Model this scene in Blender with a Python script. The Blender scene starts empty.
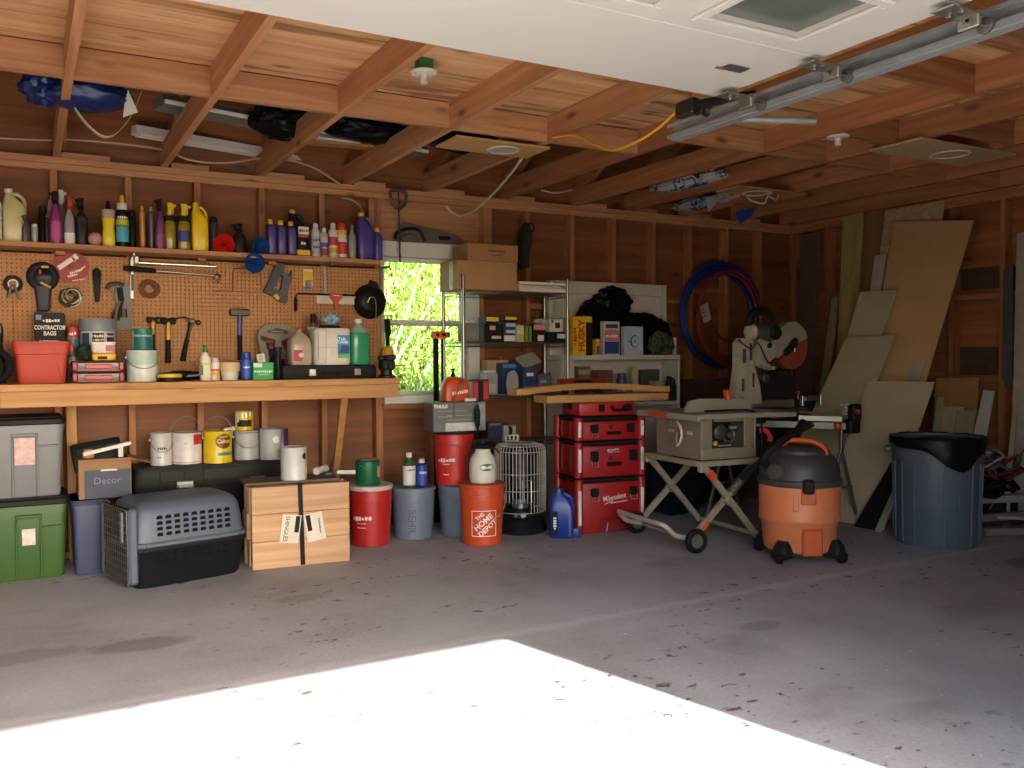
import bpy, bmesh, math, random
from mathutils import Vector, Matrix, Euler
SC = bpy.context.scene
COL = SC.collection
PI = math.pi
random.seed(7)
# ------------------------------------------------------------------ camera (solved from the room's straight lines)
CAM = Vector((0.0, 0.0, 1.22))
CR = Vector((0.87443901, -0.48510687, -0.00526715))
CU = Vector((0.01953927, 0.0243685, 0.99951208))
CF = Vector((0.48474182, 0.87411527, -0.0307874))
FPX = 878.98
def ray(x, y): return CF + CR * ((x - 512) / FPX) + CU * ((384 - y) / FPX)
def PX(x, y, Y):            # point seen at a picture position on the upright plane y = Y
    r = ray(x, y); return CAM + r * (Y / r.y)
def PZ(x, y, Z=0.0):        # ... on the level plane z = Z
    r = ray(x, y); return CAM + r * ((Z - CAM.z) / r.z)
def PXX(x, y, X):           # ... on the plane x = X
    r = ray(x, y); return CAM + r * (X / r.x)
def PPM(p): return FPX / ((Vector(p) - CAM).dot(CF))
cam = bpy.data.objects.new('camera', bpy.data.cameras.new('camera'))
COL.objects.link(cam)
cam.matrix_world = Matrix(((CR.x, CU.x, -CF.x, CAM.x), (CR.y, CU.y, -CF.y, CAM.y), (CR.z, CU.z, -CF.z, CAM.z), (0, 0, 0, 1)))
cam.data.sensor_width = 36; cam.data.sensor_fit = 'HORIZONTAL'
cam.data.lens = FPX / 1024 * 36; cam.data.clip_start = 0.05
SC.camera = cam
# ------------------------------------------------------------------ materials
def lin(h):
    h = h.lstrip('#'); out = []
    for i in (0, 2, 4):
        c = int(h[i:i+2], 16) / 255
        out.append(c / 12.92 if c <= .04045 else ((c + .055) / 1.055) ** 2.4)
    return out
_M = {}
def _new(name):
    m = bpy.data.materials.new(name); m.use_nodes = True
    nt = m.node_tree; nt.nodes.clear()
    o = nt.nodes.new('ShaderNodeOutputMaterial'); b = nt.nodes.new('ShaderNodeBsdfPrincipled')
    nt.links.new(b.outputs[0], o.inputs[0])
    return m, nt, b
def N(nt, t, **kw):
    n = nt.nodes.new('ShaderNode' + t)
    for k, v in kw.items():
        if k in n.inputs: n.inputs[k].default_value = v
        else: setattr(n, k, v)
    return n
def L(nt, a, ao, b, bi): nt.links.new(a.outputs[ao], b.inputs[bi])
def coords(nt, scale, rot=(0, 0, 0)):
    tc = N(nt, 'TexCoord'); oi = N(nt, 'ObjectInfo'); mp = N(nt, 'Mapping')
    mp.inputs['Scale'].default_value = scale; mp.inputs['Rotation'].default_value = rot
    L(nt, tc, 'Object', mp, 'Vector')
    return mp, oi
def ramp(nt, stops):
    r = N(nt, 'ValToRGB'); e = r.color_ramp.elements
    while len(e) < len(stops): e.new(.5)
    for i, (p, c) in enumerate(stops):
        e[i].position = p; e[i].color = (*c, 1) if len(c) == 3 else c
    return r
def mix(nt, a, b, fac, mode='MIX'):
    m = N(nt, 'Mix'); m.data_type = 'RGBA'; m.blend_type = mode
    for s, i in ((fac, 0), (a, 6), (b, 7)):
        if isinstance(s, tuple) and hasattr(s[0], 'outputs'): nt.links.new(s[0].outputs[s[1]], m.inputs[i])
        elif isinstance(s, (int, float)): m.inputs[i].default_value = s
        else: m.inputs[i].default_value = (*s, 1)
    return m
def mat(hexa, rough=.5, metal=0., var=.10, scale=14., dirt=0., alpha=1., trans=0., coat=0., emit=0.):
    """a plain finish with a little procedural unevenness and optional grime"""
    key = (hexa, rough, metal, var, scale, dirt, alpha, trans, coat, emit)
    if key in _M: return _M[key]
    m, nt, b = _new('finish_' + hexa.strip('#'))
    c = lin(hexa)
    mp, oi = coords(nt, (scale,) * 3)
    n = N(nt, 'TexNoise', noise_dimensions='4D', Scale=1., Detail=4.); L(nt, mp, 0, n, 'Vector'); L(nt, oi, 'Random', n, 'W')
    r = ramp(nt, [(.3, [x * (1 - var) for x in c]), (.7, [min(1, x * (1 + var)) for x in c])])
    L(nt, n, 'Fac', r, 'Fac'); src = (r, 0)
    if dirt:
        n2 = N(nt, 'TexNoise', noise_dimensions='4D', Scale=.7, Detail=8., Roughness=.7); L(nt, mp, 0, n2, 'Vector'); L(nt, oi, 'Random', n2, 'W')
        r2 = ramp(nt, [(.5, (0, 0, 0)), (.72, (dirt,) * 3)]); L(nt, n2, 'Fac', r2, 'Fac')
        src = (mix(nt, src, lin('#4a3a2c'), (r2, 0)), 2)
    nt.links.new(src[0].outputs[src[1]], b.inputs['Base Color'])
    b.inputs['Roughness'].default_value = rough; b.inputs['Metallic'].default_value = metal
    b.inputs['Alpha'].default_value = alpha; b.inputs['Transmission Weight'].default_value = trans
    b.inputs['Coat Weight'].default_value = coat
    if max(c) < .03 and not metal: b.inputs['Specular IOR Level'].default_value = .12
    _M[key] = m; return m
def wood(name, light, dark, axis='x', grain=26., knots=.5, streak=0., rough=.65):
    """sawn timber: long grain along one axis, knots, optional dark streaks"""
    key = ('w', name, axis)
    if key in _M: return _M[key]
    m, nt, b = _new(name + '_' + axis)
    a = 'xyz'.index(axis)
    sc = [grain] * 3; sc[a] = grain * .045
    mp, oi = coords(nt, sc)
    n = N(nt, 'TexNoise', noise_dimensions='4D', Scale=1., Detail=6., Roughness=.6, Distortion=.6); L(nt, mp, 0, n, 'Vector')
    mw = N(nt, 'Math', operation='MULTIPLY'); mw.inputs[1].default_value = 37.; L(nt, oi, 'Random', mw, 0); L(nt, mw, 0, n, 'W')
    cl, cd = lin(light), lin(dark)
    r = ramp(nt, [(.28, cd), (.5, [(x + y) / 2 for x, y in zip(cl, cd)]), (.7, cl)]); L(nt, n, 'Fac', r, 'Fac'); src = (r, 0)
    if streak:
        s2 = [9.] * 3; s2[a] = .7
        mp2, _ = coords(nt, s2)
        n2 = N(nt, 'TexNoise', noise_dimensions='4D', Scale=1., Detail=5., Roughness=.65, Distortion=1.2); L(nt, mp2, 0, n2, 'Vector'); L(nt, mw, 0, n2, 'W')
        r2 = ramp(nt, [(.50, (0, 0, 0)), (.60, (streak,) * 3)]); L(nt, n2, 'Fac', r2, 'Fac')
        src = (mix(nt, src, [x * .35 for x in cd], (r2, 0)), 2)
    if knots:
        s3 = [6.] * 3; s3[a] = 2.3
        mp3, _ = coords(nt, s3)
        va = N(nt, 'VectorMath', operation='ADD'); L(nt, mp3, 0, va, 0); L(nt, mw, 0, va, 1)
        v = N(nt, 'TexVoronoi', Scale=1., Randomness=1.); L(nt, va, 0, v, 'Vector')
        r3 = ramp(nt, [(.06, (knots,) * 3), (.095, (knots * .55,) * 3), (.17, (0, 0, 0))]); L(nt, v, 'Distance', r3, 'Fac')
        src = (mix(nt, src, [x * .22 for x in cd], (r3, 0)), 2)
    # board to board difference
    mm = N(nt, 'MapRange'); mm.inputs[3].default_value = .82; mm.inputs[4].default_value = 1.12; L(nt, oi, 'Random', mm, 0)
    hs = N(nt, 'HueSaturation'); nt.links.new(src[0].outputs[src[1]], hs.inputs['Color']); L(nt, mm, 0, hs, 'Value')
    L(nt, hs, 0, b, 'Base Color'); b.inputs['Roughness'].default_value = rough
    bp = N(nt, 'Bump', Strength=.12); L(nt, n, 'Fac', bp, 'Height'); L(nt, bp, 0, b, 'Normal')
    _M[key] = m; return m
# ------------------------------------------------------------------ mesh builder
def T(x=0, y=0, z=0): return Matrix.Translation((x, y, z))
def RX(a): return Matrix.Rotation(math.radians(a), 4, 'X')
def RY(a): return Matrix.Rotation(math.radians(a), 4, 'Y')
def RZ(a): return Matrix.Rotation(math.radians(a), 4, 'Z')
def spline(pts, k=6, closed=False):
    pts = [Vector(p) for p in pts]; n = len(pts); out = []
    if n < 3: return pts
    segs = n if closed else n - 1
    for i in range(segs):
        p1, p2 = pts[i % n], pts[(i + 1) % n]
        p0 = pts[(i - 1) % n] if closed or i > 0 else p1 * 2 - p2
        p3 = pts[(i + 2) % n] if closed or i + 2 < n else p2 * 2 - p1
        for j in range(k):
            t = j / k
            out.append(.5 * ((2 * p1) + (p2 - p0) * t + (2 * p0 - 5 * p1 + 4 * p2 - p3) * t * t + (3 * p1 - p0 - 3 * p2 + p3) * t ** 3))
    if not closed: out.append(pts[-1])
    return out
_TX = {}
def text_mesh(s, bold=0.):
    if (s, bold) in _TX: return _TX[(s, bold)]
    if s[0] == '~':                       # print too small to read in the photograph: a row of small marks
        n = int(s[1:]); rg = random.Random(n * 7 + 1); vs, fs, x = [], [], -n * .29
        for k in range(n):
            w_, h0, h1 = rg.uniform(.34, .5), rg.choice((-.34, -.34, -.2)), rg.choice((.2, .36, .36))
            b = len(vs); vs += [(x, h0, 0), (x + w_, h0, 0), (x + w_, h1, 0), (x, h1, 0)]; fs.append((b, b + 1, b + 2, b + 3)); x += .58
        _TX[(s, bold)] = (vs, fs); return vs, fs
    cu = bpy.data.curves.new('writing', 'FONT'); cu.body = s; cu.size = 1; cu.align_x = 'CENTER'; cu.align_y = 'CENTER'
    cu.resolution_u = 3; cu.offset = bold
    o = bpy.data.objects.new('writing', cu)
    me = bpy.data.meshes.new_from_object(o)
    vs = [tuple(v.co) for v in me.vertices]; fs = [tuple(p.vertices) for p in me.polygons]
    bpy.data.objects.remove(o); bpy.data.curves.remove(cu); bpy.data.meshes.remove(me)
    _TX[(s, bold)] = (vs, fs); return vs, fs
class MB:
    def __init__(s): s.v = []; s.f = []; s.m = []
    def add(s, vs, fs, M=None, mi=0):
        o = len(s.v)
        s.v += [(M @ Vector(v) if M is not None else Vector(v)) for v in vs]
        s.f += [tuple(i + o for i in f) for f in fs]; s.m += [mi] * len(fs); return s
    def box(s, c, d, bev=0., M=None, mi=0, seg=1):
        if bev <= 0:
            x, y, z = (q / 2 for q in d); cx, cy, cz = c
            vs = [(cx + a * x, cy + b * y, cz + e * z) for a in (-1, 1) for b in (-1, 1) for e in (-1, 1)]
            return s.add(vs, [(0, 1, 3, 2), (4, 6, 7, 5), (0, 4, 5, 1), (2, 3, 7, 6), (0, 2, 6, 4), (1, 5, 7, 3)], M, mi)
        bm = bmesh.new(); bmesh.ops.create_cube(bm, size=1)
        for v in bm.verts: v.co = Vector((v.co.x * d[0] + c[0], v.co.y * d[1] + c[1], v.co.z * d[2] + c[2]))
        bmesh.ops.bevel(bm, geom=bm.edges[:], offset=min(bev, min(d) * .45), segments=seg, affect='EDGES', profile=.5)
        bm.verts.index_update()
        vs = [v.co.copy() for v in bm.verts]; fs = [tuple(v.index for v in f.verts) for f in bm.faces]; bm.free()
        return s.add(vs, fs, M, mi)
    def rings(s, rings, closed_ring=True, caps=True, M=None, mi=0):
        n = len(rings[0]); vs = [p for r in rings for p in r]; fs = []
        for i in range(len(rings) - 1):
            for j in range(n if closed_ring else n - 1):
                k = (j + 1) % n
                fs.append((i * n + j, i * n + k, (i + 1) * n + k, (i + 1) * n + j))
        if caps:
            fs.append(tuple(reversed(range(n)))); fs.append(tuple(range((len(rings) - 1) * n, len(rings) * n)))
        return s.add(vs, fs, M, mi)
    def lathe(s, prof, n=24, M=None, mi=0, caps=True):
        return s.rings([[(r * math.cos(2 * PI * j / n), r * math.sin(2 * PI * j / n), z) for j in range(n)] for r, z in prof], True, caps, M, mi)
    def loft(s, secs, n=28, M=None, mi=0, caps=True):
        """secs: (z, half x, half y, squareness, cx, cy)"""
        rs = []
        for q in secs:
            z, hx, hy = q[:3]; p = q[3] if len(q) > 3 else 4; cx = q[4] if len(q) > 4 else 0; cy = q[5] if len(q) > 5 else 0
            e = 2. / p; ring = []
            for j in range(n):
                a = 2 * PI * (j + .5) / n; c_, s_ = math.cos(a), math.sin(a)
                ring.append((cx + hx * math.copysign(abs(c_) ** e, c_), cy + hy * math.copysign(abs(s_) ** e, s_), z))
            rs.append(ring)
        return s.rings(rs, True, caps, M, mi)
    def cyl(s, a, b, r, r2=None, n=16, mi=0, M=None):
        a, b = Vector(a), Vector(b); d = b - a
        q = d.to_track_quat('Z', 'Y').to_matrix().to_4x4()
        Q = T(*a) @ q
        if M is not None: Q = M @ Q
        return s.lathe([(r, 0), (r if r2 is None else r2, d.length)], n, Q, mi)
    def tube(s, pts, r, n=8, smooth=0, closed=False, M=None, mi=0, flat=None):
        n0 = len(pts)
        pts = spline(pts, smooth, closed) if smooth else [Vector(p) for p in pts]
        if isinstance(r, (list, tuple)) and len(pts) != n0:
            q = [i * (n0 - 1) / (len(pts) - 1) for i in range(len(pts))]
            r = [r[int(u)] + (r[min(int(u) + 1, n0 - 1)] - r[int(u)]) * (u - int(u)) for u in q]
        k = len(pts); rs = []; up = None
        for i, p in enumerate(pts):
            a = pts[(i - 1) % k] if closed or i > 0 else p; b = pts[(i + 1) % k] if closed or i < k - 1 else p
            t = (b - a).normalized()
            if up is None: up = t.orthogonal().normalized()
            up = (up - t * up.dot(t))
            up = up.normalized() if up.length > 1e-6 else t.orthogonal().normalized()
            sd = t.cross(up); rr = r[i] if isinstance(r, (list, tuple)) else r; fl = flat or 1.
            rs.append([p + up * (rr * math.cos(2 * PI * j / n)) + sd * (rr * fl * math.sin(2 * PI * j / n)) for j in range(n)])
        if closed:
            rs.append(rs[0]); return s.rings(rs, True, False, M, mi)
        return s.rings(rs, True, True, M, mi)
    def ring(s, R, r, n=32, m=8, M=None, mi=0, flat=1.):
        return s.rings([[((R + r * math.cos(2 * PI * j / m)) * math.cos(2 * PI * i / n), (R + r * math.cos(2 * PI * j / m)) * math.sin(2 * PI * i / n), r * flat * math.sin(2 * PI * j / m)) for j in range(m)] for i in range(n + 1)], True, False, M, mi)
    def prism(s, poly, h, M=None, mi=0, holes=()):
        """polygon in the local x-z plane, h thick along y (centred); holes as further loops"""
        n = len(poly)
        if not holes:
            vs = [(x, -h / 2, z) for x, z in poly] + [(x, h / 2, z) for x, z in poly]
            fs = [tuple(range(n)), tuple(reversed(range(n, 2 * n)))] + [(i, i + n, (i + 1) % n + n, (i + 1) % n) for i in range(n)]
            return s.add(vs, fs, M, mi)
        bm = bmesh.new(); es = []
        for lp in (poly, *holes):
            vv = [bm.verts.new((x, -h / 2, z)) for x, z in lp]
            es += [bm.edges.new((vv[i], vv[(i + 1) % len(vv)])) for i in range(len(vv))]
        bmesh.ops.triangle_fill(bm, use_beauty=True, use_dissolve=False, edges=es, normal=(0, -1, 0))
        r = bmesh.ops.extrude_face_region(bm, geom=bm.faces[:])
        bmesh.ops.translate(bm, verts=[g for g in r['geom'] if isinstance(g, bmesh.types.BMVert)], vec=(0, h, 0))
        bm.verts.index_update()
        vs = [v.co.copy() for v in bm.verts]; fs = [tuple(v.index for v in f.verts) for f in bm.faces]; bm.free()
        return s.add(vs, fs, M, mi)
    def sheet(s, fn, nu, nv, M=None, mi=0):
        vs = [fn(i / nu, j / nv) for i in range(nu + 1) for j in range(nv + 1)]
        fs = [(i * (nv + 1) + j, (i + 1) * (nv + 1) + j, (i + 1) * (nv + 1) + j + 1, i * (nv + 1) + j + 1) for i in range(nu) for j in range(nv)]
        return s.add(vs, fs, M, mi)
    def blob(s, c, r, sub=3, amp=.2, freq=3., M=None, mi=0, seed=0, flatz=None):
        from mathutils import noise
        bm = bmesh.new(); bmesh.ops.create_icosphere(bm, subdivisions=sub, radius=1)
        off = Vector((seed * 3.7, seed * 1.3, seed * 2.1))
        for v in bm.verts:
            d = v.co.normalized(); k = 1 + amp * (noise.noise(d * freq + off) + .5 * noise.noise(d * freq * 2.3 + off) + .35 * noise.noise(d * freq * 5 + off))
            v.co = Vector((d.x * r[0] * k + c[0], d.y * r[1] * k + c[1], d.z * r[2] * k + c[2]))
            if flatz is not None and v.co.z < flatz: v.co.z = flatz
        bm.verts.index_update()
        vs = [v.co.copy() for v in bm.verts]; fs = [tuple(v.index for v in f.verts) for f in bm.faces]; bm.free()
        return s.add(vs, fs, M, mi)
    def text(s, str_, size, M=None, mi=0, R=None, bold=0., sx=1., flatten=None):
        """writing in the local x-z plane facing -y; R wraps it round the z axis (R a number or a function of height)"""
        vs, fs = text_mesh(str_, bold); out = []
        for x, y, _ in vs:
            x, y = x * size * sx, y * size
            if M is not None and R is not None:
                p = M @ Vector((x, 0, y)); x, z = p.x, p.z
            else: z = y
            if R is None: out.append((x, 0, z))
            else:
                rr = R(z) if callable(R) else R
                out.append((rr * math.sin(x / rr), -rr * math.cos(x / rr), z))
        return s.add(out, fs, M if R is None else None, mi)
    def build(s, name, m, parent=None, sharp=32, label=None):
        me = bpy.data.meshes.new(name)
        me.from_pydata([tuple(v) for v in s.v], [], s.f)
        ms = m if isinstance(m, (list, tuple)) else [m]
        for q in ms: me.materials.append(q)
        if len(ms) > 1: me.polygons.foreach_set('material_index', s.m)
        bm = bmesh.new(); bm.from_mesh(me); bmesh.ops.recalc_face_normals(bm, faces=bm.faces[:]); bm.to_mesh(me); bm.free()
        me.polygons.foreach_set('use_smooth', [True] * len(me.polygons))
        me.set_sharp_from_angle(angle=math.radians(sharp))
        me.update()
        o = bpy.data.objects.new(name, me); COL.objects.link(o)
        if parent is not None: o.parent = parent
        if label: o['label'] = label
        return o
def tag(o, label=None, cat=None, group=None, kind=None):
    if label: o['label'] = label
    if cat: o['category'] = cat
    if group: o['group'] = group
    if kind: o['kind'] = kind
    return o
def thing(name, label, cat, loc=(0, 0, 0), rz=0., group=None, rot=None):
    o = bpy.data.objects.new(name, None); COL.objects.link(o); o.empty_display_size = .05
    o.location = loc; o.rotation_euler = rot or (0, 0, math.radians(rz))
    return tag(o, label, cat, group)
def copy_thing(o, loc=None, label=None, group=None, parent=None):
    c = o.copy(); COL.objects.link(c)
    if parent is not None: c.parent = parent
    if loc is not None: c.location = loc
    if label: c['label'] = label
    if group: c['group'] = group
    for ch in list(o.children): copy_thing(ch, parent=c)
    return c
def place(o, loc, rz=0., rot=None):
    o.location = loc; o.rotation_euler = rot or (0, 0, math.radians(rz)); return o
SUN_E, SKY_E, EXPO = 9., .4, 1.55
# ================================================================== THE SETTING
PINE = lambda ax: wood('pine', '#c49062', '#98603a', ax, 26, .75)
FIR = lambda ax: wood('fir_framing', '#b67a4e', '#854f2b', ax, 26, .75)
PLY = lambda ax: wood('plywood', '#dcae7e', '#b47c4c', ax, 15, .7, streak=.8)
SHEATH = lambda ax: wood('sheathing', '#94592f', '#63371b', ax, 12, .8)
BENCHW = lambda ax: wood('bench_pine', '#c8975e', '#a06d3a', ax, 24, .6)
WX0, WX1, WY, FY0, FY1, ZP = -3.0, 6.33, 6.0, 0.05, 0.20, 2.44     # inner faces and the plate height
DX0, DX1, DZ = -2.35, 2.62, 2.13                                    # garage door opening
WNX0, WNX1, WNZ0, WNZ1 = 2.25, 3.04, 0.885, 2.06                    # window

def floor_mat():
    m, nt, b = _new('concrete_floor')
    tc = N(nt, 'TexCoord')
    n1 = N(nt, 'TexNoise', Scale=1.3, Detail=8., Roughness=.62); L(nt, tc, 'Object', n1, 'Vector')
    r1 = ramp(nt, [(.3, lin('#8c8a8b')), (.52, lin('#a19fa1')), (.75, lin('#b0afb2'))]); L(nt, n1, 'Fac', r1, 'Fac'); src = (r1, 0)
    nf = N(nt, 'TexNoise', Scale=60., Detail=4.); L(nt, tc, 'Object', nf, 'Vector')
    rf = ramp(nt, [(.35, (.93,) * 3), (.65, (1.04,) * 3)]); L(nt, nf, 'Fac', rf, 'Fac')
    src = (mix(nt, src, (rf, 0), 1., 'MULTIPLY'), 2)
    nz_ = N(nt, 'TexNoise', Scale=6., Detail=5.); L(nt, tc, 'Object', nz_, 'Vector')
    # broad oily stains
    mp = N(nt, 'Mapping'); mp.inputs['Scale'].default_value = (.8, 1.3, 1); mp.inputs['Location'].default_value = (1.4, .7, 0); L(nt, tc, 'Object', mp, 'Vector')
    ns = N(nt, 'TexNoise', Scale=1.6, Detail=3.); L(nt, mp, 0, ns, 'Vector')
    rs = ramp(nt, [(.60, (0, 0, 0)), (.72, (.35,) * 3)]); L(nt, ns, 'Fac', rs, 'Fac')
    src = (mix(nt, src, lin('#5b524c'), (rs, 0)), 2)
    # dark scabs where the coating has come away, in drifts
    msk = N(nt, 'TexNoise', Scale=1.1, Detail=2.); L(nt, mp, 0, msk, 'Vector')
    rm = ramp(nt, [(.50, (0, 0, 0)), (.60, (1, 1, 1))]); L(nt, msk, 'Fac', rm, 'Fac')
    mp2 = N(nt, 'Mapping'); mp2.inputs['Scale'].default_value = (12, 17, 1); L(nt, tc, 'Object', mp2, 'Vector')
    nz = N(nt, 'TexNoise', Scale=1., Detail=5., Roughness=.6); L(nt, mp2, 0, nz, 'Vector')
    rz = ramp(nt, [(.615, (0, 0, 0)), (.64, (.9,) * 3)]); L(nt, nz, 'Fac', rz, 'Fac')
    mu = N(nt, 'Math', operation='MULTIPLY'); L(nt, rm, 0, mu, 0); L(nt, rz, 0, mu, 1)
    src = (mix(nt, src, lin('#3c322d'), (mu, 0)), 2)
    # a few round oil marks
    for ex, ey, rx_, ry_, k_ in ((.42, 4.02, .22, .10, .5), (-.05, 4.1, .25, .1, .35), (4.55, 2.55, .20, .12, .55), (3.55, 1.75, .10, .08, .6), (5.15, 3.0, .22, .12, .6), (2.9, 2.9, .12, .07, .35), (1.2, 4.4, .16, .08, .3)):
        me_ = N(nt, 'Mapping'); me_.inputs['Location'].default_value = (-ex / rx_, -ey / ry_, 0); me_.inputs['Scale'].default_value = (1 / rx_, 1 / ry_, 0); L(nt, tc, 'Object', me_, 'Vector')
        vl = N(nt, 'VectorMath', operation='LENGTH'); L(nt, me_, 0, vl, 0)
        ad = N(nt, 'Math', operation='MULTIPLY_ADD'); ad.inputs[1].default_value = .9; L(nt, nz_, 'Fac', ad, 0); L(nt, vl, 'Value', ad, 2)
        re_ = ramp(nt, [(.75, (k_,) * 3), (1., (0, 0, 0))]); sb = N(nt, 'Math', operation='MULTIPLY'); sb.inputs[1].default_value = .66; L(nt, ad, 0, sb, 0); L(nt, sb, 0, re_, 'Fac')
        src = (mix(nt, src, lin('#4f4843'), (re_, 0)), 2)
    # pale scuffs
    mp3 = N(nt, 'Mapping'); mp3.inputs['Scale'].default_value = (16, 30, 1); mp3.inputs['Location'].default_value = (3, 7, 0); L(nt, tc, 'Object', mp3, 'Vector')
    nw = N(nt, 'TexNoise', Scale=1., Detail=5., Roughness=.7); L(nt, mp3, 0, nw, 'Vector')
    rw = ramp(nt, [(.655, (0, 0, 0)), (.69, (.6,) * 3)]); L(nt, nw, 'Fac', rw, 'Fac')
    src = (mix(nt, src, lin('#d6d3d2'), (rw, 0)), 2)
    # cracked control joint running across the slab
    sx = N(nt, 'SeparateXYZ'); L(nt, tc, 'Object', sx, 0)
    nj = N(nt, 'TexNoise', Scale=5., Detail=6.); L(nt, tc, 'Object', nj, 'Vector')
    a1 = N(nt, 'Math', operation='MULTIPLY_ADD'); a1.inputs[1].default_value = .07; a1.inputs[2].default_value = -3.40; L(nt, nj, 'Fac', a1, 0)
    a2 = N(nt, 'Math', operation='ADD'); L(nt, a1, 0, a2, 0); L(nt, sx, 'Y', a2, 1)
    a3 = N(nt, 'Math', operation='ABSOLUTE'); L(nt, a2, 0, a3, 0)
    rj = ramp(nt, [(.004, (.38,) * 3), (.055, (0, 0, 0))]); L(nt, a3, 0, rj, 'Fac')
    src = (mix(nt, src, lin('#c9c7c9'), (rj, 0)), 2)
    nt.links.new(src[0].outputs[src[1]], b.inputs['Base Color'])
    b.inputs['Roughness'].default_value = .62
    bp = N(nt, 'Bump', Strength=.15, Distance=.02); L(nt, nf, 'Fac', bp, 'Height'); L(nt, bp, 0, b, 'Normal')
    return m

def struct(mb, name, m, parent=None, label=None):
    o = mb.build(name, m, parent)
    if parent is None: o['kind'] = 'structure'
    if label: o['label'] = label
    return o
struct(MB().box(((WX0 + WX1) / 2, 3.05, -.06), (WX1 - WX0 + .4, 6.3, .12)), 'floor', floor_mat())
gm = mat('#8f8b86', .8, var=.12, scale=3)
struct(MB().box((1, -9.2, -.08), (40, 18.2, .12)), 'driveway_ground', gm)
struct(MB().box((3, 26.3, -.14), (70, 40, .12)), 'lawn_ground', mat('#5d7a35', .9, var=.3, scale=3))
# ---- back wall
wb = MB(); y0, y1 = WY + .089, WY + .105
wb.box(((WX0 + WNX0) / 2 - .05, (y0 + y1) / 2, 1.25), (WNX0 - WX0 + .1, .016, 2.6)).box(((WNX1 + WX1 + .1) / 2, (y0 + y1) / 2, 1.25), (WX1 + .1 - WNX1, .016, 2.6))
wb.box(((WNX0 + WNX1) / 2, (y0 + y1) / 2, WNZ0 / 2 - .025), (WNX1 - WNX0, .016, WNZ0 + .05)).box(((WNX0 + WNX1) / 2, (y0 + y1) / 2, (WNZ1 + 2.55) / 2), (WNX1 - WNX0, .016, 2.55 - WNZ1))
wall_back = struct(wb, 'wall_back', SHEATH('x'))
SX = [.176 + .413 * k for k in range(-7, 15)]
for x in SX:
    if WNX0 + .03 < x < WNX1 - .03:
        MB().box((x, WY + .0445, (WNZ0 + .04) / 2), (.038, .088, WNZ0 - .04)).build('cripple_stud', FIR('z'), wall_back); continue
    MB().box((x, WY + .0445, 1.2), (.038, .088, 2.318)).build('stud', FIR('z'), wall_back)
for x in (WNX0 - .022, WNX1 + .022): MB().box((x, WY + .0445, 1.2), (.038, .086, 2.318)).build('stud', FIR('z'), wall_back)
MB().box((1.665, WY + .0445, 2.38), (9.33, .089, .038)).build('top_plate', PINE('x'), wall_back)
MB().box((1.665, WY + .044, 2.4205), (9.33, .09, .038)).build('top_plate', PINE('x'), wall_back)
MB().box((1.665, WY + .0445, .02), (9.33, .088, .038)).build('sole_plate', FIR('x'), wall_back)
MB().box(((WNX0 + WNX1) / 2 + .02, WY + .03, 2.21), (WNX1 - WNX0 + .2, .05, .295)).build('window_header', PINE('x'), wall_back)
MB().box(((WNX0 + WNX1) / 2, WY + .0445, WNZ0 - .021), (WNX1 - WNX0, .088, .038)).build('rough_sill', FIR('x'), wall_back)
for x, z in ((3.27, 1.75), (3.69, 1.62), (5.34, 1.8), (4.93, 1.7)):
    MB().box((x, WY + .05, z), (.373, .07, .038)).build('blocking', FIR('x'), wall_back)
# ---- right wall
wr = MB().box((WX1 + .097, 3.1, 1.25), (.016, 6.1, 2.6))
wall_right = struct(wr, 'wall_right', wood('sheathing_warm', '#a8673a', '#774220', 'y', 12, .8))
for k in range(15):
    MB().box((WX1 + .0445, 5.97 - .406 * k, 1.2), (.088, .038, 2.318)).build('stud', FIR('z'), wall_right)
for z in (2.38, 2.4205): MB().box((WX1 + .0445, 3.1, z), (.089, 5.8, .038)).build('top_plate', FIR('y'), wall_right)
MB().box((WX1 + .0445, 3.1, .02), (.088, 5.8, .038)).build('sole_plate', FIR('y'), wall_right)
for k, z in ((3, 1.62), (4, 1.66), (5, 1.66), (6, 1.62), (4, .98), (5, 1.02), (3, .98)):
    MB().box((WX1 + .05, 5.97 - .406 * k - .203, z), (.07, .367, .038)).build('blocking', FIR('y'), wall_right)
felt = mat('#4a3224', .9, var=.2)  # one even dark brown for the thin patches between studs
for k, z, h in ((4, 1.80, .17), (4, 1.17, .22), (5, 1.78, .17), (5, 1.15, .2)):
    MB().box((WX1 + .086, 5.97 - .406 * k - .203, z), (.004, .36, h)).build('dark_patch', felt, wall_right, label='thin dark patch between two studs')
# ---- left and front walls (behind the photograph's edge)
wl = struct(MB().box((WX0 - .06, 3.1, 1.25), (.1, 6.1, 2.6)), 'wall_left', SHEATH('y'))
for k in range(15): MB().box((WX0 + .034, 5.9 - .406 * k, 1.2), (.088, .038, 2.36)).build('stud', FIR('z'), wl)
fw = MB()
fw.box(((WX0 + DX0) / 2 - .05, .125, 1.25), (DX0 - WX0 + .1, .15, 2.6)).box(((DX1 + WX1) / 2 + .05, .125, 1.25), (WX1 - DX1 + .1, .15, 2.6))
fw.box(((DX0 + DX1) / 2, .125, (DZ + 2.55) / 2), (DX1 - DX0, .15, 2.55 - DZ))
struct(fw, 'wall_front', wood('sheathing', '#94592f', '#63371b', 'x', 12, .8))
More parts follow.
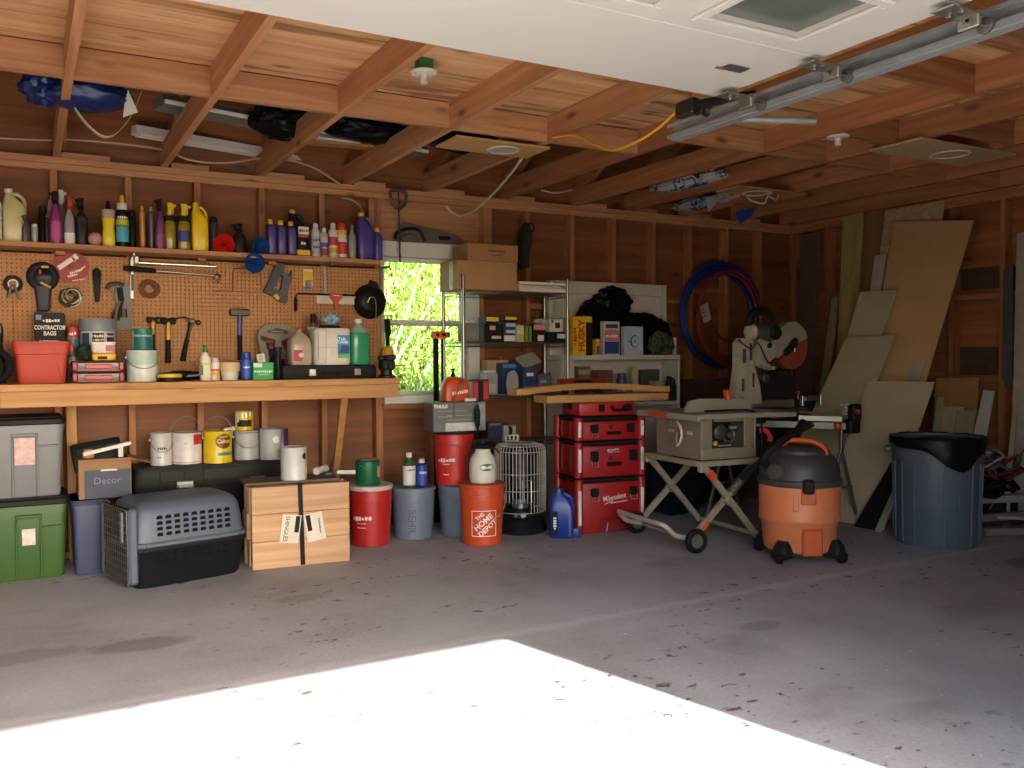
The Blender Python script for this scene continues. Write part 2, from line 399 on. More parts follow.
# ---- loft floor seen from below, its joists, rim and blocking
JX = [.213 + .61 * k for k in range(-5, 5)] + [3.29, 3.96, 4.50, 5.09, 5.70, 6.31]
ce = MB()
for x0, x1 in ((WX0, -1.0), (-1.0, 1.41), (1.41, 3.27)): ce.box(((x0 + x1) / 2, 2.245, 2.588), (x1 - x0 - .003, 4.085, .016))
ce.box(((3.27 + WX1) / 2, 2.1, 2.588), (WX1 - 3.27, 3.8, .016))
ceiling = struct(ce, 'ceiling', PLY('x'))
for i, x in enumerate(JX):
    MB().box((x - .019, 3.14, 2.51), (.038, 5.88, .14)).build('joist', PINE('y') if x < 3 else FIR('y'), ceiling)
for a, b in zip(JX[:-1], JX[1:]):
    yy = 4.29 if b < 3.3 else 3.93
    MB().box(((a + b - .038) / 2, yy + .019, 2.508), (b - a - .038, .038, .134)).build('rim_board', PINE('x'), ceiling)
for a, b, yy in ((2.65, 3.29, 2.0), (3.29, 3.96, 2.6), (3.96, 4.5, 3.42), (3.29, 3.96, 1.4), (4.5, 5.09, 3.1), (5.09, 5.7, 2.6), (3.96, 4.5, 2.2)):
    MB().box(((a + b - .038) / 2, yy, 2.508), (b - a - .038, .038, .134)).build('blocking', FIR('x'), ceiling)
# ---- roof: sloping sheathing and rafters down to the back plate
rise = math.atan2(1.75, 3.1)
def slope(y): return 2.60 + (6.15 - y) * math.tan(rise)
rf = MB()
yr = 3.05
for sgn in (1, -1):
    p = []
    for yy in (yr, 6.75) if sgn > 0 else (yr, -.05):
        z = slope(yy) if sgn > 0 else slope(2 * yr - yy); p.append((yy, z))
    (ya, za), (yb, zb) = p
    rf.add([(WX0 - .3, ya, za), (WX1 + .4, ya, za), (WX1 + .4, yb, zb), (WX0 - .3, yb, zb), (WX0 - .3, ya, za + .03), (WX1 + .4, ya, za + .03), (WX1 + .4, yb, zb + .03), (WX0 - .3, yb, zb + .03)],
           [(0, 1, 2, 3), (4, 7, 6, 5), (0, 4, 5, 1), (1, 5, 6, 2), (2, 6, 7, 3), (3, 7, 4, 0)])
roof = struct(rf, 'roof', SHEATH('x'))
for x in JX:
    xa, xb = x + .002, x + .038
    poly = [(y, slope(y) - .001) for y in (yr + .02, 6.06)] + [(6.06, max(2.47, slope(6.06) - .16)), (yr + .02, slope(yr + .02) - .16)]
    r_ = MB().prism(poly, .036, Matrix(((0, 1, 0, (xa + xb) / 2), (1, 0, 0, 0), (0, 0, 1, 0), (0, 0, 0, 1))))
    r_.build('rafter', FIR('y'), roof)
ge = MB()
for x in (WX0 - .06, WX1 + .105): ge.prism([(-.1, 2.5), (6.2, 2.5), (yr, slope(yr) + .02)], .02, Matrix(((0, 1, 0, x), (1, 0, 0, 0), (0, 0, 1, 0), (0, 0, 0, 1))))
struct(ge, 'wall_gable', SHEATH('y'))
struct(MB().box((1.665, .1, 2.6), (9.5, .02, .3)).box((1.665, 6.11, 2.56), (9.5, .012, .14)), 'trim_1', SHEATH('x'))
for i, x in enumerate(JX[3:-1]):
    MB().box((x + .14, WY + .03, 2.4575), (.27 if i % 2 == 0 else .23, .05, .033)).build('plate_block', PINE('x'), wall_back)
# ---- window
white = mat('#cfcdc6', .45, var=.04)
win = MB(); xm = (WNX0 + WNX1) / 2; ww = WNX1 - WNX0
win.box((xm, WY + .04, WNZ1 - .055), (ww, .13, .11), .004).box((xm, WY + .02, WNZ0 + .03), (ww, .17, .06), .006)
win.box((WNX0 + .012, WY + .045, (WNZ0 + WNZ1) / 2), (.024, .12, WNZ1 - WNZ0 - .17), .003).box((WNX1 - .05, WY + .045, (WNZ0 + WNZ1) / 2), (.10, .12, WNZ1 - WNZ0 - .17), .003)
window = struct(win, 'window_1', white)
def glass_mat():
    m = bpy.data.materials.new('clear_glass'); m.use_nodes = True; nt = m.node_tree; nt.nodes.clear()
    o = N(nt, 'OutputMaterial'); t = N(nt, 'BsdfTransparent'); g = N(nt, 'BsdfGlossy', Roughness=.02); f = N(nt, 'Fresnel', IOR=1.45); x = N(nt, 'MixShader')
    t.inputs[0].default_value = (.93, .96, .94, 1)
    L(nt, f, 0, x, 0); L(nt, t, 0, x, 1); L(nt, g, 0, x, 2); L(nt, x, 0, o, 0); return m
GLASS = glass_mat()
zm = 1.475; x0, x1 = WNX0 + .024, WNX1 - .10
for za, zb, yy in ((WNZ0 + .06, zm + .02, WY + .045), (zm - .02, WNZ1 - .11, WY + .075)):
    s = MB(); sw = .028
    s.box(((x0 + x1) / 2, yy, za + sw / 2), (x1 - x0, .03, sw)).box(((x0 + x1) / 2, yy, zb - sw / 2), (x1 - x0, .03, sw))
    s.box((x0 + sw / 4, yy, (za + zb) / 2), (sw / 2, .03, zb - za)).box((x1 - sw / 2, yy, (za + zb) / 2), (sw, .03, zb - za))
    f = s.build('sash', white, window)
    MB().box(((x0 + x1) / 2, yy, (za + zb) / 2), (x1 - x0 - .02, .004, zb - za - .05)).build('pane', GLASS, f)
# ---- light: sun through the open door, open sky
sun_dir = Vector((-.253, 1, -math.tan(math.radians(32.4)) * 1.0315))
sl = bpy.data.lights.new('sun', 'SUN'); sl.energy = SUN_E; sl.angle = math.radians(.53); sl.color = (1, .95, .87)
so = bpy.data.objects.new('sun', sl); COL.objects.link(so); so.location = (3, -6, 6); so.rotation_euler = sun_dir.to_track_quat('-Z', 'Y').to_euler()
w = bpy.data.worlds.new('sky'); SC.world = w; w.use_nodes = True; nt = w.node_tree; nt.nodes.clear()
wo = N(nt, 'OutputWorld'); bg = N(nt, 'Background', Strength=SKY_E); sk = N(nt, 'TexSky'); sk.sky_type = 'NISHITA'; sk.sun_disc = False
sk.sun_elevation = math.radians(32.4); sk.sun_rotation = math.atan2(.253, -1); sk.air_density = 1.; sk.dust_density = 2.
L(nt, sk, 0, bg, 0); L(nt, bg, 0, wo, 0)
# sampling guides for the two openings (they give off nothing)
for nm, lc, rt, sx_, sy_ in (('door_portal', ((DX0 + DX1) / 2, .0, DZ / 2), (90, 0, 0), DX1 - DX0, DZ), ('window_portal', (xm, 6.2, 1.47), (-90, 0, 0), .8, 1.2)):
    pl = bpy.data.lights.new(nm, 'AREA'); pl.shape = 'RECTANGLE'; pl.size = sx_; pl.size_y = sy_; pl.cycles.is_portal = True
    po = bpy.data.objects.new(nm, pl); COL.objects.link(po); po.location = lc; po.rotation_euler = [math.radians(a) for a in rt]
vs_ = SC.view_settings; SC.display_settings.display_device = 'sRGB'
vs_.view_transform = 'Standard'; vs_.look = 'None'; vs_.exposure = EXPO; vs_.gamma = 1; vs_.use_curve_mapping = False
SC.cycles.use_denoising = True; SC.cycles.max_bounces = 12; SC.cycles.diffuse_bounces = 7; SC.cycles.glossy_bounces = 4; SC.cycles.transmission_bounces = 6; SC.cycles.transparent_max_bounces = 12
SC.cycles.sample_clamp_indirect = 12; SC.cycles.caustics_reflective = False; SC.cycles.caustics_refractive = False
# ================================================================== BOTTLES AND CANS
BLACK = '#1c1b1c'
def fin(c, rough=.4, **k): return mat(c, rough, **k) if isinstance(c, str) else c
def at(cx, top, w, Y, z0):
    """where a thing stands and how big it is, from where its column and top show at depth Y"""
    p = PX(cx, top, Y); b = Vector((p.x, Y, z0)); return b, w / PPM(b), p.z - z0
def label_of(R0, R1, z0, z1, col, root, squ=None, hy=None, name='label', yc=0, xc=0):
    """a printed wrap just outside the body"""
    mb = MB()
    if squ is None: mb.lathe([(R0, z0), (R1, z1)], 24, caps=False)
    else: mb.loft([(z0, R0, hy, squ, xc, yc), (z1, R1, hy, squ, xc, yc)], caps=False)
    return mb.build(name, fin(col, .5), root)
def writing(root, s, size, x=0, z=0, col='#ffffff', y=None, R=None, bold=.01, rz=0, sx=1., name='lettering', tilt=0):
    mb = MB()
    if R is None: mb.text(s, size, RZ(rz) @ T(x, y, z) @ RY(tilt), bold=bold, sx=sx)
    else:
        mb.text(s, size, T(x, 0, z) @ RY(tilt), R=R, bold=bold, sx=sx)
        if rz:
            M = RZ(rz); mb.v = [M @ v for v in mb.v]
    return mb.build(name, fin(col, .6), root)
def bottle(kind, label, cat, cx, top, w, Y, z0, cols, group=None, rz=0, lab=None, d=None, nm=None, txt=None):
    b, W, H = at(cx, top, w, Y, z0)
    r = W / 2; hy = (d or W) / 2
    body, cap = cols[0], cols[1]
    t = thing(nm or {'spray': 'spray_bottle', 'aerosol': 'aerosol_can', 'jug': 'jug', 'quart': 'oil_bottle', 'tube': 'tube', 'cyl': 'canister', 'squirt': 'squeeze_bottle', 'drink': 'bottle'}[kind], label, cat, b, rz, group)
    m = MB(); c = MB()
    if kind == 'quart':
        hy = min(hy, .036)
        m.loft([(0, r * .94, hy * .94, 5), (.004, r, hy, 5), (.70 * H, r, hy, 5), (.80 * H, r * .82, hy * .85, 4, -r * .1), (.86 * H, r * .45, r * .45, 2, -r * .15), (.88 * H, r * .45, r * .45, 2, -r * .15)])
        c.lathe([(r * .56, .87 * H), (r * .6, .88 * H), (r * .58, .985 * H), (r * .5, H)], 20, T(-r * .15, 0, 0))
    elif kind == 'jug':
        m.loft([(0, r * .95, hy * .95, 5), (.01, r, hy, 5), (.60 * H, r, hy, 5), (.72 * H, r * .86, hy * .8, 4, -r * .1), (.84 * H, r * .5, hy * .5, 3, -r * .35), (.90 * H, r * .3, r * .3, 2, -r * .45), (.93 * H, r * .3, r * .3, 2, -r * .45)])
        m.tube([(-r * .2, 0, .89 * H), (r * .3, 0, .90 * H), (r * .78, 0, .80 * H), (r * .86, 0, .64 * H), (r * .8, 0, .50 * H)], r * .17, 8, 5)
        c.lathe([(r * .36, .92 * H), (r * .38, .93 * H), (r * .36, .99 * H), (r * .3, H)], 18, T(-r * .45, 0, 0))
    elif kind == 'spray':
        hy = min(hy, r * .75) if d is None else hy
        m.loft([(0, r * .93, hy * .93, 3), (.006, r, hy, 3), (.50 * H, r * .97, hy, 3), (.62 * H, r * .75, hy * .8, 2.6), (.72 * H, r * .38, r * .38, 2), (.76 * H, r * .36, r * .36, 2)])
        c.lathe([(r * .44, .75 * H), (r * .46, .80 * H), (r * .36, .84 * H)], 16)
        c.loft([(.83 * H, r * .42, r * .34, 4, -r * .1), (.93 * H, r * .6, r * .34, 4, -r * .2), (H, r * .45, r * .3, 4, 0)])
        c.box((-r * .85, 0, .945 * H), (r * .55, r * .36, .05 * H), .002)
        c.tube([(-r * .45, 0, .90 * H), (-r * .62, 0, .85 * H), (-r * .55, 0, .78 * H)], r * .11, 6, 3)
    elif kind == 'aerosol':
        m.lathe([(r * .9, 0), (r, .004), (r, .76 * H), (r * .9, .79 * H), (r * .62, .84 * H), (r * .5, .85 * H)], 24)
        c.lathe([(r * .56, .85 * H), (r * .56, .96 * H), (r * .4, H)], 18) if len(cols) < 3 else c.lathe([(r * .9, .79 * H), (r * .92, .80 * H), (r * .9, .97 * H), (r * .7, H)], 22)
    elif kind == 'cyl':
        m.lathe([(r * .95, 0), (r, .006), (r, .80 * H), (r * .8, .84 * H)], 24)
        c.lathe([(r * .82, .84 * H), (r * .84, .85 * H), (r * .82, .985 * H), (r * .7, H)], 20)
    elif kind == 'tube':
        m.lathe([(r * .9, 0), (r, .006), (r, .86 * H), (r * .55, .90 * H)], 18)
        c.lathe([(r * .55, .90 * H), (r * .6, .93 * H), (r * .45, H)], 14)
    elif kind == 'squirt':
        m.loft([(0, r * .93, hy * .8, 3), (.006, r, hy * .86, 3), (.22 * H, r, hy * .86, 3), (.40 * H, r * .86, hy * .75, 3), (.60 * H, r * .96, hy * .8, 3), (.72 * H, r * .7, hy * .6, 2.4), (.80 * H, r * .42, r * .42, 2)])
        c.lathe([(r * .5, .79 * H), (r * .52, .86 * H), (r * .34, .90 * H), (r * .3, .985 * H), (r * .2, H)], 16)
    elif kind == 'drink':
        m.lathe([(r * .93, 0), (r, .006), (r, .60 * H), (r * .8, .70 * H), (r * .40, .80 * H), (r * .38, .87 * H)], 24)
        c.lathe([(r * .46, .86 * H), (r * .48, .87 * H), (r * .46, .99 * H), (r * .38, H)], 16)
    m.build('body', fin(body, .35), t)
    c.build('trigger' if kind == 'spray' else 'cap', fin(cap, .4), t)
    for q in lab or ():
        za, zb, col = q[0], q[1], q[2]
        if kind in ('aerosol', 'cyl', 'tube', 'drink'): label_of(r * 1.012, r * 1.012, za * H, zb * H, col, t)
        else: label_of(r * 1.02, r * 1.02, za * H, zb * H, col, t, {'quart': 5, 'jug': 5}.get(kind, 3), hy * 1.03)
    for q in txt or ():
        s, z, size, col = q[:4]
        writing(t, s, size, 0, z * H, col, R=(r * 1.03 if kind in ('aerosol', 'cyl', 'tube', 'drink') else None), y=-hy * 1.05, sx=q[4] if len(q) > 4 else 1.)
    return t
def paint_can(label, cx, top, w, Y, z0, body, band=None, lid='#8e8d88', bail=None, nm='paint_can', rz=0, group=None, Hm=None, cat='paint can'):
    """metal can: rimmed body, pressed lid, wire bail on two ears"""
    b, W, H = at(cx, top, w, Y, z0); H = Hm or H; r = W / 2
    t = thing(nm, label, cat, b, rz, group)
    MB().lathe([(r * .97, 0), (r, .003), (r, .008), (r * .975, .012), (r * .975, H - .012), (r, H - .008), (r, H - .001), (r * .93, H), (r * .90, H - .006)], 32).build('body', fin(body, .35), t)
    MB().lathe([(r * .88, H - .009), (r * .88, H - .003), (r * .80, H - .002), (r * .78, H - .007)], 32).build('lid', mat(lid, .3, .8), t)
    for q in band or ():
        a0, a1, z0_, z1_, col = q
        n = 14; mb = MB(); R = r * .985
        mb.sheet(lambda u, v: (R * math.sin(math.radians(a0 + (a1 - a0) * u)), -R * math.cos(math.radians(a0 + (a1 - a0) * u)), H * (z0_ + (z1_ - z0_) * v)), n, 1)
        mb.build('label', fin(col, .5), t)
    if bail:
        m = MB(); k = MB()
        for s in (-1, 1): k.cyl((s * r * .96, 0, H * .78), (s * (r + .006), 0, H * .78), .011, n=14)
        if bail == 'up': pts = [(r + .004, 0, H * .78), (r * .98, 0, H * .78 + r * .7), (r * .6, 0, H * .78 + r * 1.30), (0, 0, H * .78 + r * 1.52), (-r * .6, 0, H * .78 + r * 1.30), (-r * .98, 0, H * .78 + r * .7), (-r - .004, 0, H * .78)]
        else: pts = [(r + .004, 0, H * .78), (r * .88, -r * .75, H * .62), (r * .5, -r * 1.02, H * .47), (0, -r * 1.12, H * .42), (-r * .5, -r * 1.02, H * .47), (-r * .88, -r * .75, H * .62), (-r - .004, 0, H * .78)]
        m.tube(pts, .0022, 6, 6)
        m.build('bail', mat('#8b8a86', .35, .9), t); k.build('ear', mat('#8b8a86', .35, .9), t)
    return t

# ---- the long upper shelf
SHZ, SHY = 1.895, 5.875
sh = thing('wall_shelf', 'long narrow pine shelf above the pegboard, crowded with bottles', 'shelf', (0, 0, 0))
MB().box((.885, 5.873, SHZ - .015), (2.57, .226, .03), .002).build('shelf_board', wood('shelf_pine', '#b98a5e', '#8b5b36', 'x', 24, .5), sh)
for px_ in (131, 324, 380.5):
    x = PX(px_, 262, 5.97).x
    MB().box((x, 5.96, 1.73), (.022, .012, .27), .002).box((x, 5.875, SHZ - .0395), (.012, .17, .018), .002).build('bracket', mat('#8d918f', .35, .8), sh)
for px_ in (60, 200, 270):
    x = PX(px_, 252, 5.97).x
    MB().box((x, 5.932, SHZ - .041), (.05, .06, .022)).build('cleat', FIR('x'), sh)
G = 'bottles and cans on the long upper shelf'
PURP, MAG, YEL = '#4a3d7c', '#7d2a63', '#d8c31e'
def up(kind, label, cx, top, w, cols, cat='bottle', dy=0., **k): return bottle(kind, label, cat, cx, top, w, SHY + dy, SHZ + .0005, cols, G, **k)
up('jug', 'white plastic jug cut off by the left edge of the photo', -6, 194, 13, ('#d8d4cd', '#d8d4cd'), cat='jug', d=.1)
up('jug', 'pale yellow-green washer fluid jug with a looped handle', 14, 189, 21, (mat('#c4bd8c', .3, trans=.0), '#cfcdb6'), cat='jug', d=.11)
up('spray', 'small dark grey trigger bottle squeezed beside the pale green jug', 25.5, 215, 7, ('#4b4550', '#3a3538'), dy=-.088, rz=20)
up('cyl', 'tiny grey bottle with a silver-white cap', 34.5, 224, 6.2, ('#8f9494', '#c9c6c2'), dy=-.06)
up('cyl', 'black canister in the shade behind the tiny silver-capped bottle', 42.5, 206, 8, ('#221d1c', '#191717'), cat='canister', dy=.02)
up('tube', 'slim black tube with an olive top left of the magenta sprayers', 46.5, 214, 4, ('#2a2422', '#5a5230'), cat='tube', dy=-.05)
up('squirt', 'dull pink bottle half behind the brightest magenta spray bottle', 49.5, 200, 8, ('#8d5a72', '#a37c8a'), dy=.035)
up('spray', 'magenta spray bottle with a black trigger and a brighter pink label', 55, 191, 10, (MAG, '#191618'), dy=-.035, lab=[(.06, .42, '#a8417f')])
up('spray', 'mauve spray bottle with a white nozzle', 60.5, 190, 9, ('#7d5468', '#cfc9c2'), dy=.06, rz=180)
up('spray', 'grey clear spray bottle with a red trigger and a white base label', 69, 198, 9.5, (mat('#8f8690', .25), '#a32a26'), dy=-.05, lab=[(.02, .25, '#d9d6d4')], rz=180)
up('spray', 'tall black spray bottle with a white glint beside the pink lump', 81, 198, 12, ('#201d20', '#161416'), dy=-.03, lab=[(.44, .6, '#2c292b')])
b_, w_, h_ = at(95, 232, 13, SHY - .06, SHZ)
tag(place(MB().blob((0, 0, h_ / 2), (w_ / 2, w_ / 2, h_ / 2), 3, .1, 2., flatz=.001).build('sponge', mat('#b98a8c', .9, var=.15, scale=60)), b_), 'pink rounded car sponge between the black spray bottle and a yellow bottle', 'sponge')
up('squirt', 'yellow pinch-waisted bottle with a black cap and a clear shoulder', 108, 201, 12, (YEL, '#1c1a18'), dy=-.04, lab=[(.62, .80, '#9a9080')])
up('cyl', 'black bottle with a tall yellow nozzle and a blue picture label', 122, 203, 12, ('#16161a', '#c7c2b6'), dy=-.035, lab=[(.12, .50, '#4aa0b8'), (.44, .62, '#b6b92a')], txt=[('~5', .66, .022, '#e8e4da')])
p_ = PX(122, 203, SHY - .035)
MB().lathe([(.013, 0), (.014, .03), (.011, .055), (.006, .058)], 14, T(0, 0, p_.z - SHZ - .012)).build('nozzle', mat('#d6a21c', .4), bpy.data.objects['canister.002'] if 'canister.002' in bpy.data.objects else None)
up('cyl', 'plain black canister right of the yellow-nozzled black bottle', 132, 210, 7.2, ('#1d1a1c', '#131214'), cat='canister', dy=-.02)
up('tube', 'slim gold-brown tube with a brass tip', 142, 206, 5.4, ('#b07a34', '#c79a4a'), cat='tube', dy=-.04, lab=[(0.01, .05, '#a3362a')])
up('tube', 'slim charcoal tube with a pale gold tip', 150.8, 207, 5.6, ('#4b474e', '#b9975a'), cat='tube', dy=-.03)
up('spray', 'dark purple spray bottle with a black trigger, right of the slim tubes', 159.5, 199, 9, ('#5f2a55', '#171519'), dy=-.04, lab=[(.05, .3, '#7c3d6d')])
up('spray', 'amber spray bottle with a yellow trigger, left one of two alike', 169.5, 203, 11, (mat('#8f7d1e', .2), '#e0c31d'), dy=-.02, lab=[(.62, .72, '#1b1a16')], rz=180)
up('spray', 'amber spray bottle with a yellow trigger and a dark blue label', 183.5, 204, 12, (mat('#8f7d1e', .2), '#e0c31d'), dy=-.045, lab=[(.18, .42, '#2b3170'), (.62, .72, '#1b1a16')], rz=180)
up('jug', 'bright yellow antifreeze jug with a moulded handle', 199, 203, 16, ('#e3bd16', '#d9b114'), cat='jug', dy=-.01, d=.09)
up('cyl', 'dark grey bottle with a black cap left of the red funnel', 213.5, 217, 8.5, ('#3c3b39', '#1c1b1b'), dy=.02)
up('spray', 'black trigger sprayer in the shade right of the red funnel', 239, 224, 15, ('#262325', '#161516'), dy=.04)
def funnel(label, px_, py_, Y, rpx, col, rot):
    p = PX(px_, py_, Y); R = rpx / PPM(p)
    o = MB().lathe([(R, 0), (R * 1.04, .003), (R * 1.02, .007), (R * .93, .012), (R * .30, R * 1.05), (R * .2, R * 1.15), (R * .12, R * 1.9)], 30, caps=False).lathe([(R * .97, .004), (R * .88, .013), (R * .25, R * 1.05), (R * .10, R * 1.88)], 30, caps=False).build('funnel', mat(col, .35))
    place(o, p, rot=tuple(math.radians(a) for a in rot)); return tag(o, label, 'funnel')
funnel('red plastic funnel lying on its side with its mouth to the room', 224, 244.5, 5.80, 10.2, '#c92422', (-84, 0, -12))
funnel('blue funnel lying on the shelf, mouth outwards', 261, 246.5, 5.785, 9, '#1a4687', (-80, 0, 10))
funnel('blue funnel hanging below the shelf edge under another blue one', 255, 263, 5.735, 9.6, '#1c4b91', (-78, 0, -8))
for cx_, tp_, lb in ((271, 219.5, 'purple quart oil bottle with a yellow cap, first of three in a row'), (281, 220.5, 'purple quart oil bottle with a yellow cap, middle of three in a row'), (291.3, 221.5, 'purple quart oil bottle with a yellow cap, third in the row, by the black jug')):
    up('quart', lb, cx_, tp_, 8.6, (PURP, '#d8a81f'), dy=-.03, d=.075)
up('jug', 'dark navy jug with a yellow cap behind the quart oil bottles', 296, 210, 17, ('#26242f', '#c9a01f'), cat='jug', dy=.06, d=.08)
b_, w_, h_ = at(302, 226, 13, SHY - .05, SHZ)
t = thing('fluid_bottle', 'black square bottle with a white and red label and a yellow foot', 'bottle', b_, group=G)
MB().loft([(.044, w_ * .45, .035, 6), (h_ * .5, w_ * .44, .035, 6), (h_ * .94, w_ * .40, .03, 5), (h_, w_ * .2, .02, 3)]).build('body', mat('#1d1b1c', .35), t)
MB().box((0, 0, .022), (w_ * 1.02, .08, .043), .005).build('base', mat('#d2a51d', .4), t)
MB().box((0, -.037, h_ * .78), (w_ * .8, .003, h_ * .34), .001).build('label', mat('#d8d2cb', .5), t)
MB().box((0, -.0385, h_ * .66), (w_ * .8, .003, h_ * .1)).build('label_band', mat('#b5361f', .5), t)
writing(t, '~6', .026, 0, h_ * .82, '#3c3a3a', y=-.0395)
writing(t, '~2', .028, 0, h_ * .42, '#e8e6e2', y=-.0365)
up('aerosol', 'aerosol can with white cap and dark blue print', 315.5, 223.5, 9.4, ('#c9c6c2', '#d8d4ce'), cat='spray can', dy=-.04, lab=[(.10, .62, '#a9a9b5')], txt=[('~3', .5, .03, '#23264d'), ('~4', .3, .022, '#23264d')])
up('aerosol', 'shorter white aerosol can with blue and red print', 324, 228, 8, ('#bdb9b8', '#d8d4ce'), cat='spray can', dy=-.05, lab=[(.08, .30, '#8d3540'), (.34, .5, '#4d5580')])
up('aerosol', 'white aerosol can with a cream cap and red print down its side', 332.8, 223, 9.6, ('#d5d0c4', '#cfc7b6'), cat='spray can', dy=-.03, lab=[(.15, .3, '#c9a23a'), (.36, .6, '#b23a34')])
up('aerosol', 'red and white can with a yellow shoulder and red cap', 342, 223, 9.6, ('#d9d4cf', '#b3231e', 1), cat='spray can', dy=-.045, lab=[(.66, .79, '#d3b21f'), (.12, .46, '#c23a2d')])
up('drink', 'plain silver-grey bottle with a grey cap', 351.8, 225, 8.6, ('#8d8a84', '#77746f'), dy=-.03)
up('aerosol', 'white can with a red lid behind the blue-printed aerosol', 313, 223, 8, ('#b8b3ae', '#9c2a27', 1), cat='spray can', dy=.06)
up('jug', 'big purple oil jug with a yellow cap near the window', 364.5, 213, 16.4, ('#4c3b86', '#d0a31e'), cat='jug', dy=-.005, d=.09)
up('quart', 'indigo bottle with a yellow cap at the window end of the shelf', 377.6, 228, 7.8, ('#3c3f7a', '#d0a31e'), dy=-.07, d=.07)
# ================================================================== PEGBOARD AND BENCH
PBY = 5.968                                        # front face of the pegboard
def pegboard():
    t = MB(); X0, X1, Z0, Z1, p, r = -.55, 2.262, 1.088, 1.850, .0254, .0048
    nx, nz = int((X1 - X0) / p), int((Z1 - Z0) / p)
    for i in range(nx):
        for j in range(nz):
            cx, cz = X0 + (i + .5) * p, Z0 + (j + .5) * p; h = p / 2
            o = [(cx - h, cz - h), (cx, cz - h), (cx + h, cz - h), (cx + h, cz), (cx + h, cz + h), (cx, cz + h), (cx - h, cz + h), (cx - h, cz)]
            a = [-135, -90, -45, 0, 45, 90, 135, 180]
            q = [(cx + r * math.cos(math.radians(k)), cz + r * math.sin(math.radians(k))) for k in a]
            vs = [(x, PBY, z) for x, z in o] + [(x, PBY, z) for x, z in q] + [(x, PBY + .013, z) for x, z in q]
            fs = [(k, (k + 1) % 8, (k + 1) % 8 + 8, k + 8) for k in range(8)] + [(k + 8, (k + 1) % 8 + 8, (k + 1) % 8 + 16, k + 16) for k in range(8)]
            t.add(vs, fs)
    o = t.build('pegboard', mat('#ae7a4a', .6, var=.12, scale=5))
    return tag(o, 'brown perforated hardboard panel behind the bench, hung with tools', 'pegboard')
pegboard()
BZ, BY0 = 1.086, 5.40
wbn = thing('workbench', 'pale pine workbench with a deep front board, under the pegboard', 'workbench', (0, 0, 0))
MB().box((.775, 5.69, BZ - .02), (2.76, .58, .04), .003).build('bench_top', BENCHW('x'), wbn)
MB().box((1.012, BY0 + .012, BZ - .082), (2.256, .038, .086), .002).build('front_board', BENCHW('x'), wbn)
x = PX(71.5, 430, 5.90).x; MB().box((x, 5.90, .523), (.056, .04, 1.042), .002).build('leg', BENCHW('z'), wbn)
for x in (-.45,): MB().box((x, 5.9, .523), (.09, .04, 1.042), .002).build('leg', BENCHW('z'), wbn)
a, b = PX(344, 400, 5.5), PX(335, 478, 5.9)
q = MB(); d = (b - a); a = a - d * .04
q.box((0, 0, d.length / 2), (.045, .038, d.length), .002, T(*a) @ d.to_track_quat('Z', 'Y').to_matrix().to_4x4()); q.build('brace', BENCHW('z'), wbn)
# ---- tools on the pegboard (all hang a little proud of it)
GH = 'tools hung on the pegboard'
def hung(px_, py_, dy=.02): p = PX(px_, py_, PBY - dy); return p
def hook(root, x=0., z=0., y=.02):
    MB().tube([(x, y + .002, z), (x, -.012, z), (x, -.02, z + .008)], .0022, 6).build('hook', mat('#9a9a98', .3, .9), root)
IRON, STEEL, DGR = mat('#2c2a29', .45, .5, var=.2), mat('#8d8c87', .38, .9), mat('#55565a', .5)
# ring of wire with chrome handles, far left
p = hung(13, 284); t = thing('tin_snips', 'dark ringed snips with two short chrome handles, leftmost on the pegboard', 'snips', p, group=GH)
MB().ring(.042, .010, 24, 8, RX(90) @ T(0, 0, .0)).build('head', IRON, t); MB().ring(.024, .006, 20, 6, RX(90)).build('inner_ring', STEEL, t)
for s in (-1, 1): MB().tube([(s * .006, -.008, -.01), (s * .02, -.01, -.05), (s * .032, -.01, -.09)], [.007, .008, .005], 8, 4).build('handle', STEEL, t)
hook(t, 0, .042)
MB().tube([(0, .004, -.03), (.004, .0, -.22), (.001, .004, -.36)], .003, 6, 5).build('cord', mat('#b98a5e', .8), t)
# navy work lamp
p = hung(43, 285, .03); t = thing('work_light', 'navy and black round-headed hand lamp with yellow marks hanging on the pegboard', 'work light', p, group=GH)
m = MB(); m.ring(.062, .026, 30, 10, T(0, 0, .05) @ RX(90), flat=.8); m.build('head', mat('#20222e', .5), t)
MB().lathe([(.05, 0), (.052, .008), (.03, .014)], 24, T(.004, -.01, .05) @ RX(90)).build('lens', mat('#17171b', .2), t)
MB().box((.012, -.031, .105), (.04, .008, .014), .003).build('yellow_trim', mat('#d2a233', .5), t)
MB().box((.012, -.037, .005), (.062, .006, .012), .003, RY(28)).build('yellow_trim', mat('#d2a233', .5), t)
MB().box((-.014, -.03, .075), (.014, .008, .03), .003).build('red_switch', mat('#a8342c', .5), t)
MB().loft([(-.155, .030, .02, 4), (-.15, .034, .024, 4), (-.06, .042, .026, 4), (-.01, .05, .028, 3)]).build('handle', mat('#1e2233', .55), t)
MB().box((.036, -.004, -.09), (.012, .03, .1), .004).build('clip', mat('#6d2a28', .5), t)
hook(t, 0, .135)
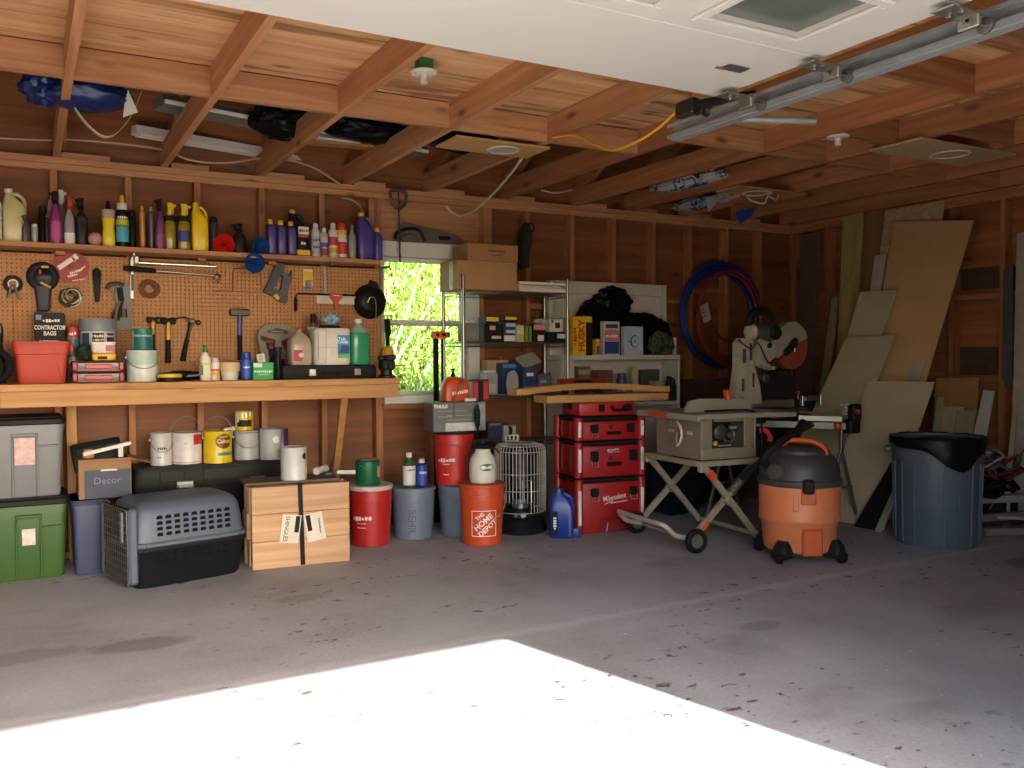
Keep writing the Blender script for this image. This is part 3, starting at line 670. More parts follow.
# red saw disc with printing
p = hung(70.5, 267, .012); R = 16.8 / PPM(p)
t = thing('saw_blade', 'round red painted saw blade with white printing on the pegboard', 'saw blade', p, group=GH)
pts = []
for i in range(96):
    a = 2 * PI * i / 96; rr = R * (1. if i % 4 else .975); pts.append((rr * math.cos(a), rr * math.sin(a) * .93))
MB().prism(pts, .003).build('disc', mat('#8c1a1a', .5, var=.06), t)
m = MB()
m.box((-.024, -.0022, .022), (.105, .001, .028), .003, T(-.024, 0, .022) @ RY(-38) @ T(.024, 0, -.022)); m.box((.024, -.0022, .058), (.034, .001, .034), .006, T(.024, 0, .058) @ RY(-38) @ T(-.024, 0, -.058)); m.text('~7', .018, T(.03, -.0025, -.025) @ RY(-20)); m.text('~5', .02, T(.012, -.0025, -.05) @ RY(-18)); m.text('~9', .014, T(.045, -.0025, -.075) @ RY(-15)); m.text('~3', .016, T(.07, -.0025, .0) @ RY(-30))
m.build('lettering', mat('#e5d9d2', .5), t)
MB().lathe([(.012, 0), (.012, .004), (.008, .005)], 18, T(0, -.001, 0) @ RX(90)).build('arbor_washer', mat('#5a1414', .5), t)
# clump of hose clamps
p = hung(70, 297, .03); t = thing('hose_clamp_bundle', 'tangle of shiny hose clamps hanging below the red saw blade', 'hose clamps', p, group=GH)
random.seed(11)
for k in range(9):
    rr = random.uniform(.036, .068)
    M = T(random.uniform(-.012, .016), 0, random.uniform(-.022, .012)) @ Euler((math.radians(90 + random.uniform(-30, 30)), 0, random.uniform(-.5, .5))).to_matrix().to_4x4()
    MB().ring(rr, .004, 30, 6, M, flat=1.8).box((rr, 0, 0), (.013, .022, .016), .002, M).build('clamp', mat('#5d5a42' if k % 2 else '#77766a', .35, .9), t)
hook(t, -.01, .05)
# black rasp sheath
p = hung(97, 285, .015); t = thing('rasp', 'black toothed rasp hanging point down on the pegboard', 'rasp', p, group=GH)
MB().loft([(-.105, .010, .007, 5), (-.10, .013, .009, 5), (.03, .021, .012, 5), (.085, .024, .014, 3), (.10, .012, .010, 2)]).build('blade', mat('#191818', .5), t)
for s in (-1, 1):
    m = MB().box((s * .0135, -.004, 0), (.004, .008, .15))
    for k in range(16): m.box((s * (.015 + k * .0005), -.004, -.07 + k * .009), (.006, .012, .003))
    m.build('teeth', IRON, t)
hook(t, 0, .1)
# grey tool caddy with pliers
p = hung(120, 306, .03); t = thing('tool_holder', 'grey plastic tool holder with old pliers jammed in it, hung on the pegboard', 'tool holder', p, group=GH)
m = MB().prism([(-.02, .135), (.045, .14), (.06, .11), (.062, -.14), (.05, -.15), (-.03, -.15), (-.02, -.06), (-.035, -.04), (-.02, .02), (-.035, .05)], .03)
m.build('body', mat('#5d5e63', .5), t)
MB().box((.012, -.017, .07), (.034, .012, .085), .006, RY(-8)).build('dark_slot', mat('#201f20', .6), t)
MB().loft([(0, .02, .012, 4), (.05, .016, .01, 3)], 20, T(.02, -.02, -.07)).build('jaw', IRON, t)
for k, (x, z, a) in enumerate(((-.035, -.03, 14), (-.052, -.07, 8), (-.012, -.02, 22))):
    MB().tube([(x, -.022, z - .07), (x + .01, -.026, z), (x + .03, -.022, z + .06)], [.007, .009, .006], 8, 4).build('plier_handle', mat('#3a2b26' if k else '#77706a', .45, .3), t)
MB().tube([(-.075, -.01, .10), (-.05, -.012, .132), (.0, -.012, .135), (.02, -.012, .12)], .012, 8, 5).build('curved_jaw', mat('#4a4038', .5, .5), t)
hook(t, .02, .14)
# pipe clamp and torque wrench
p = hung(131, 255, .03); e = hung(216, 266.5, .03)
t = thing('bar_clamp', 'long bare steel bar clamp lying level just under the shelf', 'clamp', p, group=GH)
d = e - p; q = d.to_track_quat('X', 'Z').to_matrix().to_4x4()
MB().cyl((0, 0, -.045), (d.x, 0, d.z + .0), .0085, n=12).build('bar', mat('#d6d4cc', .25, .9), t)
MB().box((.004, 0, -.06), (.022, .02, .13), .004).box((.03, -.004, -.03), (.03, .022, .05), .005).tube([(.004, 0, -.12), (.004, 0, -.22)], .005).build('jaw', mat('#8d918f', .35, .85), t)
p = hung(123, 268, .07); e = hung(219, 276, .07); d = e - p
t = thing('torque_wrench', 'steel torque wrench with a black grip, second long tool under the shelf', 'wrench', p, group=GH)
MB().cyl((.16, 0, d.z * .3), (d.x - .03, 0, d.z * .95), .0078, n=12).build('shaft', STEEL, t)
MB().tube([(0, 0, 0), (.03, 0, -.001), (.17, 0, d.z * .3), (.19, 0, d.z * .33)], [.012, .018, .015, .010], 10, 4).build('grip', mat('#1d1c1c', .6), t)
MB().lathe([(.012, -.012), (.02, -.008), (.02, .012), (.010, .016)], 16, T(d.x - .012, 0, d.z - .004) @ RX(90)).cyl((d.x - .012, -.005, d.z), (d.x - .002, -.005, d.z - .045), .008).build('ratchet_head', mat('#6a4f3a', .35, .8), t)
# coil
p = hung(149, 288.5, .022); t = thing('hose_coil', 'small flat coil of brown hose on the pegboard below the long wrench', 'hose', p, group=GH)
pts = [((.026 + .036 * k / 60) * math.cos(k * .33), -.004 * math.sin(k), (.026 + .036 * k / 60) * math.sin(k * .33)) for k in range(60)]
MB().tube(pts, .006, 8).build('coil', mat('#70462c', .6), t); hook(t, 0, .05)
# hammers
def hammer(label, px_, zt, zb, head, cols, tilt=0, dy=.03):
    p = hung(px_, zt, dy); q = hung(px_, zb, dy); Hh = p.z - q.z
    t = thing('hammer', label, 'hammer', p, group='hammers on the pegboard', rot=(0, math.radians(tilt), 0))
    mh = MB(); hc = cols[0]
    if head == 'mallet': mh.lathe([(.017, -.044), (.021, -.04), (.021, -.012), (.015, -.009), (.015, .009), (.021, .012), (.021, .04), (.017, .044)], 18, RY(90))
    elif head == 'ball': mh.lathe([(.0, -.04), (.016, -.036), (.02, -.025), (.014, -.010), (.017, .0), (.013, .012), (.023, .026), (.023, .036), (.018, .04)], 18, RY(90))
    elif head == 'sledge': mh.loft([(-.063, .016, .016, 6), (-.058, .023, .023, 6), (-.02, .023, .023, 6), (.02, .023, .023, 6), (.058, .023, .023, 6), (.063, .016, .016, 6)], 24, RY(90))
    else:
        mh.lathe([(.012, .035), (.016, .04), (.016, .055), (.009, .06), (.009, .02)], 16, RY(90)).box((.004, 0, 0), (.035, .022, .026), .004)
        for s in (-1, 1): mh.tube([(-.005, s * .006, .004), (-.04, s * .008, .012), (-.075, s * .012, .002), (-.085, s * .013, -.008)], [.011, .010, .007, .003], 8, 4, flat=.5)
    mh.build('head', hc, t)
    for s in (-1, 1): MB().tube([(s * .018, dy + .002, -.028), (s * .018, -.016, -.028), (s * .018, -.022, -.02)], .0024, 6).build('hook', mat('#9a9a98', .3, .9), t)
    zt1 = -Hh * .45
    if head == 'claw':
        MB().tube([(0, 0, .0), (0, 0, zt1)], [.010, .009], 10, flat=1.2).build('shank', IRON, t)
        MB().loft([(-Hh, .012, .014, 3), (-Hh * .97, .017, .018, 3), (-Hh * .75, .014, .016, 3), (zt1, .013, .014, 3)]).build('grip', mat(cols[2], .6), t)
    else:
        MB().loft([(zt1, .014, .013, 3), (.0, .013, .012, 3)]).build('handle', fin(cols[1], .45), t)
        MB().loft([(-Hh, .014, .013, 3), (-Hh * .98, .017, .016, 3), (-Hh * .6, .0145, .014, 3), (zt1, .0155, .0145, 3)]).build('grip', fin(cols[2], .6), t)
    return t
hammer('ball-peen hammer with a yellow handle half hidden by the green-topped cans', 153, 320, 352, 'ball', (mat('#4a4643', .35, .7), '#c98b22', BLACK), 2, .04)
hammer('black double-faced mallet with a yellow and black handle', 168.3, 321, 363, 'mallet', (mat('#242223', .6), '#d3952a', '#1d1b1a'), 1)
hammer('claw hammer with a dark rubber grip hanging at a tilt', 191, 321, 362, 'claw', (mat('#3a3634', .35, .7), '', '#1e1c1b'), 12)
hammer('heavy sledge hammer with a blue and black handle', 239.5, 312.5, 363, 'sledge', (mat('#4b4640', .5, .6), '#274a86', '#1b1b1d'), 0)
# bent rods
def rod(label, pts, r, col, dy=.015):
    P = [hung(a, b, dy) for a, b in pts]; c = P[0]
    o = MB().tube([q - c for q in P], r, 8, 0).build('bent_rod', mat(col, .4, .7)); place(o, c); return tag(o, label, 'rod', GH)
rod('brown bent steel rod in a long stepped zigzag left of the blue funnels', [(216, 291), (233, 291.5), (233.2, 272), (235, 268.5), (257, 267)], .0042, '#8a5a36')
rod('thin bent rod hanging in a hook shape under the blue funnels', [(259.5, 268), (262, 289), (258, 292), (236, 291)], .0028, '#8a5f3e')
rod('black steel square with a downturned grip on the right half of the pegboard', [(362, 295.5), (330, 294.5), (298, 293.5), (296, 296), (295.4, 312)], .006, '#201d1c')
MB().tube([(0, 0, .005), (0, 0, -.08)], [.010, .012], 10).build('grip', mat('#1a1817', .6), bpy.data.objects['bent_rod.002']).location = hung(295.6, 299, .015) - hung(362, 295.5, .015)
# black stapler-frame tool
p = hung(277, 283, .03); t = thing('heavy_stapler', 'black and slate heavy-duty stapler hung diagonally on the pegboard', 'stapler', p, group=GH)
out = [(281, 262.5), (285, 265), (283, 271), (289, 276), (291, 271), (292, 278), (289, 285), (286.5, 296), (286, 303), (280, 302), (275, 297), (263, 292), (268, 282), (275, 265)]
hol = [(280, 275), (284, 279), (283, 286), (279, 291), (272.5, 290)]
loc2 = lambda L_: [((hung(a, b, .03) - p).x, (hung(a, b, .03) - p).z) for a, b in L_]
MB().prism(loc2(out), .034, holes=[loc2(hol)]).build('body', mat('#2c2b33', .5), t)
MB().prism(loc2([(283, 272), (289, 277), (291.5, 277), (289, 285), (286, 296), (280, 293)][::1]), .04, holes=[]).build('lever', mat('#3b3548', .45), t)
MB().prism(loc2([(272, 296), (276, 293.5), (279, 297.5), (277.5, 301)]), .042).build('yellow_badge', mat('#c49a36', .5), t)
# blister card
p = hung(308, 279, .006); t = thing('blister_card', 'yellow hang card with a small clear blister, right of the stapler', 'hang card', p, group=GH)
MB().box((0, 0, 0), (.072, .002, .135), .0008).build('card', mat('#d2a92a', .5), t)
MB().box((0, -.0015, .058), (.06, .0015, .012)).build('white_strip', mat('#d9d3c2', .5), t)
MB().box((0, -.010, -.035), (.036, .02, .05), .006).build('blister', mat('#7d8794', .15), t)
MB().box((0, -.002, -.062), (.066, .002, .012)).build('blue_strip', mat('#4a5d92', .5), t)
# taping knife / squeegee
p = hung(335.5, 300, .03); t = thing('taping_knife', 'wide white plastic blade with a red-orange handle on the pegboard', 'taping knife', p, group=GH)
W = 41 / PPM(p)
MB().box((0, 0, -.006), (W * .95, .004, .045), .001).box((0, -.004, .022), (W, .014, .012), .003).build('blade', mat('#c9bfb6', .45), t)
m = MB(); m.prism([(-.046, .038), (.046, .038), (.044, .018), (.014, -.02), (.011, -.06), (-.011, -.06), (-.014, -.02), (-.044, .018)], .02, T(0, -.008, 0)); m.build('handle', mat('#c4442f', .4), t)
MB().box((0, -.02, .031), (.05, .004, .008), .001).build('handle_slot', mat('#d9b9a8', .5), t)
# round black pan
p = hung(371, 301.5, .05); t = thing('round_pan', 'round black plastic pan with a wire loop, hung at the window end of the pegboard', 'pan', p, group=GH)
R = 17 / PPM(p)
MB().lathe([(R, 0), (R * 1.02, .004), (R * .97, .012), (R * .62, .045), (R * .55, .048), (.001, .048)], 36, RX(90) @ T(0, 0, -.03), caps=False).lathe([(R * .99, 0), (R * .6, .040), (.001, .042)], 36, RX(90) @ T(0, 0, -.03), caps=False).build('dish', mat('#1b191a', .35), t)
MB().prism([(-.02, R * .9), (.0, R * 1.28), (.05, R * 1.1), (.06, R * .8)], .02, T(0, .01, 0)).build('lug', mat('#1d1b1c', .5), t)
MB().tube([(-.035, -.03, -.01), (-.02, -.04, .025), (.012, -.04, .02), (.025, -.035, -.03), (.025, -.03, -.115)], .004, 8, 6).build('wire_loop', mat('#a8a29a', .3, .8), t)
# ================================================================== ON THE BENCH
GB = 'things on the workbench'
def onb(cx, top, w, Y): return at(cx, top, w, Y, BZ + .0006)
def bb(kind, label, cx, top, w, Y, cols, cat='bottle', **k): return bottle(kind, label, cat, cx, top, w, Y, BZ + .0006, cols, GB, **k)
# power tool cut by the left edge
b_, w_, h_ = onb(-2, 326, 14, 5.60); t = thing('angle_grinder', 'black power tool with a big ring guard at the very left of the bench', 'power tool', b_)
MB().ring(.085, .018, 30, 8, T(-.03, -.06, .10) @ RX(90), flat=1.2).build('guard', mat('#1d1d20', .4), t)
MB().lathe([(.05, 0), (.055, .02), (.03, .05)], 24, T(-.03, -.05, .10) @ RX(90)).build('gear_head', mat('#3a3a3d', .3, .6), t)
MB().loft([(0, .05, .045, 4), (.10, .045, .04, 4), (.22, .035, .03, 3), (.30, .04, .034, 3), (.335, .03, .028, 3)], 24, T(-.015, .03, 0)).build('body', mat('#211f1f', .5), t)
MB().box((.0, -.005, .30), (.03, .012, .05), .004, T(0, -.0, 0)).build('switch', mat('#55504c', .4), t)
# red bin
b_, w_, h_ = onb(41, 341.5, 47, 5.62); b_.z -= .0
t = thing('storage_bin', 'red-orange square plastic bin with a rolled rim on the bench', 'bin', b_)
hy = .125; hx = w_ / 2
MB().loft([(.0, hx * .86, hy * .86, 9), (.006, hx * .88, hy * .88, 9), (h_ * .68, hx * .98, hy * .97, 9), (h_ * .70, hx * 1.03, hy * 1.02, 9), (h_ * .93, hx * 1.07, hy * 1.05, 9), (h_ * .94, hx * 1.10, hy * 1.08, 9), (h_ * .99, hx * 1.10, hy * 1.08, 9), (h_, hx * 1.05, hy * 1.03, 9)], 40).build('body', mat('#b03c2a', .6, var=.05), t)
MB().box((hx * 1.13, -.02, h_ * .84), (.02, .10, .06), .006).build('handle', mat('#b03c2a', .6, var=.05), t)
MB().tube([(.062, -hy * .93, h_ * .60), (.078, -hy * .92, h_ * .4), (.095, -hy * .885, h_ * .06)], .0028, 6, 4).build('scratch', mat('#8d2a20', .6), t)
# black box with white printing
b_, w_, h_ = onb(49.2, 313, 26.5, 5.82); t = thing('bag_box', 'black carton printed in white capitals, standing behind the red bin', 'box', b_)
MB().box((0, 0, h_ / 2), (w_, .12, h_), .003).build('carton', mat('#25262a', .5), t)
m = MB(); m.text('~6', .026, T(.01, -.0615, h_ - .048)); m.text('CONTRACTOR', .034, T(0, -.0615, h_ - .088), bold=.03, sx=.68); m.text('BAGS', .034, T(.0, -.0615, h_ - .122), bold=.03, sx=.8); m.text('~14', .013, T(0, -.0615, h_ - .165)); m.text('~9', .02, T(0, -.0615, h_ - .2))
m.build('lettering', mat('#d9d6d0', .5), t)
MB().box((-w_ * .36, -.0612, h_ - .028), (.028, .002, .028)).build('blue_badge', mat('#6a79b0', .5), t)
bb('aerosol', 'red-capped spray can with a teal label between the red bin and wipes tub', 72.5, 326, 11, 5.8, ('#8d8078', '#b53a30', 1), 'spray can', lab=[(.45, .76, '#3f6f84'), (.06, .38, '#a58c84')], txt=[('~3', .86, .025, '#e0d5cf')])
# wipes tub with grey lid
b_, w_, h_ = onb(97.5, 319, 33, 5.82); r = w_ / 2
t = thing('wipes_tub', 'large round tub with a grey lid and dark picture labels, behind the pink latched cases', 'tub', b_)
MB().lathe([(r * .9, 0), (r * .94, .01), (r * .98, h_ * .82), (r * .9, h_ * .84)], 36).build('body', mat('#b9bcbd', .4), t)
MB().lathe([(r, h_ * .80), (r * 1.06, h_ * .81), (r * 1.04, h_ * .97), (r * .98, h_), (r * .5, h_ * .995)], 36).build('lid', mat('#7f8a93', .4), t)
for a0, a1, c in ((-62, -32, '#2d4a78'), (-22, 16, '#2a2624'), (26, 60, '#26354f')):
    MB().sheet(lambda u, v: (r * .985 * math.sin(math.radians(a0 + (a1 - a0) * u)), -r * .985 * math.cos(math.radians(a0 + (a1 - a0) * u)), h_ * (.35 + .42 * v)), 8, 1).build('label', mat(c, .4), t)
m = MB(); m.text('~8', .022, T(0, 0, h_ * .72), R=r * .992); m.text('~6', .018, T(0, 0, h_ * .66), R=r * .992); m.text('~7', .015, T(.075, 0, h_ * .72), R=r * .992); m.build('lettering', mat('#d8d2c8', .5), t)
b_, w_, h_ = onb(86, 346, 16, 5.66)
tag(place(MB().blob((0, 0, .05), (w_ / 2, .045, .05), 3, .25, 3, flatz=.002).build('scrub_pad', mat('#2a3a22', .9, var=.3, scale=50)), b_ + Vector((0, .03, .1226))), 'crumpled dark green pad on the back of the pink latched cases', 'scrub pad')
# two latched organiser cases
for k in range(2):
    b_, w_, h_ = onb(97, 363, 47, 5.60); hh = .061
    t = thing('organizer_case', ('lower' if k == 0 else 'upper') + ' of two flat organiser cases with pink latches and smoky lids', 'organizer', b_ + Vector((0, 0, k * .0615)), group='stacked organiser cases')
    MB().loft([(0, w_ * .47, .105, 10), (.004, w_ * .49, .11, 10), (.03, w_ * .49, .11, 10)], 36).build('tray', mat('#6d2a30', .45), t)
    MB().loft([(.0302, w_ * .495, .112, 10), (.05, w_ * .495, .112, 10), (.06, w_ * .47, .10, 10)], 36).build('lid', mat('#3b2a28', .25), t)
    MB().box((0, -.113, .030), (w_ * .52, .012, .026), .004).build('front_latch', mat('#b34a57', .45), t)
    for s in (-1, 1): MB().box((s * w_ * .44, -.111, .032), (w_ * .10, .016, .05), .006).build('corner_latch', mat('#8d3a43', .45), t)
# white tub and yellow battery on the cases
b_, w_, h_ = onb(103.5, 342, 23, 5.57); z_ = BZ + .1236
t = thing('tape_measure', 'yellow tape measure lying on the pink latched cases under a white tub', 'tape measure', (b_.x, 5.57, z_))
MB().box((0, 0, .023), (w_ * .95, .09, .045), .012, seg=2).build('body', mat('#d8a123', .4), t)
MB().box((-.01, -.046, .018), (.05, .003, .016), .001).build('black_badge', mat('#241f18', .5), t)
t = thing('spackle_tub', 'small white square tub with a pink print on top of the yellow tape measure', 'tub', (b_.x - .004, 5.57, z_ + .0456))
hh = b_.z + h_ - z_ - .0456
MB().loft([(0, w_ * .42, .05, 6), (.003, w_ * .45, .052, 6), (hh * .86, w_ * .49, .056, 6)], 32).build('body', mat('#cfc4be', .45), t)
MB().loft([(hh * .865, w_ * .51, .058, 6), (hh, w_ * .50, .057, 6)], 32).build('lid', mat('#d4ccc8', .45), t)
MB().box((w_ * .26, -.0555, hh * .42), (w_ * .36, .004, hh * .55), .001).build('pink_print', mat('#a8525a', .5), t)
# paint can with bail and a small teal can on it
pc = paint_can('white gallon paint can with a pale green drip and a wire bail on the bench', 142, 350.5, 30, 5.60, BZ + .0006, '#c9cfcb', bail='front', band=[(-80, 80, .55, .985, '#a9bfb4')], cat='paint can')
b_, w_, h_ = onb(142, 350.5, 30, 5.60)
paint_can('teal quart can standing on the white and pale green paint can', 142.3, 328.5, 19.5, 5.60, BZ + h_ + .002, '#1f6f68', band=[(-60, 50, .2, .8, '#1b5f60'), (-85, -62, .05, .9, '#a9b3ad')], cat='paint can')
writing(bpy.data.objects['paint_can.001'], '~9', .022, 0, .085, '#8fc2ba', R=.063, name='lettering')
# sander / black tray with yellow disc
b_, w_, h_ = onb(184, 366, 42, 5.74); t = thing('flashlight_case', 'low black zip case lying at the back of the bench beside a yellow disc', 'case', b_)
MB().blob((0, 0, .03), (w_ / 2, .08, .03), 3, .12, 2.5, flatz=.001).build('case_body', mat('#1d1a19', .7), t)
MB().tube([(.0, -.07, .028), (.05, -.085, .03), (.10, -.07, .036)], .006, 8, 4).build('light_strap', mat('#a9a6a0', .5), t)
b_, w_, h_ = onb(169.5, 370, 24, 5.50); t = thing('sanding_disc_box', 'round yellow-topped black puck at the front of the bench by the paint can', 'disc', b_)
MB().lathe([(w_ * .46, 0), (w_ * .48, .004), (w_ * .48, .024)], 30).build('base', mat('#1f1c18', .5), t)
MB().lathe([(w_ * .48, .0245), (w_ * .5, .028), (w_ * .49, .042), (w_ * .40, .046)], 30).build('lid', mat('#cdb32a', .45), t)
# glue bottle, jar, tub, blue can, green box ...
t = bb('squirt', 'white glue bottle with a green pointed cap on the bench', 204.8, 345, 10.6, 5.56, ('#cfc7b4', '#4a8a52'), lab=[(.1, .66, '#d5cdb4')])
MB().box((-.022, -.030, .07), (.024, .003, .075)).build('green_panel', mat('#2f5f3a', .5), t); writing(t, '~5', .02, .005, .10, '#c9b23a', y=-.034)
bb('cyl', 'small white jar with yellow and red bands beside the glue bottle', 215, 357.5, 9, 5.56, ('#cfcac2', '#b9b4aa'), 'jar', nm='jar', lab=[(.22, .38, '#d9a13a'), (.40, .5, '#c9553a'), (.52, .74, '#d3cfc9')])
b_, w_, h_ = onb(229.5, 362, 19.5, 5.57); t = thing('putty_tub', 'white tub with a cream lid on the bench in front of the sledge hammer', 'tub', b_)
MB().lathe([(w_ * .38, 0), (w_ * .40, .004), (w_ * .44, h_ * .48)], 28).build('body', mat('#d5d0c9', .45), t)
MB().lathe([(w_ * .48, h_ * .485), (w_ * .5, h_ * .5), (w_ * .5, h_ * .96), (w_ * .46, h_)], 28).build('lid', mat('#cbb184', .5), t)
MB().box((.0, .0, h_ + .006), (w_ * .8, .07, .003), .001, RY(9) @ T(.0, 0, .008)).build('paper_scrap', mat('#9a7d63', .7), t)
bb('aerosol', 'dark blue spray can on the bench right of the cream-lidded tub', 246, 352, 10, 5.57, ('#20449a', '#1d3d8a', 1), 'spray can', lab=[(.08, .72, '#2b56b0')], txt=[('~6', .45, .014, '#d5dcea')])
b_, w_, h_ = onb(262, 362.5, 20.5, 5.55); t = thing('screw_box', 'small bright green carton with white print on the bench', 'box', b_)
MB().box((0, 0, h_ / 2), (w_, .08, h_), .002).build('carton', mat('#1f9a4a', .5), t)
MB().box((-w_ * .28, -.0412, h_ * .84), (w_ * .42, .002, h_ * .22)).build('white_panel', mat('#c3d2c6', .5), t)
writing(t, '~9', .022, 0, h_ * .48, '#d9ecd9', y=-.0415, bold=.02); writing(t, '~12', .010, 0, h_ * .3, '#a9d8b5', y=-.0415)
t2 = thing('paper_tag', 'white printed tag leaning up out of the green carton', 'tag', b_ + Vector((0, .0, h_ + .001)), rot=(math.radians(-6), math.radians(-10), 0))
MB().box((0, 0, .027), (.048, .0015, .054)).build('paper', mat('#cfc8c3', .6), t2)
MB().text('~4', .012, T(0, -.0012, .04)).text('~3', .014, T(0, -.0012, .022)).build('lettering', mat('#5a5552', .6), t2)
for cx_, tp_, w2, lb in ((272.2, 349, 5.6, 'thin black torch standing on the bench against the grey tray'), (277.6, 347, 7, 'thicker black torch next to the thin one on the bench')):
    b_, w_, h_ = onb(cx_, tp_, w2, 5.57 if cx_ < 275 else 5.475); t = thing('flashlight', lb, 'flashlight', b_, group='two black torches')
    MB().lathe([(w_ * .45, 0), (w_ * .5, .004), (w_ * .5, h_ * .72), (w_ * .44, h_ * .74)], 18).build('barrel', mat('#17161a', .4), t)
    MB().lathe([(w_ * .46, h_ * .742), (w_ * .6, h_ * .80), (w_ * .62, h_ * .98), (w_ * .54, h_)], 18).build('head', mat('#222127', .35), t)
# moulded grey tray leaning against the pegboard
p = PX(279, 372, 5.86)
t = thing('moulded_tray', 'grey moulded tool-case tray with dark red recesses leaning on the pegboard', 'tray', (p.x, 5.83, BZ + .001), rot=(math.radians(-10), 0, 0))
o_ = [(-.10, 0), (-.12, .16), (-.135, .27), (-.125, .32), (-.08, .355), (0, .37), (.08, .355), (.125, .32), (.135, .27), (.12, .16), (.10, 0)]
hs = [[(-.07, .315), (.0, .335), (.07, .315), (.06, .30), (-.06, .30)], [(-.115, .285), (-.02, .255), (-.02, .235), (-.035, .19), (-.075, .19), (-.085, .235), (-.115, .26)], [(.115, .285), (.02, .255), (.02, .235), (.035, .19), (.075, .19), (.085, .235), (.115, .26)], [(-.035, .13), (.035, .13), (.05, .02), (-.05, .02)]]
MB().prism(o_, .02, holes=hs).build('tray_shell', mat('#7d7369', .5), t)
MB().prism([(x * .97, z * .985 + .003) for x, z in o_], .006, T(0, .014, 0)).build('recess_back', mat('#3a1d1d', .6), t)
MB().box((-.065, 0, .245), (.075, .018, .02), .003, RY(0)).box((.065, 0, .245), (.075, .018, .02), .003).box((-.055, 0, .21), (.03, .018, .03), .003).box((.055, 0, .21), (.03, .018, .03), .003).build('red_tool', mat('#6d2226', .4), t)
MB().text('~9', .016, T(0, .008, .318)).build('lettering', mat('#b9aa9c', .5), t)
# long black case with two latches
b_, w_, h_ = onb(325.5, 365, 98, 5.62); t = thing('tool_case', 'long flat black hard case with two silver latches on the bench', 'case', b_)
MB().loft([(0, w_ * .485, .105, 12), (.006, w_ * .495, .11, 12), (h_ * .48, w_ * .5, .112, 12)], 44).build('lower_shell', mat('#1b1a1b', .5), t)
MB().loft([(h_ * .49, w_ * .5, .112, 12), (h_ * .94, w_ * .49, .108, 12), (h_, w_ * .48, .10, 12)], 44).build('upper_shell', mat('#201e1f', .5), t)
for px_ in (312.5, 357.5):
    x = PX(px_, 373, 5.51).x - b_.x
    MB().box((x, -.114, h_ * .47), (.043, .008, .042), .002).box((x, -.119, h_ * .40), (.03, .006, .018), .002).build('latch', mat('#a9a39c', .3, .8), t)
MB().box((0, -.116, h_ * .36), (.13, .016, .018), .005).build('handle', mat('#171617', .5), t)
ZC = BZ + h_ + .0012
def onc(kind, label, cx, top, w, Y, cols, cat='jug', **k): return bottle(kind, label, cat, cx, top, w, Y, ZC, cols, 'jugs on the long black case', **k)
b_, w_, h_ = at(299, 328, 22, 5.64, ZC); t = thing('milk_jug', 'cloudy clear gallon jug with a red cap and a red label on the black case', 'jug', b_, group='jugs on the long black case')
r = w_ / 2
CLOUD = mat('#a89a8c', .25, trans=.0, var=.05)
MB().loft([(0, r * .95, r * .9, 5), (.008, r, r * .95, 5), (h_ * .55, r, r * .95, 5), (h_ * .68, r * .92, r * .85, 4), (h_ * .82, r * .6, r * .55, 3), (h_ * .90, r * .25, r * .25, 2), (h_ * .94, r * .25, r * .25, 2)]).build('body', CLOUD, t)
MB().lathe([(r * .3, h_ * .93), (r * .32, h_ * .94), (r * .3, h_ * .99), (r * .25, h_)], 16).build('cap', mat('#c8413a', .4), t)
MB().box((-r * .35, -r * .965, h_ * .26), (r * .8, .003, h_ * .3), .001).build('label', mat('#a8363a', .5), t)
MB().lathe([(r * .22, 0), (r * .22, .003)], 16, T(-r * .1, -r * .97, h_ * .27) @ RX(90)).build('label_disc', mat('#d2b6b0', .5), t)
bb('drink', 'brown bottle with a white neck and black cap behind the white tub', 313, 314, 12, 5.785, ('#5a4a42', '#1b1a1a'), lab=[(.68, .80, '#b9aca6')])
# wipes bucket
b_, w_, h_ = at(329.5, 328.5, 38, 5.63, ZC); r = w_ / 2
t = thing('towel_dispenser', 'white squarish tub with a blue and green picture label on the black case', 'tub', b_, group='jugs on the long black case')
MB().loft([(0, r * .92, .088, 5), (.012, r * .97, .092, 5), (h_ * .95, r * .97, .092, 5), (h_, r * .9, .085, 4)], 36).build('body', mat('#d3ccc2', .4), t)
MB().box((-r * .62, -.094, h_ * .5), (r * .42, .01, h_ * .9), .003).build('handle_panel', mat('#c9c2b8', .4), t)
MB().box((-r * .4, -.0995, h_ * .48), (r * .95, .0025, .0025)).build('seam', mat('#8a8278', .5), t)
MB().lathe([(.066, h_), (.070, h_ + .004), (.066, h_ + .02)], 30).build('lid', mat('#1f2021', .5), t)
MB().box((r * .52, -.0935, h_ * .50), (r * .66, .002, h_ * .62), .0005).build('label', mat('#3585b4', .5), t)
MB().box((r * .52, -.0942, h_ * .235), (r * .66, .002, h_ * .10)).build('label_green', mat('#6bb04a', .5), t)
MB().prism([(-.035, -.02), (.03, -.024), (.036, .02), (-.01, .03)], .002, T(r * .54, -.0945, h_ * .42)).build('label_dark', mat('#1d3f63', .5), t)
m = MB(); m.text('Tub', .03, T(r * .42, -.0955, h_ * .70), bold=.03); m.text('Towels', .026, T(r * .46, -.0955, h_ * .62), bold=.03); m.build('lettering', mat('#e9e6df', .5), t)
t = tag(place(MB().blob((0, 0, .042), (.055, .045, .04), 4, .22, 2.2, flatz=.0).build('blue_rag', mat('#86a3b8', .85, var=.15, scale=30)), (b_.x + .01, b_.y, ZC + h_ + .021)), 'scrunched light blue cloth on the lid of the white tub', 'cloth')
b_, w_, h_ = at(358.3, 319, 20, 5.61, ZC); t = thing('washer_fluid_jug', 'clear bottle of green fluid with a white cap on the black case', 'jug', b_, group='jugs on the long black case')
r = w_ / 2
GRN = mat('#2f8a63', .2, var=.05)
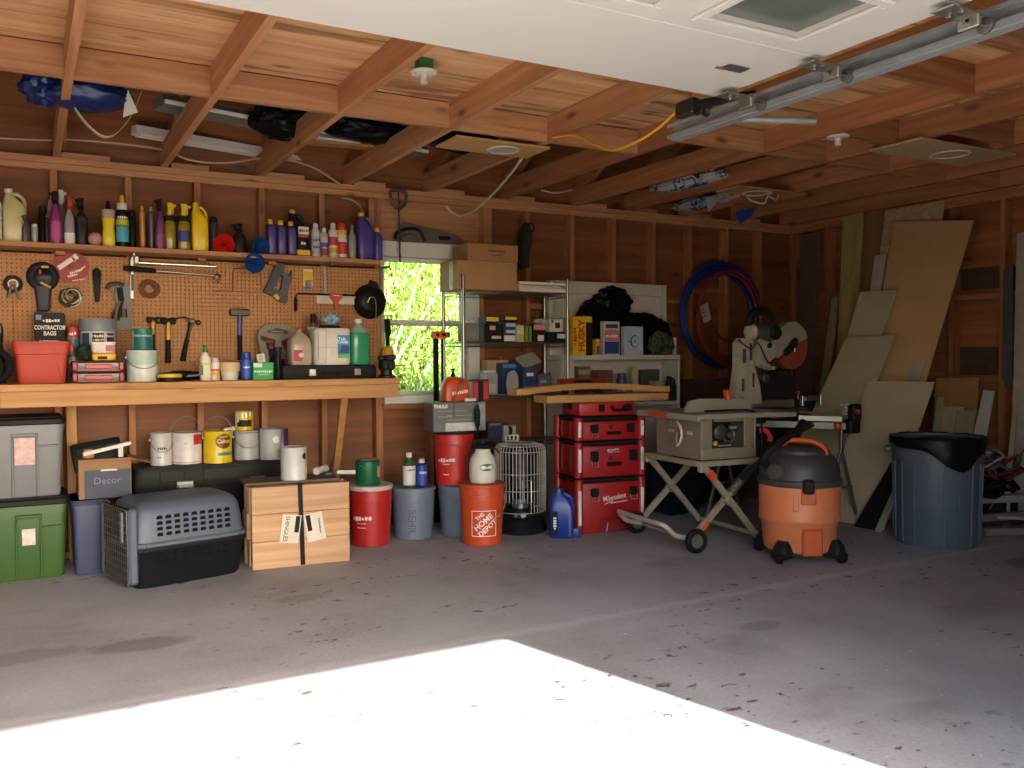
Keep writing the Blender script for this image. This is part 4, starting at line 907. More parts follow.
MB().loft([(0, r * .94, r * .85, 4), (.008, r, r * .9, 4), (h_ * .62, r, r * .9, 4), (h_ * .70, r * .95, r * .85, 3.5)]).build('fluid', GRN, t)
MB().loft([(h_ * .701, r * .94, r * .84, 3.5), (h_ * .80, r * .62, r * .6, 2.5), (h_ * .88, r * .3, r * .3, 2), (h_ * .92, r * .3, r * .3, 2)]).build('shoulder', mat('#8da596', .2), t)
MB().lathe([(r * .36, h_ * .91), (r * .38, h_ * .92), (r * .36, h_ * .99), (r * .3, h_)], 16).build('cap', mat('#d6d4cf', .4), t)
# bench vise at the window end
b_, w_, h_ = onb(389, 351, 24, 5.50); b_.x = 2.10
t = thing('bench_vise', 'black bench vise with a slim cross bar at the window end of the bench', 'vise', b_)
VI = mat('#1f1e1f', .5, .3)
MB().lathe([(.06, 0), (.06, .012), (.04, .02), (.036, .05)], 24).build('base', VI, t)
MB().box((0, 0, .085), (.085, .10, .07), .012).box((.02, -.02, .135), (.07, .04, .035), .006).box((-.01, .035, .13), (.07, .03, .03), .006).build('jaw_body', VI, t)
MB().cyl((0, -.05, .08), (0, -.105, .08), .016).build('screw', IRON, t)
MB().cyl((-.02, -.095, .078), (.115, -.095, .084), .0035).lathe([(.0, -.007), (.007, 0), (0, .007)], 10, T(.115, -.095, .084)).build('cross_bar', mat('#4a4744', .4, .7), t)
# black handle and yellow bulb cord hanging beside the window
p = hung(387.5, 322, .14); p.x = PX(387.5, 322, 5.90).x; p.y = 5.90
t = thing('hanging_pump', 'black hand pump with a yellow dome hanging by the window edge, behind the vise', 'pump', (p.x, 5.90, BZ + .001))
zt = p.z - BZ; z1 = PX(387.5, 357, 5.9).z - BZ; zt = PX(387.5, 322, 5.9).z - BZ
MB().lathe([(.045, z1 - .09), (.052, z1 - .08), (.052, z1 - .03), (.042, z1 - .02), (.040, z1)], 24).build('base', mat('#201f20', .5), t)
MB().lathe([(.042, z1 + .001), (.047, z1 + .012), (.045, z1 + .045), (.03, z1 + .07), (.014, z1 + .078)], 24).build('dome', mat('#c99a26', .4), t)
MB().tube([(0, 0, z1 + .078), (0, 0, z1 + .14), (.004, 0, z1 + .18), (-.004, 0, zt + .02)], [.014, .014, .024, .019], 10, 4).build('handle', mat('#191819', .55), t)
MB().tube([(-.004, -.01, zt + .0), (-.004, .0, zt + .045), (-.004, .10, zt + .04)], .003, 6).build('hook', IRON, t)
# ================================================================== UNDER THE BENCH
def tote(label, x0, x1, y0, y1, z0, z1, col, lidc, paper=None, cat='tote'):
    t = thing('storage_tote', label, cat, ((x0 + x1) / 2, (y0 + y1) / 2, z0), group='storage totes under the bench')
    hx, hy, h = (x1 - x0) / 2, (y1 - y0) / 2, z1 - z0
    m = mat(col, .45, var=.05)
    MB().loft([(0, hx * .86, hy * .86, 12), (.012, hx * .885, hy * .885, 12), (h * .80, hx * .965, hy * .965, 12), (h * .80, hx * .985, hy * .985, 12), (h * .90, hx * .99, hy * .99, 12)], 48).build('body', m, t)
    M = Matrix.Rotation(math.atan2(hy * .08, h * .8), 4, 'X')
    b = MB()
    for s in (-1, 1): b.box((s * hx * .30, -hy * .905, h * .40), (.012, .02, h * .74), .004, M)
    b.box((0, -hy * .915, h * .80), (hx * .66, .022, .02), .006, M)
    b.box((hx * .58, -hy * .925, h * .66), (hx * .5, .014, .01), .003, M)
    b.build('front_ribs', m, t)
    MB().loft([(h * .905, hx * .99, hy * .99, 12), (h * .915, hx * 1.03, hy * 1.03, 12), (h * .965, hx * 1.03, hy * 1.03, 12), (h * .985, hx * .95, hy * .95, 12), (h, hx * .94, hy * .94, 12)], 48).build('lid', mat(lidc, .5), t)
    if paper:
        pz, ph, pw, pc = paper
        MB().box((0, -hy * .887 - h * pz * .055 * .9, h * pz), (pw, .004, ph), .0008, M).build('paper_label', mat(pc, .6, var=.2, scale=40), t)
    return t
xr = PX(68, 540, 5.53).x; xl = PX(-13, 540, 5.53).x
zt = PX(34, 497, 5.53).z; z2 = PX(34, 417, 5.53).z
tote('green plastic tote with a black lid on the floor, under a grey one', xl, xr + .005, 5.50, 5.93, 0, zt, '#31501f', '#1b1c1a', (.55, .09, .065, '#c9b9b2'))
tote('grey plastic tote with a black lid stacked on the green one', xl - .01, xr - .005, 5.51, 5.92, zt + .001, z2, '#6f7072', '#191919', (.60, .15, .10, '#c9a7a3'))
# narrow navy bin
p = PX(86, 500, 5.48)
t = thing('plastic_bin', 'dark slate-blue plastic bin on the floor behind the pet carrier, under a cardboard box', 'bin', (.304, 5.63, 0))
MB().loft([(0, .073, .145, 8), (.012, .077, .15, 8), (p.z * .9, .086, .165, 8), (p.z * .9, .092, .17, 8), (p.z, .093, .171, 8)], 40).build('body', mat('#39405a', .5), t)
MB().loft([(p.z - .03, .094, .172, 8), (p.z - .01, .098, .176, 8), (p.z + .0, .09, .17, 8)], 40).build('rim', mat('#323850', .5), t)
# open cardboard box on it
zb = p.z + .001; x0, x1 = PX(79, 480, 5.5).x, PX(131, 480, 5.5).x; h = PX(100, 459, 5.5).z - zb
CARD, NAVY = mat('#8d6a4a', .8, var=.06), mat('#33364a', .6)
t = thing('cardboard_box', 'open cardboard box with a dark blue printed front and splayed flaps', 'box', ((x0 + x1) / 2, 5.65, zb))
w2 = (x1 - x0) / 2
m = MB()
for c, d in (((0, -.15, h / 2), (2 * w2, .004, h)), ((0, .15, h / 2), (2 * w2, .004, h)), ((-w2, 0, h / 2), (.004, .3, h)), ((w2, 0, h / 2), (.004, .3, h)), ((0, 0, .002), (2 * w2, .3, .004))): m.box(c, d)
m.build('carton', CARD, t)
MB().box((.012, -.1535, h * .36), (2 * w2 - .03, .003, h * .72)).build('printed_front', NAVY, t)
MB().box((0, 0, .045), (2 * w2, .003, .09), 0, T(0, -.153, h - .012) @ RX(-158) @ T(0, 0, -.045 + .045)).build('flap', CARD, t)
MB().box((.06, 0, .0), (.13, .28, .003), 0, T(w2, 0, h - .004) @ RY(18)).build('flap', CARD, t)
writing(t, 'Decor', .055, .01, h * .44, '#7b7f8e', y=-.1555, bold=-.008)
MB().box((.02, -.1555, h * .71), (.085, .002, .009)).build('white_slot', mat('#cfc9c0', .6), t)
t2 = thing('black_case', 'black plastic case tipped up inside the open cardboard box', 'case', ((x0 + x1) / 2 - .01, 5.70, zb + h * .62), rot=(math.radians(-14), math.radians(-9), 0))
MB().box((0, 0, .09), (.27, .06, .17), .012, seg=2).build('shell', mat('#151b1a', .4), t2)
MB().box((0, -.034, .09), (.22, .008, .11), .01).build('lid_panel', mat('#0f1413', .35), t2)
t2 = tag(place(MB().box((0, 0, 0), (.26, .022, .022), .004).build('white_tube', mat('#d8d2c6', .5)), ((x0 + x1) / 2 + .02, 5.58, zb + h + .05), rot=(0, math.radians(-12), 0)), 'short white stick lying across the top of the open cardboard box', 'stick')
t2 = tag(place(MB().loft([(0, .03, .025, 3), (.03, .034, .026, 3), (.05, .02, .02, 3)]).build('wooden_knob', mat('#a87438', .5)), (x0 + .055, 5.60, zb + h + .0)), 'amber wooden knob at the left corner of the open cardboard box', 'knob')
t2 = tag(place(MB().box((0, 0, .03), (.028, .02, .07), .004).build('white_tag_box', mat('#c9c2b4', .5)), (x1 - .045, 5.585, zb + h - .0)), 'small cream clip box at the right corner of the open cardboard box', 'box')
# pet carrier
t = thing('pet_carrier', 'pet carrier with a slate-grey vented top, black base and wire door', 'pet carrier', (.735, 5.235, 0), rz=13.5)
LX, LY = .318, .225
TOPM, BOTM = mat('#4a5462', .5, var=.08), mat('#15171a', .5)
MB().loft([(0, LX * .90, LY * .86, 7), (.02, LX * .94, LY * .90, 7), (.19, LX * 1.0, LY * .99, 8), (.20, LX * 1.03, LY * 1.02, 8), (.22, LX * 1.03, LY * 1.02, 8)], 48).build('base_shell', BOTM, t)
# vented top: closed shell, dark pieces laid on it as slots
secs = [(.222, 1.04, 1.03), (.245, 1.05, 1.04), (.247, 1.0, .99), (.34, .965, .955), (.405, .93, .92), (.44, .87, .82), (.462, .74, .62), (.468, .3, .2)]
MB().loft([(z, LX * a, LY * b, 7) for z, a, b in secs], 56).build('top_shell', TOPM, t)
HOLE_SHADE = mat('#0c0c0e', .8)  # near-black colour put in for the shade inside the openings
for r_ in range(4):
    z = .285 + r_ * .030
    for c in range(9):
        x = -.175 + c * .047
        y = -LY * (.985 - (z - .25) * .37)
        MB().loft([(-.0085, .018, .004, 3), (.0085, .013, .004, 3)], 12, T(x, y, z) @ RX(12)).build('vent_slot', HOLE_SHADE, t)
for r_ in range(2):
    z = .145 + r_ * .03
    for c in range(9):
        MB().loft([(-.007, .013, .003, 3), (.007, .011, .003, 3)], 12, T(-.19 + c * .047, -LY * (.985 - (.2 - z) * .3), z) @ RX(-8)).build('vent_slot', HOLE_SHADE, t)
m = MB(); X = -LX * 1.05
dz0, dz1, dy0, dy1 = .03, .425, -.185, .185
for k in range(13):
    y = dy0 + (dy1 - dy0) * k / 12; m.cyl((X, y, dz0), (X, y, dz1), .0022, n=6)
for k in range(11):
    z = dz0 + (dz1 - dz0) * k / 10; m.cyl((X - .003, dy0, z), (X - .003, dy1, z), .0022, n=6)
m.tube([(X, dy0, dz0), (X, dy0, dz1), (X, dy1, dz1), (X, dy1, dz0)], .004, 6, closed=True)
d_ = m.build('wire_door', mat('#77776f', .4, .7), t)
MB().box((X - .006, -.12, .33), (.012, .03, .16), .004).build('door_latch', mat('#777d85', .5), d_)
MB().box((X + .012, 0, .23), (.02, .39, .40), .004).build('door_dark_plate', HOLE_SHADE, t)  # solid plate, its colour stands for the unlit inside
for s in (-1, 1): MB().box((X + .02, s * .205, .235), (.05, .035, .40), .012).build('door_post', TOPM, t)
MB().box((0, -LY * 1.04, .233), (LX * 1.6, .012, .018), .004).build('seam_rail', mat('#555d68', .5), t)
# black storage chest carrying the paint cans
x0, x1 = PX(133, 470, 5.66).x, PX(291, 470, 5.66).x; ch = PX(200, 465, 5.66).z
t = thing('storage_chest', 'long black storage chest with two silver latches, topped with paint cans', 'chest', ((x0 + x1) / 2, 5.81, 0))
hx = (x1 - x0) / 2; CH = mat('#161616', .5)
MB().loft([(0, hx * .95, .14, 14), (.01, hx * .96, .145, 14), (ch * .76, hx * .99, .15, 14)], 48).build('body', CH, t)
MB().loft([(ch * .765, hx * 1.0, .155, 14), (ch * .78, hx * 1.0, .158, 14), (ch * .97, hx * .99, .152, 14), (ch, hx * .97, .145, 14)], 48).build('lid', mat('#1f1f1e', .5), t)
for px_ in (185, 257): MB().box((PX(px_, 480, 5.65).x - t.location.x, -.163, ch * .80), (.10, .014, .045), .004).box((PX(px_, 480, 5.65).x - t.location.x, -.172, ch * .785), (.08, .008, .02), .002).build('latch', mat('#8f8d86', .3, .85), t)
for px_, w_ in ((172, .14), (222, .22)): MB().box((PX(px_, 468, 5.65).x - t.location.x, -.160, ch * .90), (w_, .01, ch * .12), .003).build('lid_panel', mat('#2a2b28', .5), t)
ZCH = ch + .0008
GP = 'paint cans on the black chest'
t = paint_can('slim white paint can with black smudged print, left end of the cans on the chest', 161, 432.5, 21, 5.80, ZCH, '#b9b6b2', group=GP, bail='front')
writing(t, '~5', .02, .0, .105, '#3b3b3d', R=.0655); writing(t, '~3', .014, -.02, .05, '#55585c', R=.0655)
t = paint_can('broad white paint can with a red corner label and its wire handle up', 186.5, 432, 29.5, 5.81, ZCH, '#c9c2bf', group=GP, bail='up', band=[(18, 60, .62, .98, '#b02630'), (-85, 85, .02, .07, '#a83a40')])
writing(t, '~2', .012, -.02, .13, '#8d8682', R=.096)
t = paint_can('yellow paint can with a brown round badge and raised wire handle', 217.5, 430.5, 28, 5.755, ZCH, '#d8b51c', group=GP, bail='up', band=[(-10, 72, .24, .34, '#2c7f78')])
m = MB(); R_ = .0925
pts = [(.052 * math.cos(a * PI / 14), .046 * math.sin(a * PI / 14)) for a in range(28)]
def wrap(mb, R): mb.v = [Vector((R * math.sin(v.x / R), -R * math.cos(v.x / R) + v.y * 0, v.z)) for v in mb.v]; return mb
bd = MB()
for k in range(28):
    a, b = pts[k], pts[(k + 1) % 28]; bd.add([(0.022, 0, .138), (.022 + a[0], 0, .138 + a[1]), (.022 + b[0], 0, .138 + b[1])], [(0, 1, 2)])
wrap(bd, .0915).build('round_badge', mat('#5a3418', .5), t)
m = MB(); m.text('Cabot', .036, T(.022, 0, .138), R=.0925, bold=.02); m.text('~8', .012, T(.022, 0, .166), R=.0925); m.build('lettering', mat('#e0c05a', .5), t)
t5 = paint_can('white-grey gallon can with a drooping wire handle, under a small yellow can', 246.5, 430, 26, 5.845, ZCH, '#aaa9a6', group=GP, bail='front', band=[(-50, 50, .92, .985, '#3a3836')])
hc = PX(246.5, 430, 5.845).z - ZCH
t = paint_can('small yellow can streaked with white paint on top of another can', 244, 411, 18, 5.845, ZCH + hc + .001, '#d2ae1e', group=GP, lid='#c9c7c2', band=[(-60, 40, .2, .55, '#2a261c')])
for a0, z0_, z1_ in ((-80, .1, .98), (-62, .45, .98), (-30, .62, .98), (-6, .7, .98), (20, .78, .98)):
    MB().sheet(lambda u, v: (.058 * math.sin(math.radians(a0 + 15 * u)), -.058 * math.cos(math.radians(a0 + 15 * u)), .12 * (z0_ + (z1_ - z0_) * v)), 4, 1).build('paint_drip', mat('#d6d4cf', .4), t)
t = tag(place(MB().box((0, 0, .012), (.075, .03, .024), .004, RY(-8)).build('paint_brush_head', mat('#c9c5bd', .7, var=.3)), PX(232, 421, 5.82) + Vector((0, 0, .0))), 'paint-caked white brush head lying left of the small yellow can', 'brush')
t.location = (PX(229.5, 421, 5.80).x, 5.80, ZCH + hc + .002)
t = paint_can('white can with a round black and white mark, fifth along the chest', 270.5, 428.5, 22, 5.75, ZCH, '#a9a7a3', group=GP, band=[(20, 62, .05, .35, '#8a8886')])
m = MB()
for k in range(20):
    a, b = 2 * PI * k / 20, 2 * PI * (k + 1) / 20
    m.add([(.02, 0, .13), (.02 + .024 * math.cos(a), 0, .13 + .024 * math.sin(a)), (.02 + .024 * math.cos(b), 0, .13 + .024 * math.sin(b))], [(0, 1, 2)])
wrap(m, .0712).build('round_mark', mat('#e2e0da', .5), t)
paint_can('purple-sided can mostly hidden behind the white can with the round mark', 281.5, 428.5, 13, 5.91, ZCH, '#4a2d5c', group=GP)
# ---- bundle of cedar shingles
CED = wood('cedar', '#c39b74', '#9d7550', 'x', 20, .8)
c0, c1, c2 = PZ(253, 571), PZ(350, 561), PZ(236, 560)
ang = math.degrees(math.atan2(c1.y - c0.y, c1.x - c0.x)); Lc = (c1 - c0).length; hc_ = PX(253, 488, c0.y).z
t = thing('shingle_bundle', 'strapped bundle of pale cedar shingles standing on the floor', 'shingle bundle', c0, rz=ang)
random.seed(5)
for k in range(7):
    y0_ = .002 + k * .046
    for r_ in range(3):
        hh = hc_ / 3
        ox = random.uniform(-.022, .006) if k else 0
        MB().box((Lc / 2 + ox, y0_ + .022, hh * (r_ + .5)), (Lc + random.uniform(-.006, .006), .039, hh - .002), .003).build('shingle', CED, t)
MB().box((Lc * .505, -.002, hc_ / 2), (.026, .004, hc_), .0008, RY(-1.5)).box((Lc * .50, .16, hc_ + .002), (.026, .33, .004), .0008).build('strap', mat('#141414', .5), t)
for sx_, a in ((Lc * .38, 8), (Lc * .63, -9)):
    M = T(sx_, -.003, hc_ * .47) @ RY(a)
    l_ = MB().box((0, 0, 0), (.11, .003, .165), .0006, M).build('paper_label', mat('#c9bfae', .6), t)
    MB().text('SHINGLES' if a > 0 else '~9', .034 if a > 0 else .018, M @ T(-.024 if a > 0 else .03, -.0022, 0) @ RY(90), bold=.01).build('lettering', mat('#33302c', .6), l_)
    MB().box((.036 if a > 0 else -.03, -.0022, .03), (.026, .001, .095), 0, M).build('dark_panel', mat('#1d1c1b', .6), l_)
b0 = t.matrix_basis
t2 = thing('brown_board', 'dark brown board lying across the top of the shingle bundle', 'board', c0 + Vector((.0, 0, hc_ + .005)), rz=ang)
MB().box((.245, .17, .009), (.55, .24, .016), .002).build('board', mat('#4a3527', .6, var=.2), t2)
zt2 = hc_ + .0225
t = paint_can('white metal quart can with a gold side stripe on the shingle bundle', 293.5, 446.5, 26, 5.19, zt2, '#b9b7b6', group=None, bail=None, band=[(38, 44, .02, .97, '#c9b04a'), (46, 84, .12, .55, '#c3c0bd')])
m = MB()
for k in range(18):
    a, b = 2 * PI * k / 18, 2 * PI * (k + 1) / 18
    m.add([(.052, 0, .14), (.052 + .019 * math.cos(a), 0, .14 + .019 * math.sin(a)), (.052 + .019 * math.cos(b), 0, .14 + .019 * math.sin(b))], [(0, 1, 2)])
wrap(m, .077).build('round_mark', mat('#23221f', .5), t)
# paint roller lying on the bundle
p = PX(318, 470, 5.36)
t = thing('paint_roller', 'white paint roller with its frame lying on the shingle bundle', 'paint roller', (p.x, 5.30, hc_ + .023))
MB().cyl((-.03, 0, .022), (.06, .09, .026), .022, n=18).build('roller_sleeve', mat('#c9c4bc', .9), t)
MB().tube([(.06, .09, .026), (.085, .10, .05), (.05, -.01, .05), (.09, -.05, .012)], .004, 6, 4).build('frame', STEEL, t)
MB().cyl((.09, -.05, .014), (.185, -.105, .014), .013, n=12).build('handle', mat('#d0ccc4', .5), t)
MB().box((.02, -.08, .013), (.05, .03, .024), .006).build('end_cap', mat('#3a3836', .5), t)
# ================================================================== BUCKETS
BK = 'five-gallon buckets by the window'
def bucket(label, cx, cy_, z0, H, rt, col, lid=None, logo=None, handle='right', rz=0):
    t = thing('bucket', label, 'bucket', (cx, cy_, z0), rz, BK)
    rb = rt * .86
    m = mat(col, .38, var=.04)
    def RR(z): return rb + (rt * .965 - rb) * z / (H * .76)
    MB().lathe([(rb * .95, 0), (rb, .006), (RR(H * .76), H * .76), (rt * .985, H * .762), (rt * .985, H * .785), (rt * .968, H * .787), (rt * .968, H * .84), (rt * .99, H * .842), (rt * .99, H * .865), (rt * .972, H * .867), (rt * .975, H * .955), (rt, H * .957), (rt * 1.0, H * .99), (rt * .97, H), (rt * .93, H * .99), (rt * .92, H * .9), (rb * .93, .02), (.001, .018)], 44, caps=False).build('body', m, t)
    if lid:
        MB().lathe([(rt * 1.0, H * .94), (rt * 1.03, H * .945), (rt * 1.035, H * 1.01), (rt * .99, H * 1.02), (rt * .94, H * 1.012), (rt * .5, H * 1.012)], 44).build('lid', mat(lid, .45), t)
    return t, RR
def facing(x, y): return math.degrees(math.atan2(-x, y))      # yaw that turns a front (-y) towards the camera
HB = .37
def rim(x, y, a): return
p = PZ(372, 548); rx = .142
cx_, cy_ = p.x + .04, p.y + .13
zred = PX(372, 486, cy_ - .05).z
B1, RR = bucket('red bucket with a white lid beside the shingle bundle, carrying a green can', cx_, cy_, 0, zred, rx, '#a5201c', lid='#b7aea6', rz=facing(cx_, cy_))
m = MB(); m.text('~6', .04, T(-.06, 0, zred * .48), R=lambda z: RR(z) + .0015); m.text('~9', .012, T(-.06, 0, zred * .33), R=lambda z: RR(z) + .0015); m.text('~14', .008, T(-.06, 0, zred * .40), R=lambda z: RR(z) + .0015); m.build('lettering', mat('#e0cfca', .5), B1)
gz = zred * 1.02 + .001
b_, w_, h_ = at(367.5, 459.5, 25, cy_, gz)
t = thing('green_canister', 'green can with a peach side label on the red lidded bucket', 'can', (b_.x, cy_, gz))
MB().lathe([(w_ * .48, 0), (w_ * .5, .006), (w_ * .5, h_ - .01), (w_ * .47, h_ - .004), (w_ * .42, h_)], 32).build('body', mat('#155a38', .35), t)
MB().lathe([(w_ * .43, h_ + .0005), (w_ * .44, h_ + .006), (w_ * .36, h_ + .007)], 28).build('lid', mat('#a9a7a0', .35, .8), t)
MB().sheet(lambda u, v: (w_ * .505 * math.sin(math.radians(28 + 34 * u)), -w_ * .505 * math.cos(math.radians(28 + 34 * u)), h_ * (.3 + .45 * v)), 6, 1).build('label', mat('#c08a6a', .5), t)
MB().tube([(-.07, -.045, .13), (-.045, -.068, .115), (-.015, -.078, .08)], .0022, 6, 4).build('bail', mat('#c9c9c4', .3, .8), t)
# grey one
p = PZ(416, 541); cx_, cy_ = p.x + .04, p.y + .135
zg = PX(416, 487, cy_ - .02).z; rg = 21.5 / PPM((cx_, cy_, .3))
B2, RR = bucket('grey bucket with stencilled capitals down its front, two bottles on its lid', cx_, cy_, 0, zg, rg, '#66707e', lid='#6b7480', rz=facing(cx_, cy_))
m = MB(); m.text('BEHR', .075, T(-.012, 0, zg * .38) @ RY(90), R=lambda z: RR(z) + .0015, sx=.9); m.build('lettering', mat('#3f4650', .6), B2)
zl = zg * 1.02 + .001
for kind, lb, c_, tp_, w2, yy, cols, kw in (('drink', 'white-labelled green bottle with a white cap on the grey bucket', 409, 452.5, 13, cy_ - .02, ('#2c5a38', '#d2cfc8'), dict(lab=[(.06, .62, '#c9c4c0')], txt=[('~6', .5, .018, '#4a4a48')])),
                                    ('aerosol', 'dark blue spray can standing next to the white-labelled bottle on the grey bucket', 421.6, 458.5, 11.5, cy_ - .03, ('#1b3580', '#b9bcc4'), dict(lab=[(.04, .74, '#223f92')], txt=[('~5', .5, .022, '#c9d2e6')]))):
    bottle(kind, lb, 'bottle' if kind == 'drink' else 'spray can', c_, tp_, w2, yy, zl, cols, None, **kw)
# second grey one with a red bucket stacked on it
p = PZ(460, 537); cx2, cy2 = p.x + .045, 5.462
B3, RR = bucket('grey bucket half hidden behind the orange one, with a red bucket standing on it', cx2, cy2, 0, zg, rg, '#5f6a78', lid='#667080', rz=facing(cx2, cy2))
xr_ = PX(454, 460, cy2).x
hr = PX(454, 431, cy2).z - zl; rr_ = 20.5 / PPM((xr_, cy2, .6))
B4, RR = bucket('red bucket with a wire handle stacked on a grey one, under the grey folded bag', xr_, cy2, zl, hr, rr_, '#b3281f', rz=facing(xr_, cy2))
m = MB(); m.text('~6', .038, T(-.055, 0, hr * .48), R=lambda z: RR(z) + .0015); m.text('~8', .011, T(-.055, 0, hr * .41), R=lambda z: RR(z) + .0015); m.text('~7', .011, T(-.055, 0, hr * .22), R=lambda z: RR(z) + .0015); m.build('lettering', mat('#e0c9c2', .5), B4)
MB().lathe([(rr_ * 1.0, hr * .955), (rr_ * 1.02, hr * .96), (rr_ * 1.02, hr * 1.0), (rr_ * .95, hr * 1.01), (.001, hr * 1.01)], 40, caps=False).build('dark_rim', mat('#191a1f', .5), B4)
MB().tube([(-rr_ * .8, -rr_ * .62, hr * .86), (-rr_ * .5, -rr_ * .95, hr * .79), (0, -rr_ * 1.06, hr * .765), (rr_ * .6, -rr_ * .88, hr * .78), (rr_ * 1.0, -rr_ * .25, hr * .80), (rr_ * 1.12, -.0, hr * .72)], .0032, 6, 5).build('bail', mat('#9a8d88', .35, .8), B4)
# orange bucket with the white slanted emblem
p = PZ(482.5, 546.5); cx_, cy_ = p.x + .055, p.y + .112
zo = PX(482, 484, cy_ - .03).z; ro = 22.6 / PPM((cx_, cy_, .3))
B5, RR = bucket('bright orange bucket with slanted white lettering, front one of the group', cx_, cy_, 0, zo, ro, '#bd461d', lid='#b5431e', rz=facing(cx_, cy_) + 6)
RW = lambda z: RR(z) + .0016
m = MB(); S_ = RY(-40)
for s_, sz, dx, dz in (('THE', .034, -.028, .046), ('HOME', .052, -.004, .008), ('DEPOT', .046, .024, -.030)): m.text(s_, sz, T(dx, 0, zo * .38 + dz) @ S_, R=RW, bold=.02)
m.build('lettering', mat('#e9ddd6', .5), B5)
m = MB(); q = .082
fr = [(-q, -q), (q, -q), (q, q), (-q, q)]
for (x0_, z0_), (x1_, z1_) in zip(fr, fr[1:] + fr[:1]):
    n_ = 8
    for k in range(n_):
        xa, za, xb, zb_ = x0_ + (x1_ - x0_) * k / n_, z0_ + (z1_ - z0_) * k / n_, x0_ + (x1_ - x0_) * (k + 1) / n_, z0_ + (z1_ - z0_) * (k + 1) / n_
        th = .0022; dxx, dzz = (0, th) if abs(za - zb_) < 1e-6 else (th, 0)
        vs = []
        for (xx, zz) in ((xa - dxx, za - dzz), (xb - dxx, zb_ - dzz), (xb + dxx, zb_ + dzz), (xa + dxx, za + dzz)):
            zz += zo * .38; R2 = RW(zz); vs.append((R2 * math.sin(xx / R2), -R2 * math.cos(xx / R2), zz))
        m.add(vs, [(0, 1, 2, 3)])
m.build('square_outline', mat('#e9ddd6', .5), B5)
MB().tube([(ro * 1.02, 0, zo * .82), (ro * .95, -ro * .42, zo * .64), (ro * .72, -ro * .74, zo * .52), (ro * .45, -ro * .93, zo * .47)], .003, 6, 5).build('bail', mat('#c9beb6', .35, .7), B5)
# pump sprayer on it
zt = zo * 1.02 + .001
b_, w_, h_ = at(482.5, 440, 27, cy_, zt)
t = thing('pump_sprayer', 'white pump sprayer tank with a green oval badge on the orange bucket', 'sprayer', (b_.x, cy_, zt), rz=facing(b_.x, cy_)); r = w_ / 2
MB().lathe([(r * .9, 0), (r * .97, .01), (r, h_ * .15), (r, h_ * .42), (r * .9, h_ * .58), (r * .62, h_ * .70), (r * .55, h_ * .76), (r * .62, h_ * .80)], 36).build('tank', mat('#c9c6b8', .4, var=.04), t)
MB().lathe([(r * .66, h_ * .80), (r * .72, h_ * .83), (r * .60, h_ * .90), (r * .25, h_ * .92), (r * .22, h_ * 1.0)], 28).box((0, 0, h_ * 1.0), (r * 1.2, .025, .02), .006).build('pump_top', mat('#17181a', .5), t)
e = MB()
for k in range(24):
    a, b = 2 * PI * k / 24, 2 * PI * (k + 1) / 24
    e.add([(.03, 0, h_ * .38), (.03 + .05 * math.cos(a), 0, h_ * .38 + .024 * math.sin(a)), (.03 + .05 * math.cos(b), 0, h_ * .38 + .024 * math.sin(b))], [(0, 1, 2)])
wrap(e, r * 1.012).build('oval_badge', mat('#1f6a44', .5), t)
MB().text('Scotts', .03, T(.03, 0, h_ * .38), R=r * 1.022, bold=.02).build('lettering', mat('#d9e2d6', .5), t)
MB().tube([(-r * .6, -.02, h_ * .78), (-r * 1.05, -.05, h_ * .66), (-r * 1.2, -.06, h_ * .46), (-r * 1.1, -.07, h_ * .30)], .009, 8, 5).build('hose', mat('#1d1f1e', .5), t)
MB().tube([(r * .5, 0, h_ * .86), (r * 1.0, -.02, h_ * .78), (r * 1.2, -.03, h_ * .70)], .006, 6, 4).build('spray_wand', mat('#2a2b2a', .5), t)
# grey folded bag box on the red bucket
z0_ = zl + hr * 1.012; b_, w_, h_ = at(455.5, 401.5, 55, cy2 - .02, z0_)
t = thing('carton', 'grey printed carton with white lettering, lying across the red bucket', 'box', (b_.x, cy2, z0_), rz=-6)
MB().box((0, 0, h_ / 2), (w_, .22, h_), .006).build('carton', mat('#5d5f5c', .5, var=.15), t)
MB().box((.04, -.1115, h_ * .16), (w_ * .76, .003, h_ * .28), .0006).build('white_panel', mat('#b9b8b0', .5, var=.3, scale=30), t)
MB().box((w_ * .42, -.1115, h_ * .5), (w_ * .14, .003, h_ * .96), .0006).build('end_panel', mat('#8f8f88', .5, var=.3, scale=25), t)
m = MB(); m.text('THULE', .032, T(-w_ * .36, -.1135, h_ * .86), bold=.03)
m.build('lettering', mat('#e4e2dc', .5), t)
m = MB()
for k, (x_, z__, ww) in enumerate(((-.05, .70, .2), (.03, .55, .24), (.03, .40, .24), (-.10, .52, .1))): m.box((x_, -.1118, h_ * z__), (ww, .001, .004))
m.build('print_lines', mat('#9a9a92', .5), t)
ZTH = z0_ + h_ + .001
b_, w_, h_ = at(454.5, 377, 27, cy2, ZTH)
t = thing('gas_can', 'orange-red fuel can with pale lettering on the grey carton below the window', 'fuel can', (b_.x, cy2 + .0, ZTH), rz=-4)
MB().loft([(0, w_ * .47, .055, 5), (.008, w_ * .5, .06, 5), (h_ * .62, w_ * .5, .06, 5), (h_ * .86, w_ * .42, .05, 4), (h_, w_ * .25, .035, 3, -.01)]).build('body', mat('#bd4420', .4), t)
MB().text('~7', .03, T(.02, -.0625, h_ * .38) @ RY(-8), bold=.01).build('lettering', mat('#e2c9b6', .5), t)
MB().tube([(.05, -.03, h_ * .95), (.03, -.08, h_ * .8), (-.03, -.09, h_ * .2), (-.06, -.155, -.09)], .005, 8, 5).build('spout_hose', mat('#7a756c', .5), t)
b_, w_, h_ = at(477, 381, 19, cy2 + .01, ZTH)
